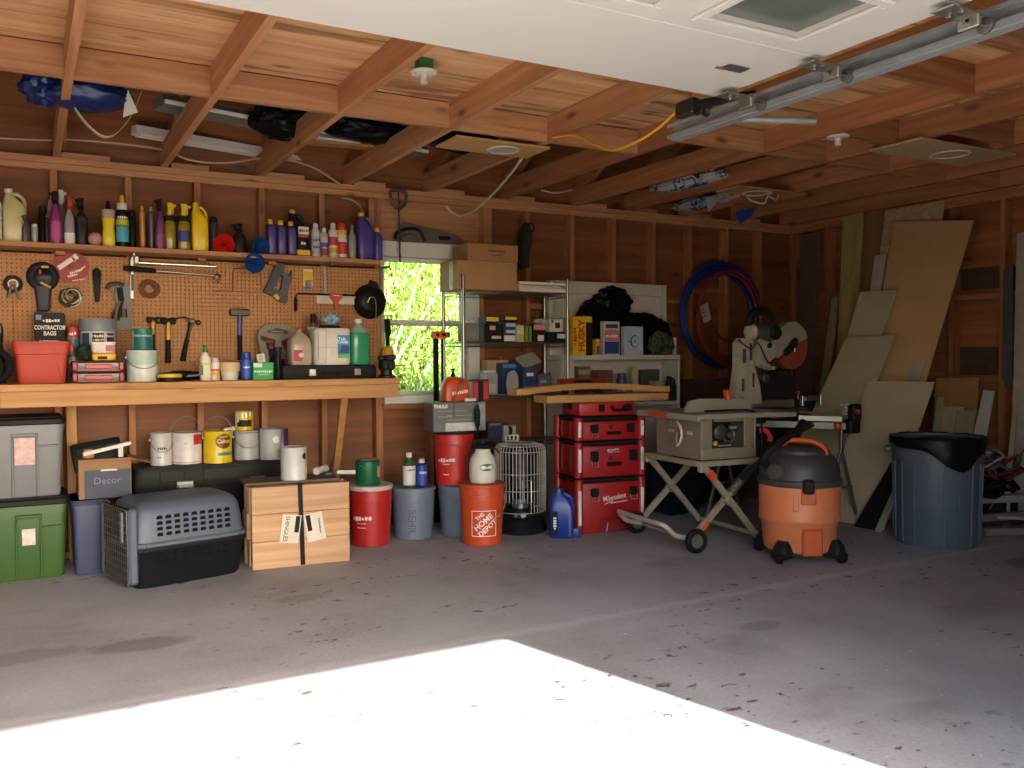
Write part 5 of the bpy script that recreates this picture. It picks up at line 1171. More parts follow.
t = thing('red_toolbox', 'small red case with a black centre strap beside the fuel can', 'case', (b_.x + .012, cy2 + .02, ZTH), rz=-6)
MB().box((0, 0, h_ / 2), (w_ * .92, .13, h_), .008).build('body', mat('#a81f22', .45), t)
MB().box((-.005, -.067, h_ / 2), (w_ * .28, .008, h_ * 1.0), .002).build('strap', mat('#1d1b1b', .5), t)
MB().box((0, -.0, h_ + .006), (w_ * .9, .12, .01), .003).build('top_mat', mat('#3a3630', .7), t)
t = tag(place(MB().box((0, 0, .012), (.085, .03, .024), .004).build('foam_block', mat('#c9c6be', .6)), (PX(469, 398, cy2 - .07).x, cy2 - .085, ZTH)), 'white foam strip at the foot of the fuel can on the grey carton', 'foam')
t = tag(place(MB().blob((0, 0, -.075), (.02, .018, .085), 3, .3, 3).build('dark_strap', mat('#14201a', .6)), (PX(477, 412, 5.3).x, cy2 - .165, ZTH - .03)), 'dark green strap dangling over the grey carton front', 'strap')
# long-handled orange tool behind
b_ = PX(447.5, 336, 5.78)
t = thing('pole_tool', 'long black twin-pole tool with an orange head standing in front of the window', 'pole tool', (b_.x, 5.93, 0), rz=0)
zz = PX(447.5, 336, 5.93).z
m = MB(); m.loft([(zz - .02, .052, .022, 5), (zz + .0, .062, .026, 5), (zz + .022, .06, .026, 5), (zz + .034, .045, .02, 4)]).build('head', mat('#d9621f', .45), t)
MB().box((-.022, -.027, zz + .008), (.022, .005, .02), .002).box((.03, -.027, zz + .008), (.03, .005, .02), .002).build('head_slots', mat('#1c1a19', .5), t)
MB().box((-.026, 0, zz / 2 - .01), (.038, .025, zz - .02), .004).build('pole', mat('#181a1a', .5), t)
MB().box((.024, 0, zz / 2 - .01), (.014, .02, zz - .02), .003).build('pole', mat('#181a1a', .5), t)
MB().box((.07, -.005, zz + .006), (.035, .03, .04), .008).build('head_cap', mat('#6b5a52', .5), t)
t = thing('hand_pump', 'little black hand pump showing above the fuel can against the window', 'pump', (PX(453, 376, 5.86).x, 5.86, PX(453, 402, 5.86).z))
zb = PX(453, 376, 5.86).z - t.location.z
MB().lathe([(.02, 0), (.022, .01), (.018, zb), (.010, zb + .02), (.006, zb + .045)], 16).build('barrel', mat('#151615', .5), t)
MB().box((0, 0, zb + .047), (.03, .012, .012), .003).build('knob', mat('#151615', .5), t)
MB().box((0, 0, -.001 - t.location.z / 2), (.03, .02, t.location.z - .002), .004).build('stem', mat('#151615', .5), t)
# ================================================================== WIRE RACK BY THE WINDOW
CHROME = mat('#8f8c84', .3, .9)
RX0, RX1, RY0, RY1 = 2.725, 3.60, 5.62, 5.955
rk = thing('wire_shelf_rack', 'chrome wire shelving rack on thin posts, right of the window', 'shelf rack', (0, 0, 0))
for x, y in ((RX0, RY0), (RX1, RY0), (RX0, RY1), (RX1, RY1)):
    MB().cyl((x, y, 0), (x, y, 1.80), .0125, n=12).lathe([(.013, 1.80), (.012, 1.806), (.004, 1.808)], 12, T(x, y, 0)).build('post', CHROME, rk)
RZS = (.60, .945, 1.33, 1.70)
for z in RZS:
    m = MB()
    for y in (RY0, RY1):
        for zz in (z - .006, z - .032): m.cyl((RX0, y, zz), (RX1, y, zz), .0032, n=6)
    for x in (RX0, RX1):
        for zz in (z - .006, z - .032): m.cyl((x, RY0, zz), (x, RY1, zz), .0032, n=6)
    for k in range(1, 30): x = RX0 + (RX1 - RX0) * k / 30; m.cyl((x, RY0, z - .003), (x, RY1, z - .003), .0022, n=6)
    for k in range(24):
        a = RX0 + (RX1 - RX0) * k / 24; b = RX0 + (RX1 - RX0) * (k + 1) / 24
        m.tube([(a, RY0, z - .006), ((a + b) / 2, RY0, z - .032), (b, RY0, z - .006)], .0018, 5)
    m.build('wire_shelf', CHROME, rk)
CB = mat('#a57b50', .75, var=.06)
def carton(label, x0, x1, y0, y1, z0, z1, m, rz=0, nm='cardboard_box', cat='box', group=None, seam=True):
    t = thing(nm, label, cat, ((x0 + x1) / 2, (y0 + y1) / 2, z0), rz, group)
    w, d, h = x1 - x0, y1 - y0, z1 - z0
    MB().box((0, 0, h / 2), (w, d, h), .002).build('carton', m, t)
    if seam: MB().box((0, 0, h + .0006), (w * .98, .05, .001)).build('tape', mat('#b58e5c', .3), t)
    return t, w, d, h
zt = RZS[3] + .001
xa, xb = PX(458, 300, RY0).x, PX(518.5, 300, RY0).x
t, w, d, h = carton('large plain cardboard box on the top of the wire rack', xa, xb, RY0 + .018, RY0 + .305, zt, PX(480, 260.5, RY0).z, CB)
MB().box((-w / 2 - .0012, -.05, h / 2), (.002, .06, h * .98)).build('green_tape', mat('#a8a43a', .5), t)
z2 = zt + h + .002
xa, xb = PX(468, 250, RY0 + .02).x, PX(518, 250, RY0 + .02).x
t, w, d, h2 = carton('flat cardboard box with a line of print, on top of the large plain one', xa, xb, RY0 + .02, RY0 + .28, z2, PX(490, 244, RY0 + .02).z, mat('#9c7048', .75, var=.06))
MB().text('~11', .022, T(.03, -d / 2 - .0015, h2 * .6)).text('~9', .018, T(.03, -d / 2 - .0015, h2 * .35)).build('lettering', mat('#5a3f28', .6), t)
# long white trim boards
TRW = mat('#d6ccba', .5, var=.05)
xa = PX(519, 285, RY0).x + .01
for k, (x0_, x1p, y_, h_) in enumerate(((.0, 568, .02, .03), (.015, 560, .07, .022), (.0, 569, .03, .022))):
    z_ = zt + sum((.03, .022, .022)[:k]) + k * .001
    x1_ = PX(x1p, 283, RY0 + y_).x
    o = MB().box(((xa + x0_ + x1_) / 2, RY0 + y_ + .085, z_ + h_ / 2), (x1_ - xa - x0_, .2, h_ - .001), .003).build('trim_board', TRW)
    tag(o, ('lowest', 'middle', 'topmost')[k] + ' of three white trim boards stacked beside the large carton on the wire rack', 'board', 'white trim boards on the wire rack')
# black hanging bag / boot on the stud behind
p = PX(527, 232, 5.93)
t = thing('hanging_sheath', 'dark grey long sock-shaped sheath hanging on the wall above the wire rack', 'sheath', p)
MB().tube([(.018, 0, .04), (-.012, 0, .045), (-.012, 0, -.03), (-.03, 0, -.12), (-.035, 0, -.21), (-.03, 0, -.28)], [.03, .034, .055, .06, .055, .05], 14, 5, flat=.55).build('sleeve', mat('#2e2b28', .7), t)
MB().ring(.03, .006, 20, 6, T(.028, -.01, .035) @ RX(90)).build('cuff', mat('#232020', .6), t)
# ---- things on the middle shelf
zm_ = RZS[2] + .0008; GM = 'small goods on the middle shelf of the wire rack'
def goods(label, cx, w, top, cols, dy=.03, d=.12, nm='box', cat='box', parts=(), rz=0, z0=None, group=GM, word=None):
    z_ = zm_ if z0 is None else z0
    Y = RY0 + dy; b_, w_, h_ = at(cx, top, w, Y, z_)
    t = thing(nm, label, cat, (b_.x, Y + d / 2, z_), rz, group)
    MB().box((0, 0, h_ / 2), (w_, d, h_), .003).build('carton', fin(cols, .5), t)
    for x_, z__, ww, hh, c in parts: MB().box((x_ * w_, -d / 2 - .0008, z__ * h_), (ww * w_, .0016, hh * h_)).build('printed_panel', fin(c, .5), t)
    if word: writing(t, word[0], word[1], word[2] * w_, word[3] * h_, word[4], y=-d / 2 - .0026, sx=word[5] if len(word) > 5 else 1.)
    return t, w_, h_
goods('grey speckled box at the left end of the middle wire shelf', 472, 15.5, 323.5, '#6d6a68', parts=((.0, .5, .5, .5, '#77736f'),))
t, w_, h_ = goods('white strip box lying on the grey speckled one', 471, 9, 320, '#bdb8b0', z0=PX(472, 323.5, RY0 + .03).z + .002, d=.06)
goods('black box with a pink square and green strip on its front, middle wire shelf', 493.5, 20.5, 324, '#1f1f23', parts=((-.05, .78, .30, .24, '#c98f8d'), (.15, .25, .50, .16, '#a9b592')), dy=.035)
goods('yellow-topped dark box resting on the black pink-square box', 492.5, 15.5, 316.5, '#20201f', z0=PX(493.5, 324, RY0 + .035).z + .002, d=.1, parts=((0, .62, .88, .6, '#c9ab26'),))
goods('small pale box next to the black pink-square box', 480, 5.5, 317.5, '#8d8b8a', dy=.16, d=.08)
goods('white-based dark box with blue and white bands, middle of the wire shelf', 509.5, 13, 322, '#2a2c36', parts=((0, .17, .94, .3, '#c2c0ba'), (.1, .52, .8, .14, '#aab6c6'), (.1, .85, .8, .18, '#9fb0c8')))
goods('flat yellow and black box lying on the blue-banded box', 511, 16, 316, '#24231f', z0=PX(509.5, 322, RY0 + .03).z + .002, d=.1, parts=((0, .6, .8, .55, '#c2a42c'),))
goods('olive and white book-like carton standing upright on the middle wire shelf', 520.5, 8.5, 325, '#b9b58c', parts=((.0, .25, .9, .4, '#a9985a'),))
goods('slim green striped carton standing beside the olive one', 529, 6.5, 325.5, '#6d8a2e', parts=((-.1, .5, .25, .95, '#2f3a1d'),))
goods('black box with a pink top stripe and a cream patch on the wire shelf', 539.5, 14, 324.5, '#221f22', parts=((0, .84, .96, .3, '#c97b80'), (.1, .22, .5, .34, '#cfb8a0')))
t = tag(place(MB().blob((0, 0, .022), (.06, .04, .022), 3, .3, 3, flatz=0).build('crumpled_bag', mat('#a39d98', .4)), (PX(541, 322, RY0 + .1).x, RY0 + .10, PX(539.5, 324.5, RY0 + .03).z + .003)), 'crumpled pale plastic bag on the pink-striped black box', 'bag')
t, w_, h_ = goods('black flat box with white print under the white cube, right end of the wire shelf', 557, 20, 332, '#1c1b1d', parts=((.24, .6, .46, .45, '#b5b0b8'),))
goods('white cube carton with a dark square window on the wire shelf', 556.5, 15, 318.5, '#b9b6ab', z0=zm_ + h_ + .002, d=.11, parts=((0, .97, .8, .1, '#4d8a78'), (.08, .48, .38, .42, '#2c2620'), (-.32, .78, .14, .2, '#2c2a26')))
goods('dull olive carton behind the white cube on the wire shelf', 565, 7, 318, '#8a7f3a', dy=.18, d=.1)
# ---- clutter on the lower shelf
zl_ = RZS[1] + .0008; GL = 'clutter on the lower shelf of the wire rack'
def low(label, cx, w, top, cols, **k): return goods(label, cx, w, top, cols, z0=zl_, group=GL, **k)
low('grey plastic bottle carton at the left of the lower wire shelf', 492, 13, 373, '#8f8d8c', parts=((0, .3, .6, .4, '#a9a7a6'),), d=.1)
t, w_, h_ = low('blue and white carton with a dark band in the middle of the lower wire shelf', 530, 15, 367, '#253a58', parts=((0, .15, .9, .24, '#b9bac0'), (0, .5, .9, .2, '#1e2a4a'), (0, .72, .5, .12, '#c9ced6')), d=.14)
low('blue box behind an upright grey plate on the lower wire shelf', 511, 19, 363, '#21355a', dy=.12, d=.12, parts=((-.1, .9, .8, .12, '#4a73b8'),))
low('dark grey carton with white lettering lines, right of the blue and white carton', 543.5, 11, 374, '#4a4d55', parts=((0, .2, .85, .25, '#b3adab'), (0, .62, .7, .14, '#8f9299')), d=.1)
low('open brown carton behind the clutter on the lower wire shelf', 498, 24, 360, '#a38a66', dy=.22, d=.1)
b_, w_, h_ = at(513, 370, 13, RY0 + .02, zl_)
o = MB().prism([(-w_ * .45, 0), (w_ * .45, 0), (w_ * .5, h_ * .75), (w_ * .2, h_), (-w_ * .3, h_ * .9), (-w_ * .5, h_ * .5)], .02).build('grey_plate', mat('#8d857e', .5)); place(o, (b_.x, RY0 + .02, zl_), rot=(math.radians(-8), 0, 0)); tag(o, 'grey plastic plate propped upright at the front of the lower wire shelf', 'plate')
z_ = PX(530, 367, RY0 + .03).z + .004
o = MB().loft([(0, .085, .055, 8), (.004, .09, .06, 8), (.012, .09, .06, 8)], 32).build('lid', mat('#8f8b7e', .4)); place(o, (PX(528, 356, RY0 + .1).x, RY0 + .10, z_ + .042), rot=(math.radians(40), math.radians(-14), math.radians(10))); tag(o, 'grey rounded lid tilted up on the blue and white carton', 'lid')
z_ = PX(492, 373, RY0 + .03).z + .002
o = MB().box((0, 0, .008), (.11, .05, .016), .004).build('foam_block', mat('#c9c2b8', .6)); place(o, (PX(488, 372, RY0 + .05).x, RY0 + .05, z_), rz=5); tag(o, 'white foam bar on the grey carton at the left of the lower wire shelf', 'foam')
o = MB().blob((0, 0, .018), (.018, .018, .018), 3, .1, 2).build('red_ball', mat('#b23a3d', .5)); place(o, (PX(501, 361, RY0 + .25).x, RY0 + .27, PX(498, 360, RY0 + .22).z + .002)); tag(o, 'small red round cap on the open brown carton', 'cap')
t = thing('clear_jar', 'clear plastic jar behind the dark grey carton on the lower wire shelf', 'jar', (PX(551, 375, RY0 + .2).x - .03, RY0 + .24, zl_))
MB().lathe([(.045, 0), (.05, .005), (.05, .12), (.042, .13)], 24).build('body', mat('#8d8880', .15, alpha=.55), t); MB().lathe([(.046, .131), (.046, .15), (.04, .152)], 24).build('lid', mat('#55504b', .4), t)
# ---- bottom shelf: navy box and power block
zb_ = RZS[0] + .0008
goods('navy blue carton on the bottom wire shelf behind the pump sprayer', 495, 16, 423, '#1b2036', z0=zb_, group=None, d=.16, parts=((0, .93, .8, .12, '#6d6a66'),))
t, w_, h_ = goods('small white power block with black sockets on the bottom wire shelf', 512, 16, 435, '#c9c2b6', z0=zb_, group=None, d=.09, nm='power_block', cat='power strip', dy=.02)
for k in range(3):
    for r_ in range(2): MB().box(((-.3 + .28 * k) * w_, -.0465, (.34 + .34 * r_) * h_), (.016, .003, .014)).build('socket', mat('#171413', .6), t)
b2 = t.location
t2 = thing('adapter_plug', 'pair of white plug adapters standing on the white power block', 'adapter', (b2.x - .005, b2.y, b2.z + h_ + .001))
for s in (-1, 1): MB().box((s * .03, 0, .035), (.042, .05, .068), .006).build('plug', mat('#9a958c', .5), t2)
MB().tube([(0, -.03, .005), (0, -.04, .04), (.0, -.02, .05)], .012, 8, 4).build('cord', mat('#1c1a19', .6), t2)
# ================================================================== KEROSENE HEATER
p = PZ(524, 535.5); hx_, hy_ = p.x + .06, p.y + .155
t = thing('kerosene_heater', 'round kerosene heater with a chrome wire cage and black base', 'heater', (hx_, hy_, 0), rz=facing(hx_, hy_))
Hh = PX(524, 441, hy_).z; R = 26 / PPM((hx_, hy_, .4))
BLK = mat('#17181a', .35)
MB().lathe([(R * .92, 0), (R * 1.0, .012), (R * 1.02, .045), (R * .95, .06), (R * .9, .085), (R * .78, .105), (R * .7, .11)], 40).build('base_tray', BLK, t)
MB().lathe([(R * .66, .11), (R * .66, .16), (R * .60, .17)], 32).build('tank', mat('#1b1c1e', .3), t)
MB().lathe([(R * .34, .17), (R * .34, .20), (R * .30, .21), (R * .30, Hh * .84), (R * .34, Hh * .86), (R * .2, Hh * .90)], 28).build('burner', mat('#77757a', .3, .7, var=.2), t)
MB().lathe([(R * .315, .23 + 0), (R * .325, .235), (R * .325, .30), (R * .315, .305)], 24).build('burner_band', mat('#26272a', .5), t)
MB().rings([[(R * .74 * math.cos(a), R * .74 * math.sin(a), z) for a in [math.radians(20 + 140 * k / 20) for k in range(21)]] for z in (.17, Hh * .93)], False, False).build('reflector', mat('#3a3a3c', .3, .8), t)
m = MB()
for k in range(44):
    a = 2 * PI * k / 44; c, s = math.cos(a), math.sin(a)
    z0_ = .15 if not (-PI * .80 < math.atan2(s, c) < -PI * .40) else .22
    m.tube([(R * .98 * c, R * .98 * s, z0_), (R * .98 * c, R * .98 * s, Hh * .90), (R * .90 * c, R * .90 * s, Hh * .96), (R * .55 * c, R * .55 * s, Hh * .985)], .003, 5)
for z, rr in ((.15, .98), (.30, .985), (Hh * .66, .985), (Hh * .90, .985), (Hh * .96, .90), (Hh * .985, .55)): m.ring(R * rr, .0026, 40, 6, T(0, 0, z))
m.build('wire_cage', mat('#d5d2cb', .35, .6), t)
m = MB(); m.ring(R * .2, .004, 6, 6, T(0, 0, Hh * .985))
for k in range(6):
    a = PI * k / 3; m.cyl((R * .2 * math.cos(a), R * .2 * math.sin(a), Hh * .985), (R * .9 * math.cos(a), R * .9 * math.sin(a), Hh * .962), .0025, n=6)
m.build('top_grille', mat('#8d8178', .35, .8), t)
m = MB(); qx, qz = .03, .30
m.tube([(-.035 + .05, -R * 1.0, Hh * .36), (-.035 + .05, -R * 1.0, Hh * .60), (.075, -R * .97, Hh * .60), (.075, -R * .97, Hh * .36)], .004, 6, closed=True); m.build('cage_door', mat('#b9b6b0', .3, .85), t)
MB().lathe([(.024, 0), (.024, .02), (.016, .026)], 20, T(.02, -R * .68, .135) @ RX(90)).build('wick_knob', mat('#8d8a84', .3, .8), t)
MB().box((-.03, -R * .66, .13), (.03, .02, .03), .004).build('igniter', mat('#4a4744', .4, .6), t)
# ================================================================== WHITE CABINET SHELF
WX_0, WX_1, WY_0, WY_1 = 3.63, 4.80, 5.75, 5.98
zs1, zs2, ztop = PX(640, 355, WY_0).z, PX(640, 402, WY_0).z, PX(610, 283, 5.96).z
WHT = mat('#bcb4a8', .5, var=.06)
t = thing('bookcase', 'white painted open shelf unit with a tall back, behind the red cases', 'shelf unit', (0, 0, 0))
MB().box(((WX_0 + WX_1) / 2, (WY_0 + WY_1) / 2 - .005, zs1 - .019), (WX_1 - WX_0, WY_1 - WY_0 - .012, .038), .003).build('top_shelf', WHT, t)
MB().box(((WX_0 + WX_1) / 2, (WY_0 + WY_1) / 2 - .005, zs2 - .015), (WX_1 - WX_0 - .05, WY_1 - WY_0 - .015, .03), .003).build('lower_shelf', WHT, t)
for x in (WX_0 + .012, WX_1 - .012): MB().box((x, (WY_0 + WY_1) / 2 - .005, (zs1 - .04) / 2), (.024, WY_1 - WY_0 - .012, zs1 - .041), .003).build('side_panel', WHT, t)
MB().box(((WX_0 + WX_1) / 2, WY_1 - .004, ztop / 2), (WX_1 - WX_0, .007, ztop)).build('back_panel', WHT, t)
MB().box(((WX_0 + WX_1) / 2, WY_1 - .03, ztop - .05), (WX_1 - WX_0 - .1, .04, .10), .004).build('top_rail', WHT, t)
for x in (WX_0 + .02, WX_1 - .02): MB().box((x, WY_1 - .03, (zs1 + ztop) / 2), (.04, .045, ztop - zs1 - .002), .003).build('stile', WHT, t)
MB().box((WX_0 + .065, WY_0 + .03, zs1 / 2 + .02), (.12, .03, zs1 - .05), .003).build('face_stile', WHT, t)
zc = zs1 + .001; GWH = 'boxes on the white shelf unit'
# black bin bag
m = MB(); xm0 = PX(618, 310, 5.90).x
m.blob((.02, 0, .14), (.44, .10, .19), 4, .2, 1.7, seed=2, flatz=.0).blob((-.19, .0, .27), (.25, .085, .17), 4, .25, 2.2, seed=5, flatz=.02).blob((-.06, 0, .43), (.17, .08, .12), 4, .3, 2.2, seed=8).blob((.26, 0, .17), (.27, .08, .17), 4, .2, 2., seed=3, flatz=0)
m.v = [Vector((v.x, max(-.072, min(.028, v.y)), v.z)) for v in m.v]
o = m.build('bin_bag', mat('#0d0d0f', .28, var=.2), sharp=50); place(o, (xm0, 5.895, zc)); tag(o, 'big slumped black plastic bag on top of the white shelf unit', 'bag')
def wb(label, px0, px1, top, Y, d, col, parts=(), rz=0, nm='box', cat='box'):
    b_, w_, h_ = at((px0 + px1) / 2, top, px1 - px0, Y, zc)
    t = thing(nm, label, cat, (b_.x, Y + d / 2, zc), rz, GWH)
    MB().box((0, 0, h_ / 2), (w_, d, h_), .002).build('carton', fin(col, .5), t)
    for x_, z__, ww, hh, c in parts: MB().box((x_ * w_, -d / 2 - .0008, z__ * h_), (ww * w_, .0016, hh * h_)).build('printed_panel', fin(c, .5), t)
    return t, w_, h_, d
t, w_, h_, d = wb('yellow and black carton with tall red vertical lettering on the white shelf unit', 571, 594, 316.5, 5.752, .06, '#d3a91c', parts=((.34, .42, .34, .86, '#2a2018'),))
MB().text('HUSKY', h_ * .26, T(-w_ * .05, -d / 2 - .0025, h_ * .5) @ RY(-90), bold=.04).build('lettering', mat('#a8281e', .5), t)
MB().text('~6', h_ * .13, T(-w_ * .38, -d / 2 - .0025, h_ * .5) @ RY(-90)).build('lettering', mat('#a8281e', .5), t)
wb('narrow red and yellow carton beside the tall-lettered yellow one', 595.5, 600.5, 339, 5.753, .05, '#c99a2c', parts=((0, .3, .8, .5, '#8d2c22'),))
t, w_, h_, d = wb('white carton with a pink upper and navy lower panel on the white shelf unit', 602, 621.5, 321.5, 5.752, .05, '#b9b4b2', parts=((0, .58, .9, .34, '#bf6a6a'), (0, .22, .9, .36, '#2b3570'), (0, .86, .75, .12, '#3a3534')))
writing(t, '~7', .03, 0, h_ * .56, '#e6d6d4', y=-d / 2 - .0026)
t, w_, h_, d = wb('pale blue-white carton with a dark ring emblem on the white shelf unit', 622.3, 645.5, 326.5, 5.752, .05, '#a9b0b8', parts=((-.3, .75, .38, .45, '#8fa9bd'),))
m = MB(); m.tube([(.01 + .042 * math.cos(a), -d / 2 - .002, h_ * .48 + .046 * math.sin(a)) for a in [math.radians(15 + 300 * k / 24) for k in range(25)]], .005, 6, flat=.3)
m.build('ring_emblem', mat('#20262e', .5), t); MB().box((-.045, -d / 2 - .002, h_ * .48), (.05, .002, .005)).lathe([(.008, 0), (.008, .002)], 14, T(.01, -d / 2 - .001, h_ * .48) @ RX(90)).build('emblem_bar', mat('#20262e', .5), t)
def camo():
    m, nt, b = _new('camouflage_cloth'); tc = N(nt, 'TexCoord'); n = N(nt, 'TexNoise', Scale=22., Detail=3.); L(nt, tc, 'Object', n, 'Vector')
    r = ramp(nt, [(.38, lin('#12160f')), (.42, lin('#2f3524')), (.55, lin('#56523f')), (.62, lin('#2c2c22'))]); r.color_ramp.interpolation = 'CONSTANT'; L(nt, n, 'Fac', r, 'Fac'); L(nt, r, 0, b, 'Base Color'); b.inputs['Roughness'].default_value = .9; return m
b_, w_, h_ = at(660, 331, 30, 5.80, zc)
o = MB().blob((0, 0, h_ * .45), (w_ / 2, .028, h_ * .5), 4, .25, 2.5, flatz=0).build('camo_bundle', camo()); place(o, (b_.x, 5.785, zc)); tag(o, 'rumpled camouflage bundle at the right end of the white shelf unit', 'cloth')
b_, w_, h_ = at(678, 338, 4.4, 5.79, zc)
t = thing('small_bottle', 'tiny two-tier white bottle at the very right corner of the white shelf unit', 'bottle', (4.78, 5.80, zc))
MB().lathe([(.016, 0), (.017, .003), (.017, h_ * .45)], 16).build('body', mat('#a39d94', .5), t); MB().lathe([(.016, h_ * .5), (.016, h_), (.012, h_ + .004)], 16).lathe([(.008, h_ * .45), (.008, h_ * .5)], 12).build('cap', mat('#b5afa6', .5), t)
# lower shelf contents
zc2 = zs2 + .001; GW2 = 'odds and ends on the lower white shelf'
def w2(label, cx, w, top, col, Y=5.80, d=.1, nm='box', cat='box', parts=()):
    b_, w_, h_ = at(cx, top, w, Y, zc2); t = thing(nm, label, cat, (b_.x, Y + d / 2, zc2), 0, GW2)
    MB().box((0, 0, h_ / 2), (w_, d, h_), .003).build('carton', fin(col, .6), t)
    for x_, z__, ww, hh, c in parts: MB().box((x_ * w_, -d / 2 - .0008, z__ * h_), (ww * w_, .0016, hh * h_)).build('printed_panel', fin(c, .5), t)
w2('tan carton with a pale top at the left of the lower white shelf', 584, 14, 366.5, '#6d5a44', parts=((0, .85, .9, .12, '#a3906e'),))
w2('plain brown carton left of the blue tin on the lower white shelf', 606, 17, 370, '#6a4630')
t = bottle('cyl', 'small blue tin with a white cross mark on the lower white shelf', 'tin', 621.5, 373, 10, 5.84, zc2, ('#26406a', '#3a4a66'), GW2, nm='tin', lab=[(.35, .5, '#b3bac2')])
w2('upright cream block of wood on the lower white shelf', 635.5, 6, 366, '#b59a70', d=.03, Y=5.79)
o = MB().blob((0, 0, .05), (.075, .05, .055), 3, .3, 2.4, flatz=0).build('white_cloth', mat('#b8ac9a', .8)); place(o, (PX(648, 385, 5.84).x, 5.85, zc2)); tag(o, 'crumpled off-white cloth on the lower white shelf', 'cloth')
w2('dark green flat carton behind the cloth on the lower white shelf', 651, 22, 369.5, '#39423a', Y=5.91, d=.05)
w2('pale box right of the cloth on the lower white shelf', 660, 10, 381, '#8f8678', Y=5.80)
t = bottle('jug', 'dark little bottle at the right end of the lower white shelf', 'bottle', 671, 376, 12, 5.79, zc2, ('#2b2622', '#1d1b1a'), GW2, d=.05, nm='bottle')
# ================================================================== STACK OF RED TOOL CASES
RED, RED2, DRK = mat('#931217', .42, var=.05), mat('#740f13', .45, var=.05), mat('#18171a', .5)
c0, c1 = PZ(578, 535), PZ(643, 529.5)
ang = math.degrees(math.atan2(c1.y - c0.y, c1.x - c0.x)); W0 = (c1 - c0).length; D0 = .37
ux, uy = Vector((math.cos(math.radians(ang)), math.sin(math.radians(ang)), 0)), Vector((-math.sin(math.radians(ang)), math.cos(math.radians(ang)), 0))
cc = c0 + ux * W0 / 2 + uy * D0 / 2
dep = (cc - uy * D0 / 2 - CAM).dot(CF)
def zat(py): return PX(590, py, c0.y).z
lev = [0, 0, 0, 0]
tops = [zat(478), zat(441), zat(416.5)]
GT = 'stacked red tool cases'
def latch(t, x, z, h, wire=True):
    MB().box((x, -D0 / 2 - .012, z), (.055, .026, h), .007).build('latch', DRK, t)
    if wire: MB().tube([(x - .026, -D0 / 2 - .014, z - h * .3), (x - .024, -D0 / 2 - .028, z - h * .95), (x + .024, -D0 / 2 - .028, z - h * .95), (x + .026, -D0 / 2 - .014, z - h * .3)], .003, 6).build('latch_bail', mat('#b5aca6', .3, .8), t)
def case(label, z0, z1, w=W0, d=D0, logo=0, strips=True, kind='box'):
    t = thing('tool_case', label, 'tool case', cc + Vector((0, 0, z0)), ang, GT); h = z1 - z0
    lid = min(.035, h * .22)
    MB().box((0, 0, (h - lid) / 2), (w * .965, d * .965, h - lid - .001), .012, seg=2).build('body', RED, t)
    MB().loft([(h - lid, w * .485, d * .485, 14), (h - lid * .7, w * .497, d * .497, 14), (h - lid * .25, w * .49, d * .49, 14), (h - .001, w * .46, d * .455, 14)], 48).build('lid', DRK, t)
    if strips:
        for sx in (-1, 1):
            for sy in (-1, 1):
                MB().lathe([(.030, .004), (.031, .01), (.031, h - lid * .4), (.027, h - lid * .2)], 16, T(sx * w * .478, sy * d * .47, 0)).build('corner_post', RED, t)
                if sy < 0: MB().box((sx * w * .478 - .004, -d * .47 - .0305, h * .48), (.022, .006, h * .62), .002).build('metal_strip', mat('#d5d1cb', .4), t)
        for yy in (-.05, .1): MB().box((-w * .49, yy, h * .45), (.016, .03, h * .66), .004).build('side_rib', RED2, t)
    return t, h
t, h = case('tall red tool case at the bottom of the stack with a white script emblem', 0, tops[0])
for x in (-.13, .17): latch(t, x, h * .74, .06)
MB().box((.02, -D0 * .4825 - .004, h * .14), (.2, .012, h * .24), .006).build('front_recess', RED2, t)
def script(t, x, z, s):
    m = MB(); m.text('Milwaukee', .052 * s, T(x, -D0 / 2 * .965 - .003, z) @ RY(-8), bold=.008, sx=.8)
    m.build('lettering', mat('#d9cfca', .5), t)
    MB().tube([(x - .075 * s, -D0 / 2 * .965 - .002, z - .045 * s), (x - .01 * s, -D0 / 2 * .965 - .002, z - .02 * s), (x - .03 * s, -D0 / 2 * .965 - .002, z - .04 * s), (x + .10 * s, -D0 / 2 * .965 - .002, z - .028 * s)], .003 * s, 6, flat=.4).build('flourish', mat('#d9cfca', .5), t)
script(t, .03, h * .63, 1.)
MB().tube([(-.03, -D0 / 2 - .012, h * .18), (-.045, -D0 / 2 - .03, h * .10), (-.05, -D0 / 2 - .03, h * .03)], .004, 6, 4).build('cord_end', mat('#b5a9a0', .5), t)
t, h = case('middle red tool case in the stack with a black grip on its front', tops[0] + .001, tops[1])
for x in (-.13, .17): latch(t, x, h * .58, .075, x < 0)
MB().box((.025, -D0 / 2 - .008, h * .36), (.11, .028, .026), .008).build('handle', DRK, t)
MB().box((.0, -D0 / 2 - .002, h * .52), (.028, .02, .028), .006).build('lock', mat('#4a1c1c', .5), t)
script(t, .02, h * .74, .5)
MB().box((.085, -D0 / 2 * .965 - .004, h * .72), (.035, .012, .05), .004).build('clip', RED, t)
t, h = case('shallow red tool case third up the stack, with a wire-bail latch', tops[1] + .001, tops[2])
for x in (-.13, .15): latch(t, x, h * .5, .06, x < 0)
MB().box((.02, -D0 / 2 - .008, h * .30), (.11, .028, .022), .008).build('handle', DRK, t)
MB().box((.0, -D0 / 2 - .002, h * .56), (.025, .02, .026), .006).build('lock', mat('#4a1c1c', .5), t)
t = thing('tool_case', 'small red tool case on top of the stack under the curved planks', 'tool case', cc + Vector((0, 0, tops[2] + .001)) + ux * -.005, ang, GT)
hh = zat(402) - tops[2] - .002; w4 = W0 * .86; d4 = D0 * .8
MB().box((0, 0, hh / 2), (w4, d4, hh), .014, seg=2).build('body', mat('#a31d1a', .4, var=.05), t)
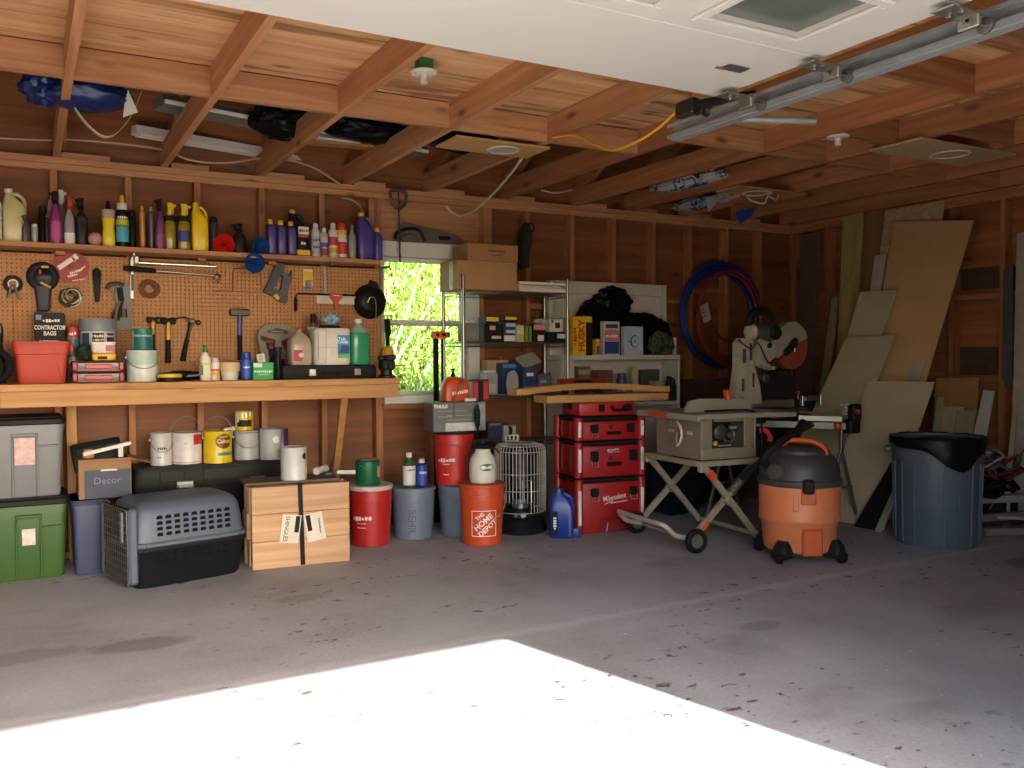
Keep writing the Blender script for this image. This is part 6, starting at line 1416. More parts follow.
for x in (-.02, .19): MB().box((x - .03, -d4 / 2 - .008, hh * .55), (.045, .022, .05), .006).build('latch', DRK, t)
MB().tube([(.03, -d4 / 2 - .004, hh * .62), (.035, -d4 / 2 - .035, hh * .4), (.12, -d4 / 2 - .035, hh * .4), (.125, -d4 / 2 - .004, hh * .62)], .012, 8).build('handle', DRK, t)
MB().box((-w4 / 2 - .004, 0, hh * .7), (.016, .06, .05), .005).build('side_latch', DRK, t)
ZST = tops[2] + .001 + hh + .0015
# planks
PLK = wood('plank_tan', '#b98a55', '#926338', 'x', 24, .3)
xa, xb = PX(546, 397, c0.y).x, PX(662, 397, c0.y).x
o = MB().box(((xb - xa) / 2, .11, .026), (xb - xa, .2, .052), .004).build('plank', PLK); place(o, (xa, c0.y - .02, ZST), rz=ang * .5); tag(o, 'straight tan plank lying across the red tool cases', 'plank', 'planks on the red tool cases')
zz = ZST + .054
xa2, xb2 = PX(514, 394, c0.y + .1).x, PX(657, 390, c0.y + .1).x; Lp = xb2 - xa2
m = MB(); q = [(Lp * u, .02 + .10 * math.sin(PI * u) * .6, .022 + .03 * math.sin(PI * min(1, u * 1.05))) for u in [k / 14 for k in range(15)]]
rings = []
for x, y, z in q: rings.append([(x, y - .07, z - .02), (x, y + .07, z - .02), (x, y + .07, z + .02), (x, y - .07, z + .02)])
m.rings(rings); o = m.build('plank', PLK, sharp=30); place(o, (xa2, c0.y + .08, zz), rz=ang * .5); tag(o, 'bowed tan plank with a taped end, lying over the straight one', 'plank', 'planks on the red tool cases')
MB().loft([(-.012, .075, .024, 5), (.05, .078, .027, 5), (.085, .074, .023, 5)], 20, T(.0, .025, .024) @ RY(90) @ RZ(90)).build('taped_end', mat('#b98a58', .2), o)
# red level behind planks
o = MB().box((0, 0, .03), (.42, .03, .06), .004).build('level', mat('#8f1d20', .45)); place(o, (PX(582, 378, 5.45).x, 5.45, ZST + .09)); tag(o, 'dark red box beam level lying behind the bowed plank', 'level')
MB().box((0, -.016, .032), (.16, .004, .03), .002).build('dark_window', mat('#1b1616', .5), o)
for s in (-1, 1): MB().box((s * .15, 0, -.046), (.04, .05, .09), .004).build('rest', mat('#3a2a22', .6), o)
# blue jug
p = PZ(562, 538); zj = PX(562, 489, p.y).z; r = 12.5 / PPM(p)
t = thing('jug', 'bright blue fluid jug on the floor in front of the red cases', 'jug', (p.x + .02, p.y + .035, 0), rz=facing(p.x, p.y))
BL = mat('#10307f', .35, var=.05)
MB().loft([(0, r * .92, .05, 5), (.008, r * .98, .055, 5), (zj * .62, r * .98, .055, 5), (zj * .80, r * .75, .045, 4, -.01), (zj * .90, r * .35, .028, 3, -.02), (zj * .95, r * .32, .026, 2, -.02)]).tube([(r * .1, 0, zj * .88), (r * .7, 0, zj * .8), (r * .85, 0, zj * .60), (r * .8, 0, zj * .45)], .016, 8, 5).build('body', BL, t)
MB().lathe([(r * .36, zj * .945), (r * .38, zj * .95), (r * .34, zj)], 18, T(-.02, 0, 0)).build('cap', mat('#0f2766', .4), t)
MB().box((-r * .55, -.0535, zj * .30), (r * .5, .006, zj * .5), .001).build('label', mat('#1a1c2c', .5), t)
MB().text('~5', .03, T(-r * .55, -.0575, zj * .3) @ RY(90)).build('lettering', mat('#c2c6d6', .5), t)
MB().loft([(0, .045, .03, 4), (.02, .05, .034, 4), (.06, .045, .03, 4)], 20, T(r * .95, -.0, 0)).build('foot_lobe', BL, t)
# ================================================================== TABLE SAW ON ITS FOLDING STAND
BEI, BEI2, DK, ORG = mat('#7d735f', .45, var=.08, dirt=.3), mat('#8d8471', .4, var=.06, dirt=.2), mat('#1d1c1b', .5), mat('#c9412e', .45)
ts = thing('table_saw', 'beige table saw on a folding wheeled stand, right of the red cases', 'table saw', (3.69, 4.22, 0), rz=-5)
def seg(mb, a, b, w, d, bev=.003):
    a, b = Vector(a), Vector(b); v = b - a
    return mb.box((0, 0, v.length / 2), (w, d, v.length), bev, T(*a) @ v.to_track_quat('Z', 'Y').to_matrix().to_4x4())
# body as panels round an open front
zb0, zb1, BU, BV = .565, .825, .43, .50
m = MB().box((.006, BV / 2, (zb0 + zb1) / 2), (.012, BV, zb1 - zb0), .003).box((BU - .006, BV / 2, (zb0 + zb1) / 2), (.012, BV, zb1 - zb0), .003).box((BU / 2, BV - .006, (zb0 + zb1) / 2), (BU - .026, .012, zb1 - zb0), .003)
m.box((BU / 2, BV / 2, zb0 + .006), (BU - .026, BV - .03, .012), .002).box((BU / 2, .006, zb0 + .036), (BU - .026, .012, .07), .003).box((.05, .006, zb0 + .165), (.07, .012, .185), .003).box((BU - .055, .006, zb0 + .165), (.08, .012, .185), .003).box((BU / 2, .006, zb1 - .012), (BU - .2, .012, .022), .003)
m.build('body', BEI, ts)
MB().box((BU / 2, BV * .5, .73), (BU - .03, .01, .17)).build('inner_wall', mat('#2a2825', .7), ts)
g = MB()
g.lathe([(.05, 0), (.055, .01), (.05, .05), (.03, .06)], 24, T(.16, .06, .735) @ RX(90)); g.build('motor', mat('#4a4845', .4, .5, dirt=.4), ts)
MB().ring(.045, .008, 24, 8, T(.235, .035, .715) @ RX(80)).lathe([(.02, 0), (.02, .03)], 16, T(.235, .05, .715) @ RX(90)).build('gear', mat('#77736c', .35, .7, dirt=.3), ts)
MB().lathe([(.016, 0), (.016, .02), (.010, .024)], 16, T(.12, .03, .665) @ RX(90)).build('yellow_knob', mat('#cf9a2c', .4), ts)
MB().box((.2, .03, .648), (.10, .02, .010), .003).box((.28, .05, .76), (.05, .03, .02), .004, RY(0)).build('bracket', mat('#a39c8e', .4, .5), ts)
MB().tube([(.10, .05, .78), (.15, .03, .79), (.21, .03, .76), (.25, .04, .78), (.3, .05, .74)], .006, 6, 5).build('cable', DK, ts)
# left face: tilt scale, arc wheel
MB().box((-.004, .22, .73), (.008, .26, .022), .002).build('scale_bar', mat('#a89f8e', .4), ts)
MB().box((-.007, .20, .73), (.008, .13, .016), .002).build('red_scale', ORG, ts)
MB().tube([(-.035, .23 - .07 * math.cos(a), .72 + .08 * math.sin(a)) for a in [math.radians(-75 + 150 * k / 12) for k in range(13)]], .009, 8).build('tilt_wheel', mat('#b5b1a8', .35), ts)
MB().cyl((0, .23, .72), (-.035, .23, .72), .016).box((-.03, .22, .69), (.02, .02, .09), .005).build('crank', mat('#6d675b', .4), ts)
for k in range(3): MB().box((-.003, .33 - k * .035, .785), (.008, .012, .05), .002).build('vent_rib', BEI, ts)
# table top, extension and fence
MB().box((.22, .27, .842), (.58, .66, .032), .004).build('table_top', BEI2, ts)
MB().box((.60, .27, .840), (.16, .60, .026), .004).build('extension_wing', BEI2, ts)
MB().box((-.072, .27, .836), (.02, .70, .04), .005).box((.62, -.04, .836), (.2, .02, .03), .004).build('fence_rail', mat('#8d8778', .4), ts)
MB().box((-.084, .36, .838), (.006, .22, .03), .002).build('red_label', mat('#a8402f', .5), ts)
m = MB().prism([(-.02, 0), (.50, 0), (.52, .03), (.49, .075), (.10, .085), (.02, .07)], .03, T(0, .16, .859)); m.build('rip_fence', BEI2, ts)
MB().box((.50, .14, .88), (.03, .05, .07), .008, RY(-12)).build('fence_clamp', ORG, ts)
MB().tube([(.52, .12, .86), (.54, .10, .82), (.54, .10, .79)], .012, 8, 4).build('fence_lever', ORG, ts)
MB().tube([(.10, .10, .866), (.30, .06, .870), (.38, .0, .868), (.42, -.05, .83), (.43, -.055, .70), (.435, -.05, .55)], .007, 6, 5).build('power_cord', DK, ts)
MB().tube([(.44, -.02, .74), (.47, -.04, .74), (.51, -.04, .70), (.515, -.03, .67)], .017, 8, 5).build('red_handle', ORG, ts)
MB().box((.50, .2, .80), (.12, .3, .05), .01).build('motor_housing', DK, ts)
# stand
STN = mat('#989079', .45, .2, dirt=.3)
m = MB()
for v in (-.015, .57): m.box((.21, v, .545), (.50, .032, .034), .004)
for u in (-.025, .445): m.box((u, .2775, .545), (.032, .56, .034), .004)
m.build('platform_frame', STN, ts)
for v in (-.03, .585):
    q = MB(); seg(q, (-.01, v, .54), (.42, v, .055), .026, .04); q.build('leg', STN, ts)
    q = MB(); seg(q, (-.075, v - .004 * 0 + .03, .075), (.43, v + .03, .535), .026, .04); q.build('leg', STN, ts)
    MB().box((.19, v + .015, .305), (.06, .075, .05), .008, T(.19, v + .015, .305) @ RY(42) @ T(-.19, -v - .015, -.305)).build('pivot', STN, ts)
    MB().box((-.02, v, .525), (.035, .045, .06), .006).build('corner_bracket', STN, ts)
    MB().box((.425, v, .045), (.05, .05, .03), .008).build('foot', DK, ts)
MB().box((.42, .28, .075), (.032, .62, .03), .004).build('cross_bar', STN, ts)
m = MB()
for k in range(15):
    t_ = .60 + .34 * k / 14; m.ring(.026, .006, 16, 6, T(-.075 + .505 * t_, 0, .075 + .46 * t_) @ RY(48))
m.build('spring', mat('#6d675a', .4, .6), ts)
MB().box((.045, -.055, .475), (.07, .02, .05), .008, T(.045, 0, .475) @ RY(48) @ T(-.045, 0, -.475)).build('red_latch', ORG, ts)
MB().box((.02, -.02, .15), (.075, .02, .022), .006, T(.02, 0, .15) @ RY(-48) @ T(-.02, 0, -.15)).build('red_pedal', ORG, ts)
for v in (-.06, .62):
    w_ = MB().ring(.058, .020, 30, 10, T(-.08, v, .078) @ RX(90)).build('wheel', mat('#1a1918', .6), ts)
    MB().lathe([(.046, -.012), (.046, .012)], 24, T(-.08, v, .078) @ RX(90)).lathe([(.018, -.022), (.018, .022)], 16, T(-.08, v, .078) @ RX(90)).build('hub', mat('#5a554d', .4), w_)
MB().cyl((-.08, -.05, .078), (-.08, .61, .078), .010).build('axle', STN, ts)
MB().tube([(-.08, .0, .085), (-.19, .0, .11), (-.23, .0, .145), (-.27, .02, .18), (-.29, .10, .186), (-.29, .46, .186), (-.27, .54, .18), (-.23, .56, .14), (-.19, .56, .11), (-.08, .56, .085)], .016, 10, 4).build('foot_handle', mat('#b5afa0', .4, .3), ts)
# ================================================================== MITER SAW ON ITS STAND
ms = thing('miter_saw_stand', 'grey metal rail stand carrying the miter saw, with splayed legs', 'saw stand', (0, 0, 0))
A, B = Vector((4.36, 4.92, .74)), Vector((5.12, 4.31, .715)); dv = (B - A).normalized(); sd = Vector((-dv.y, dv.x, 0))
GRY = mat('#6d6a62', .4, .6, dirt=.3)
q = MB(); seg(q, A, B, .06, .05); q.build('rail', GRY, ms)
q = MB(); seg(q, A + sd * .09 + dv * .3, B + sd * .09, .04, .03); q.build('rail', GRY, ms)
q = MB(); seg(q, B - dv * .34 + Vector((0, 0, .05)), B + Vector((0, 0, .05)) - dv * .04, .07, .04); q.build('extension_arm', mat('#8d897e', .35, .7), ms)
MB().box(tuple(B - dv * .07 - sd * .035 + Vector((0, 0, .0))), (.05, .05, .05), .01).build('red_clamp', ORG, ms)
q = MB(); seg(q, B - dv * .40 - sd * .0 + Vector((0, 0, .09)), B - dv * .16 + Vector((0, 0, .088)), .018, .012); q.build('red_strip', mat('#7d2a24', .5), ms)
MB().box(tuple(B + dv * .03 + Vector((0, 0, .0))), (.11, .08, .10), .012).box(tuple(B + dv * .05 + Vector((0, 0, .10))), (.09, .06, .12), .01).build('end_stop', DK, ms)
c_ = B + dv * .045 + Vector((-.01, -.036, .105)); MB().lathe([(.019, 0), (.019, .012), (.012, .016)], 18, T(*c_) @ RX(90)).build('red_button', mat('#b3312c', .4), ms)
q = B + dv * .0 + Vector((-.03, -.0, .12))
for k in range(4): MB().box((q.x - .005, q.y - .01, q.z + .035 - .022 * k), (.03 if k else .09, .02, .014), .002).build('white_scale', mat('#b5b3aa', .5), ms)
for P, nm in ((B - dv * .04, 'r'), (A + dv * .12, 'l')):
    s_ = 1 if nm == 'r' else -1
    k_ = P + Vector((0, 0, -.17))
    q = MB(); seg(q, P, k_, .03, .03); q.build('post', GRY, ms)
    for f in (-1, 1):
        e = k_ + Vector((f * .16, f * -.02, -(k_.z - .012)))
        q = MB(); seg(q, k_, e, .022, .022); q.build('leg', GRY, ms)
        MB().lathe([(.022, 0), (.022, .02), (.012, .03)], 14, T(e.x, e.y, .0)).build('foot', DK, ms)
    a_, b_ = k_ + Vector((-.11, .01, -.27)), k_ + Vector((.11, -.01, -.27))
    q = MB(); seg(q, a_, b_, .014, .014); q.build('brace', GRY, ms)
# the saw
sw = thing('miter_saw', 'beige and grey miter saw with a red blade guard, up on the rail stand', 'miter saw', (4.60, 4.65, .800), rz=0)
def ml(x, y, Y=4.65): p = PX(x, y, Y); return p.x - 4.60, p.z - .800
SB = mat('#a69c88', .45, dirt=.5)
MB().lathe([(.0, 0), (.15, 0), (.16, .012), (.15, .04), (.10, .05), (.0, .05)], 36, T(.10, -.04, .0), caps=False).build('turntable', mat('#5d5a54', .35, .7, dirt=.3), sw)
MB().box((.13, .06, .06), (.56, .03, .07), .006).build('fence', mat('#7d776b', .4, .6, dirt=.3), sw)
MB().box((.12, -.02, .02), (.5, .24, .035), .01).build('base', mat('#4d4a46', .4, .5), sw)
def outl(pts): return [ml(a, b) for a, b in pts]
MB().prism(outl([(733, 404), (732, 392), (735, 368), (744, 362), (752, 368), (757, 385), (759, 404)]), .06, T(.02, .02, 0)).build('arm_base', SB, sw)
MB().prism(outl([(744, 402), (744, 368), (750, 366), (751, 402)]), .08, T(.02, .02, 0)).build('arm_rib', mat('#a39b88', .45, dirt=.3), sw)
MB().prism(outl([(735, 372), (735, 343), (739, 338), (750, 339), (751, 372)]), .055, T(.02, .02, 0)).build('pivot_arm', SB, sw)
MB().prism(outl([(752, 366), (751, 344), (757, 339), (771, 344), (772, 356), (766, 363)]), .09, T(0, .01, 0)).build('gear_arm', mat('#9c937f', .45, dirt=.35), sw)
for a_, b_, c_, d_ in ((741, 356, .018, .10), (747.5, 352, .012, .12), (741, 385, .014, .09), (751, 380, .012, .10)):
    x, z = ml(a_, b_); MB().box((x, -.035 if b_ < 370 else -.022, z), (c_, .02, d_), .004).build('painted_recess', mat('#3a352e', .7), sw)  # dark blocks on the arm, shade of the gaps put into their colour
x, z = ml(765.5, 345.5); MB().lathe([(.020, 0), (.020, .012)], 18, T(x, -.034, z) @ RX(90)).build('pivot_hole', mat('#151413', .6), sw)
x0, z0 = ml(752, 332); x1, z1 = ml(770, 333)
MB().cyl((x0, .0, z0), (x1 - .01, -.02, z1), .056, n=24).build('motor', mat('#4f5355', .4, .3), sw)
MB().lathe([(.055, 0), (.06, .02), (.05, .045), (.02, .05)], 24, T(x0 + .012, 0, z0) @ RY(-90)).build('motor_cap', mat('#a59b89', .45), sw)
MB().lathe([(.05, 0), (.052, .03), (.04, .045), (.015, .048)], 24, T(x1 - .02, -.05, z1) @ RX(90)).build('brush_cap', DK, sw)
m = MB(); a_ = ml(748, 326); b_ = ml(752, 314); c_ = ml(764, 311); d_ = ml(771, 320)
m.tube([(a_[0], 0, a_[1]), (b_[0], 0, b_[1]), (c_[0], -.01, c_[1]), (d_[0], -.02, d_[1])], [.03, .034, .032, .022], 10, 5); m.build('handle', DK, sw)
x, z = ml(757, 317); MB().box((x, -.035, z), (.022, .012, .014), .003).build('trigger', mat('#9c2a26', .4), sw)
x, z = ml(787.5, 346); Rg = 24 / PPM((x + 4.6, 4.65, z + .80))
M = T(x, -.02, z) @ RZ(4)
up_ = [(Rg * math.cos(a), Rg * math.sin(a)) for a in [math.radians(20 + 190 * k / 22) for k in range(23)]]
lo_ = [(Rg * .97 * math.cos(a), Rg * .97 * math.sin(a)) for a in [math.radians(-142 + 175 * k / 22) for k in range(23)]]
MB().prism(up_ + [(-Rg * .2, -.01)], .055, M).build('upper_guard', mat('#90887a', .5, dirt=.3), sw)
MB().prism(lo_, .045, M).build('lower_guard', mat('#8a3a32', .4, dirt=.3), sw)
MB().prism([(Rg * .9 * math.cos(2 * PI * k / 48), Rg * .9 * math.sin(2 * PI * k / 48)) for k in range(48)], .003, M @ T(0, .02, 0)).build('blade', STEEL, sw)
MB().lathe([(.03, 0), (.03, .03), (.018, .035)], 20, M @ T(-.01, -.025, .01) @ RX(90)).build('arbor', DK, sw)
MB().tube([(x - .09, -.06, z - .055), (x - .04, -.075, z - .01), (x + .01, -.07, z + .045)], [.024, .028, .022], 8, 4).build('guard_arm', DK, sw)
MB().box((x - .03, -.10, z - .03), (.012, .008, .03), .003).build('chrome_pin', STEEL, sw)
for kk in range(3):
    x, z = ml(758 + 5 * kk, 364 + 2 * kk); MB().lathe([(.014, 0), (.014, .10)], 12, T(x, .04, z) @ RX(90)).build('pivot_boss', mat('#a0988a', .4, dirt=.3), sw)
x, z = ml(762, 378); MB().lathe([(.032, 0), (.032, .04), (.02, .05)], 20, T(x, -.0, z) @ RX(90)).build('lock_knob', mat('#3a3835', .5), sw)
MB().tube([(ml(733, 340)[0], -.05, ml(733, 340)[1]), (ml(745, 349)[0], -.06, ml(745, 349)[1]), (ml(752, 343)[0], -.06, ml(752, 343)[1]), (ml(762, 362)[0], -.06, ml(762, 362)[1]), (ml(770, 358)[0], -.06, ml(770, 358)[1])], .005, 6, 5).build('cord', DK, sw)
MB().prism(outl([(762, 404), (764, 384), (778, 374), (796, 368), (806, 378), (808, 392), (806, 404)]), .05, T(0, .14, 0)).build('dark_backing', mat('#252322', .6), sw)  # dark upright slab behind the saw, one even colour
for a0 in (799, 817):
    x, z = ml(a0, 405); MB().box((x, -.03, .085), (.022, .03, .08), .004).build('clamp_post', mat('#8f8b80', .35, .7), sw)
x, z = ml(808, 398); MB().box((x, -.02, .10), (.15, .05, .04), .008).build('clamp_body', mat('#4f4d49', .4, .5), sw)
x, z = ml(796, 390); MB().cyl((x, -.02, .10), (x, -.02, .135), .006).lathe([(.013, 0), (.016, .012), (.010, .024)], 14, T(x, -.02, .135)).build('red_knob', mat('#a8322e', .4), sw)
# ================================================================== SHOP VACUUM
vc = thing('shop_vacuum', 'orange and black drum shop vacuum on caster feet in front of the saws', 'vacuum cleaner', (4.085, 3.79, 0), rz=facing(4.085, 3.79))
RV = 39.5 / PPM((4.17, 3.80, .3)); zv0, zv1 = .055, PX(797, 488, 3.60).z
OV = mat('#d0784a', .45, var=.07, scale=6, dirt=.25)
MB().lathe([(RV * .80, zv0), (RV * .86, zv0 + .015), (RV * .92, .22), (RV * .965, .235), (RV * .985, .245), (RV * .985, .26), (RV * .97, .275), (RV * .99, zv1 - .01), (RV * .95, zv1)], 48).build('drum', OV, vc)
MB().lathe([(RV * 1.0, zv1 - .012), (RV * 1.02, zv1), (RV * 1.02, zv1 + .022), (RV * .98, zv1 + .03)], 48).build('drum_rim', mat('#3a3835', .5), vc)
zv2 = PX(797, 447, 3.75).z
MB().lathe([(RV * .97, zv1 + .03), (RV * .96, zv1 + .09), (RV * .86, zv1 + .15), (RV * .72, zv1 + .175), (RV * .70, zv2 - .02), (RV * .6, zv2), (.001, zv2)], 48, caps=False).build('motor_head', mat('#353331', .5, dirt=.3), vc)
MB().tube([(-.10, .0, zv2 - .01), (-.07, -.02, zv2 + .03), (.05, -.04, zv2 + .035), (.13, -.06, zv2 + .005), (.155, -.07, zv2 - .045)], .022, 10, 5, flat=.7).build('carry_handle', mat('#cf5a2a', .45), vc)
for a in (-12, 168): MB().box((0, -RV * 1.0, zv1 + .0), (.065, .04, .085), .01, RZ(a + 24)).build('latch', DK, vc)
MB().box((.05, -RV * .955, zv1 + .085), (.10, .02, .045), .006, RX(-6)).build('label_plate', mat('#4a4b4d', .4), vc)
MB().lathe([(.052, 0), (.055, .012), (.045, .03), (.03, .032)], 28, RZ(-34) @ T(0, -RV * .93, zv1 + .075) @ RX(84)).build('hose_port', mat('#45433f', .4), vc)
MB().box((.0, -RV * .955, .36), (.035, .02, .10), .006, RZ(-4) @ T(0, 0, 0)).build('drum_rib', OV, vc)
MB().box((0, -RV * .90, .13), (.12, .03, .16), .01, RZ(20)).build('drain_panel', mat('#c05527', .45, dirt=.3), vc)
MB().box((0, -RV * .955, zv1 - .06), (.09, .02, .10), .01, RZ(13)).build('front_recess', mat('#b8532a', .45, dirt=.2), vc)
for a in (-24, 66, 156, 246):
    M = RZ(a)
    f_ = MB().loft([(.035, .05, .05, 4, 0, -RV * .88), (.06, .055, .06, 4, 0, -RV * .90), (.10, .045, .05, 4, 0, -RV * .90), (.13, .03, .02, 4, 0, -RV * .93)], 24, M).box((0, -RV * .97, .045), (.10, .10, .03), .012, M).build('caster_foot', mat('#1f1e1c', .55), vc)
    MB().lathe([(.03, -.014), (.035, -.008), (.035, .008), (.03, .014)], 20, M @ T(0, -RV * 1.08, .0352) @ RY(90)).build('caster_wheel', mat('#151413', .6), f_)
pts = [(-.17, -.10, zv1 + .08), (-.20, -.16, zv1 + .15), (-.12, -.12, zv2 + .02), (-.02, .05, zv2 + .08), (.06, .12, zv2 + .12)]
m = MB().tube(pts, .022, 10, 6)
for k, p_ in enumerate(spline(pts, 8)): m.ring(.023, .004, 14, 6, T(*p_) @ RX(40))
m.build('hose', mat('#1b1a19', .6), vc)
hs = thing('vacuum_wand', 'black vacuum wand lying against the saw stand above the shop vacuum', 'wand', (0, 0, 0))
a_, b_ = PX(742, 478, 4.0), PX(795, 436, 4.02)
MB().tube([a_, (a_ + b_) / 2 + Vector((0, 0, .005)), b_], [.024, .022, .03], 12, 3).build('tube', mat('#1d1c1b', .5), hs)
c_ = PX(800, 428, 4.05); MB().tube([b_, c_, c_ + Vector((.06, .03, .035))], [.03, .03, .024], 12, 3).build('cuff', mat('#262423', .5), hs)
# ================================================================== DARK THINGS BEHIND THE SAWS
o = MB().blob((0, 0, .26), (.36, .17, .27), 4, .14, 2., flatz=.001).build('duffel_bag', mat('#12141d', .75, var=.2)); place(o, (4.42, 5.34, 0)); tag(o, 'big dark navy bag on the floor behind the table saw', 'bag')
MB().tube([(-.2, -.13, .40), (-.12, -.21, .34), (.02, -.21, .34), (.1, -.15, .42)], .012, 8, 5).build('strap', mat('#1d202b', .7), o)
t, w, d, h = carton('dark brown box shape added for the darkness behind the miter saw', 4.93, 5.62, 5.55, 5.92, 0, 1.02, mat('#3d2820', .8), nm='cardboard_box')  # box added for the darkness behind the saws, shade put into its brown
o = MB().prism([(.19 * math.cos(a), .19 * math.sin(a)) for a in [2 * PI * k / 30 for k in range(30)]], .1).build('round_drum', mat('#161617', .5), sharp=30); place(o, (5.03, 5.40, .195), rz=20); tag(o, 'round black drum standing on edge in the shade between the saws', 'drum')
MB().ring(.15, .012, 28, 8, T(0, -.055, 0) @ RX(90)).build('rim', mat('#262628', .4), o)
# coiled hoses on the wall
def coil(name, label, cx_, cz_, R0, r_, n, col, y, sq=1., seed=1):
    random.seed(seed); pts = []
    for k in range(n * 28):
        a = 2 * PI * k / 28; rr = R0 + .022 * math.sin(k * .11 + seed) + .012 * (k // 28)
        pts.append((cx_ + rr * math.cos(a), y - .012 * (k // 28) - .005 * math.sin(k * .3), cz_ + rr * sq * math.sin(a)))
    o = MB().tube([Vector(p_) - Vector((cx_, y, cz_)) for p_ in pts], r_, 8).build(name, mat(col, .45)); place(o, (cx_, y, cz_)); return tag(o, label, 'hose', 'coiled hoses on the back wall')
p = PX(720, 330, 5.93)
coil('air_hose', 'thick coil of blue hose hanging on the back wall, red hose inside it', p.x, 1.575, .395, .019, 6, '#122a6a', 5.955, 1.0, 1)
coil('air_hose', 'thinner coil of dark red hose hanging inside the blue one', p.x + .02, 1.56, .335, .010, 4, '#7a2826', 5.85, 1.12, 2)
t = tag(place(MB().box((0, 0, 0), (.09, .004, .15), .001).build('paper_tag', mat('#a8a09a', .6)), (PX(706, 313, 5.80).x, 5.805, PX(706, 313, 5.80).z), rot=(0, math.radians(-18), 0)), 'white and red tag tied to the coiled hoses', 'tag')
for k in range(3): MB().box((-.022, -.003, .04 - .03 * k), (.04, .002, .012)).build('red_stripe', mat('#9c3a36', .5), t)
MB().tube([(.03, 0, -.07), (.09, -.01, -.25), (.22, -.0, -.33)], .03, 8, 5, flat=.3).build('red_strap', mat('#6d2420', .6), t)
# ================================================================== SHEETS AND BOARDS LEANING ON THE RIGHT WALL
def LP(x, y, xb, xt, zt):          # point of the leaning plane that runs from (xb, floor) up to (xt, zt)
    r = ray(x, y); k = (xt - xb) / zt
    t = (xb - CAM.x + k * CAM.z) / (r.x - k * r.z); return CAM + r * t
def sheet_board(name, label, q, xb, xt, zt, th, m, floor=True, group='boards leaning on the right wall', cat='board'):
    P = [LP(a, b, xb, xt, zt) for a, b in q]                # tl tr br bl
    if floor:
        for i, j in ((0, 3), (1, 2)):
            d = P[j] - P[i]; P[j] = P[i] + d * ((.004 - P[i].z) / d.z)
    n = (P[1] - P[0]).cross(P[3] - P[0]).normalized()
    if n.x < 0: n = -n
    c = P[3].copy(); V = [p_ - c for p_ in P]; W = [v + n * th for v in V]
    o = MB().add(V + W, [(0, 1, 2, 3), (7, 6, 5, 4), (0, 4, 5, 1), (1, 5, 6, 2), (2, 6, 7, 3), (3, 7, 4, 0)]).build(name, m)
    o.location = c
    return tag(o, label, cat, group)
TAN, GRYB, OSB = mat('#c29a66', .7, var=.07, scale=4), mat('#b3a484', .75, var=.07, scale=4), mat('#b59c70', .7, var=.22, scale=30)
PALE, YEL2 = mat('#a69880', .7, var=.08, scale=5), wood('treated_lumber', '#b5a664', '#8f8250', 'z', 20, .8)
sheet_board('plank', 'dark weathered plank standing against the right wall nearest the back corner', ((801, 236), (820, 233.5), (813, 380), (795, 380)), 6.16, 6.28, 2.0, .02, mat('#5c4740', .7, var=.2))
sheet_board('lumber', 'yellow-green knotty board standing upright left of the tan sheet', ((843, 216.5), (863, 212), (856, 330), (838, 333)), 5.84, 6.22, 2.35, .02, YEL2)
sheet_board('strip', 'narrow pale board standing behind the yellow-green knotty one', ((832, 297), (838, 296), (829, 380), (821, 380)), 5.92, 6.30, 2.35, .02, mat('#8f8560', .7))
sheet_board('plywood_strip', 'brown plywood strip rising behind the yellow-green knotty board', ((858, 206), (884, 201), (881, 253), (855, 290)), 5.94, 6.30, 2.5, .012, wood('old_ply', '#8d6a40', '#6c4d2c', 'z', 12, .4))
sheet_board('osb_sheet', 'pale flake-board sheet showing above the big tan sheet', ((885, 211), (945, 200), (935, 260), (879, 262)), 5.56, 6.31, 2.45, .012, OSB)
sheet_board('fibreboard_sheet', 'big tan fibreboard sheet leaning on the right wall', ((895, 222), (973.5, 220), (925, 381), (866, 381)), 5.38, 6.20, 2.28, .012, TAN)
sheet_board('strip', 'white strip of board peeking out left of the big tan sheet', ((875, 255.5), (886, 254.5), (881, 292), (869.5, 293)), 5.46, 6.24, 2.3, .008, mat('#b3a996', .6))
sheet_board('panel', 'tall grey panel leaning in front of the big tan sheet', ((860, 292), (896.5, 289.5), (868, 378), (829, 400)), 5.30, 6.02, 2.0, .012, GRYB)
sheet_board('panel', 'second grey panel leaning lower, overlapping the tall grey one', ((846, 338), (894.5, 335), (864, 412), (812, 412)), 5.25, 5.93, 2.0, .012, mat('#ab9c7e', .75, var=.07, scale=4))
sheet_board('panel', 'low broad grey-brown panel leaning in front, beside the trash can', ((868, 381), (934, 382), (914, 440), (836, 470)), 5.20, 5.86, 2.0, .012, mat('#b0a082', .75, var=.07, scale=4))
sheet_board('strip', 'short pale strip stuck on the lower edge of the big tan sheet', ((915, 360), (926.5, 361.5), (919.5, 382), (907, 381)), 5.36, 6.18, 2.28, .006, PALE, floor=False)
sheet_board('dark_board', 'black board leaning low between the panels and the trash can', ((897, 452), (908, 452), (872, 531), (852, 529)), 5.14, 5.80, 2.0, .015, mat('#1d1a18', .6))
sheet_board('strip', 'thin white strip leaning low beside the black board', ((895, 488), (900, 490), (881, 532), (874, 532)), 5.11, 5.77, 2.0, .01, mat('#8d8578', .6))
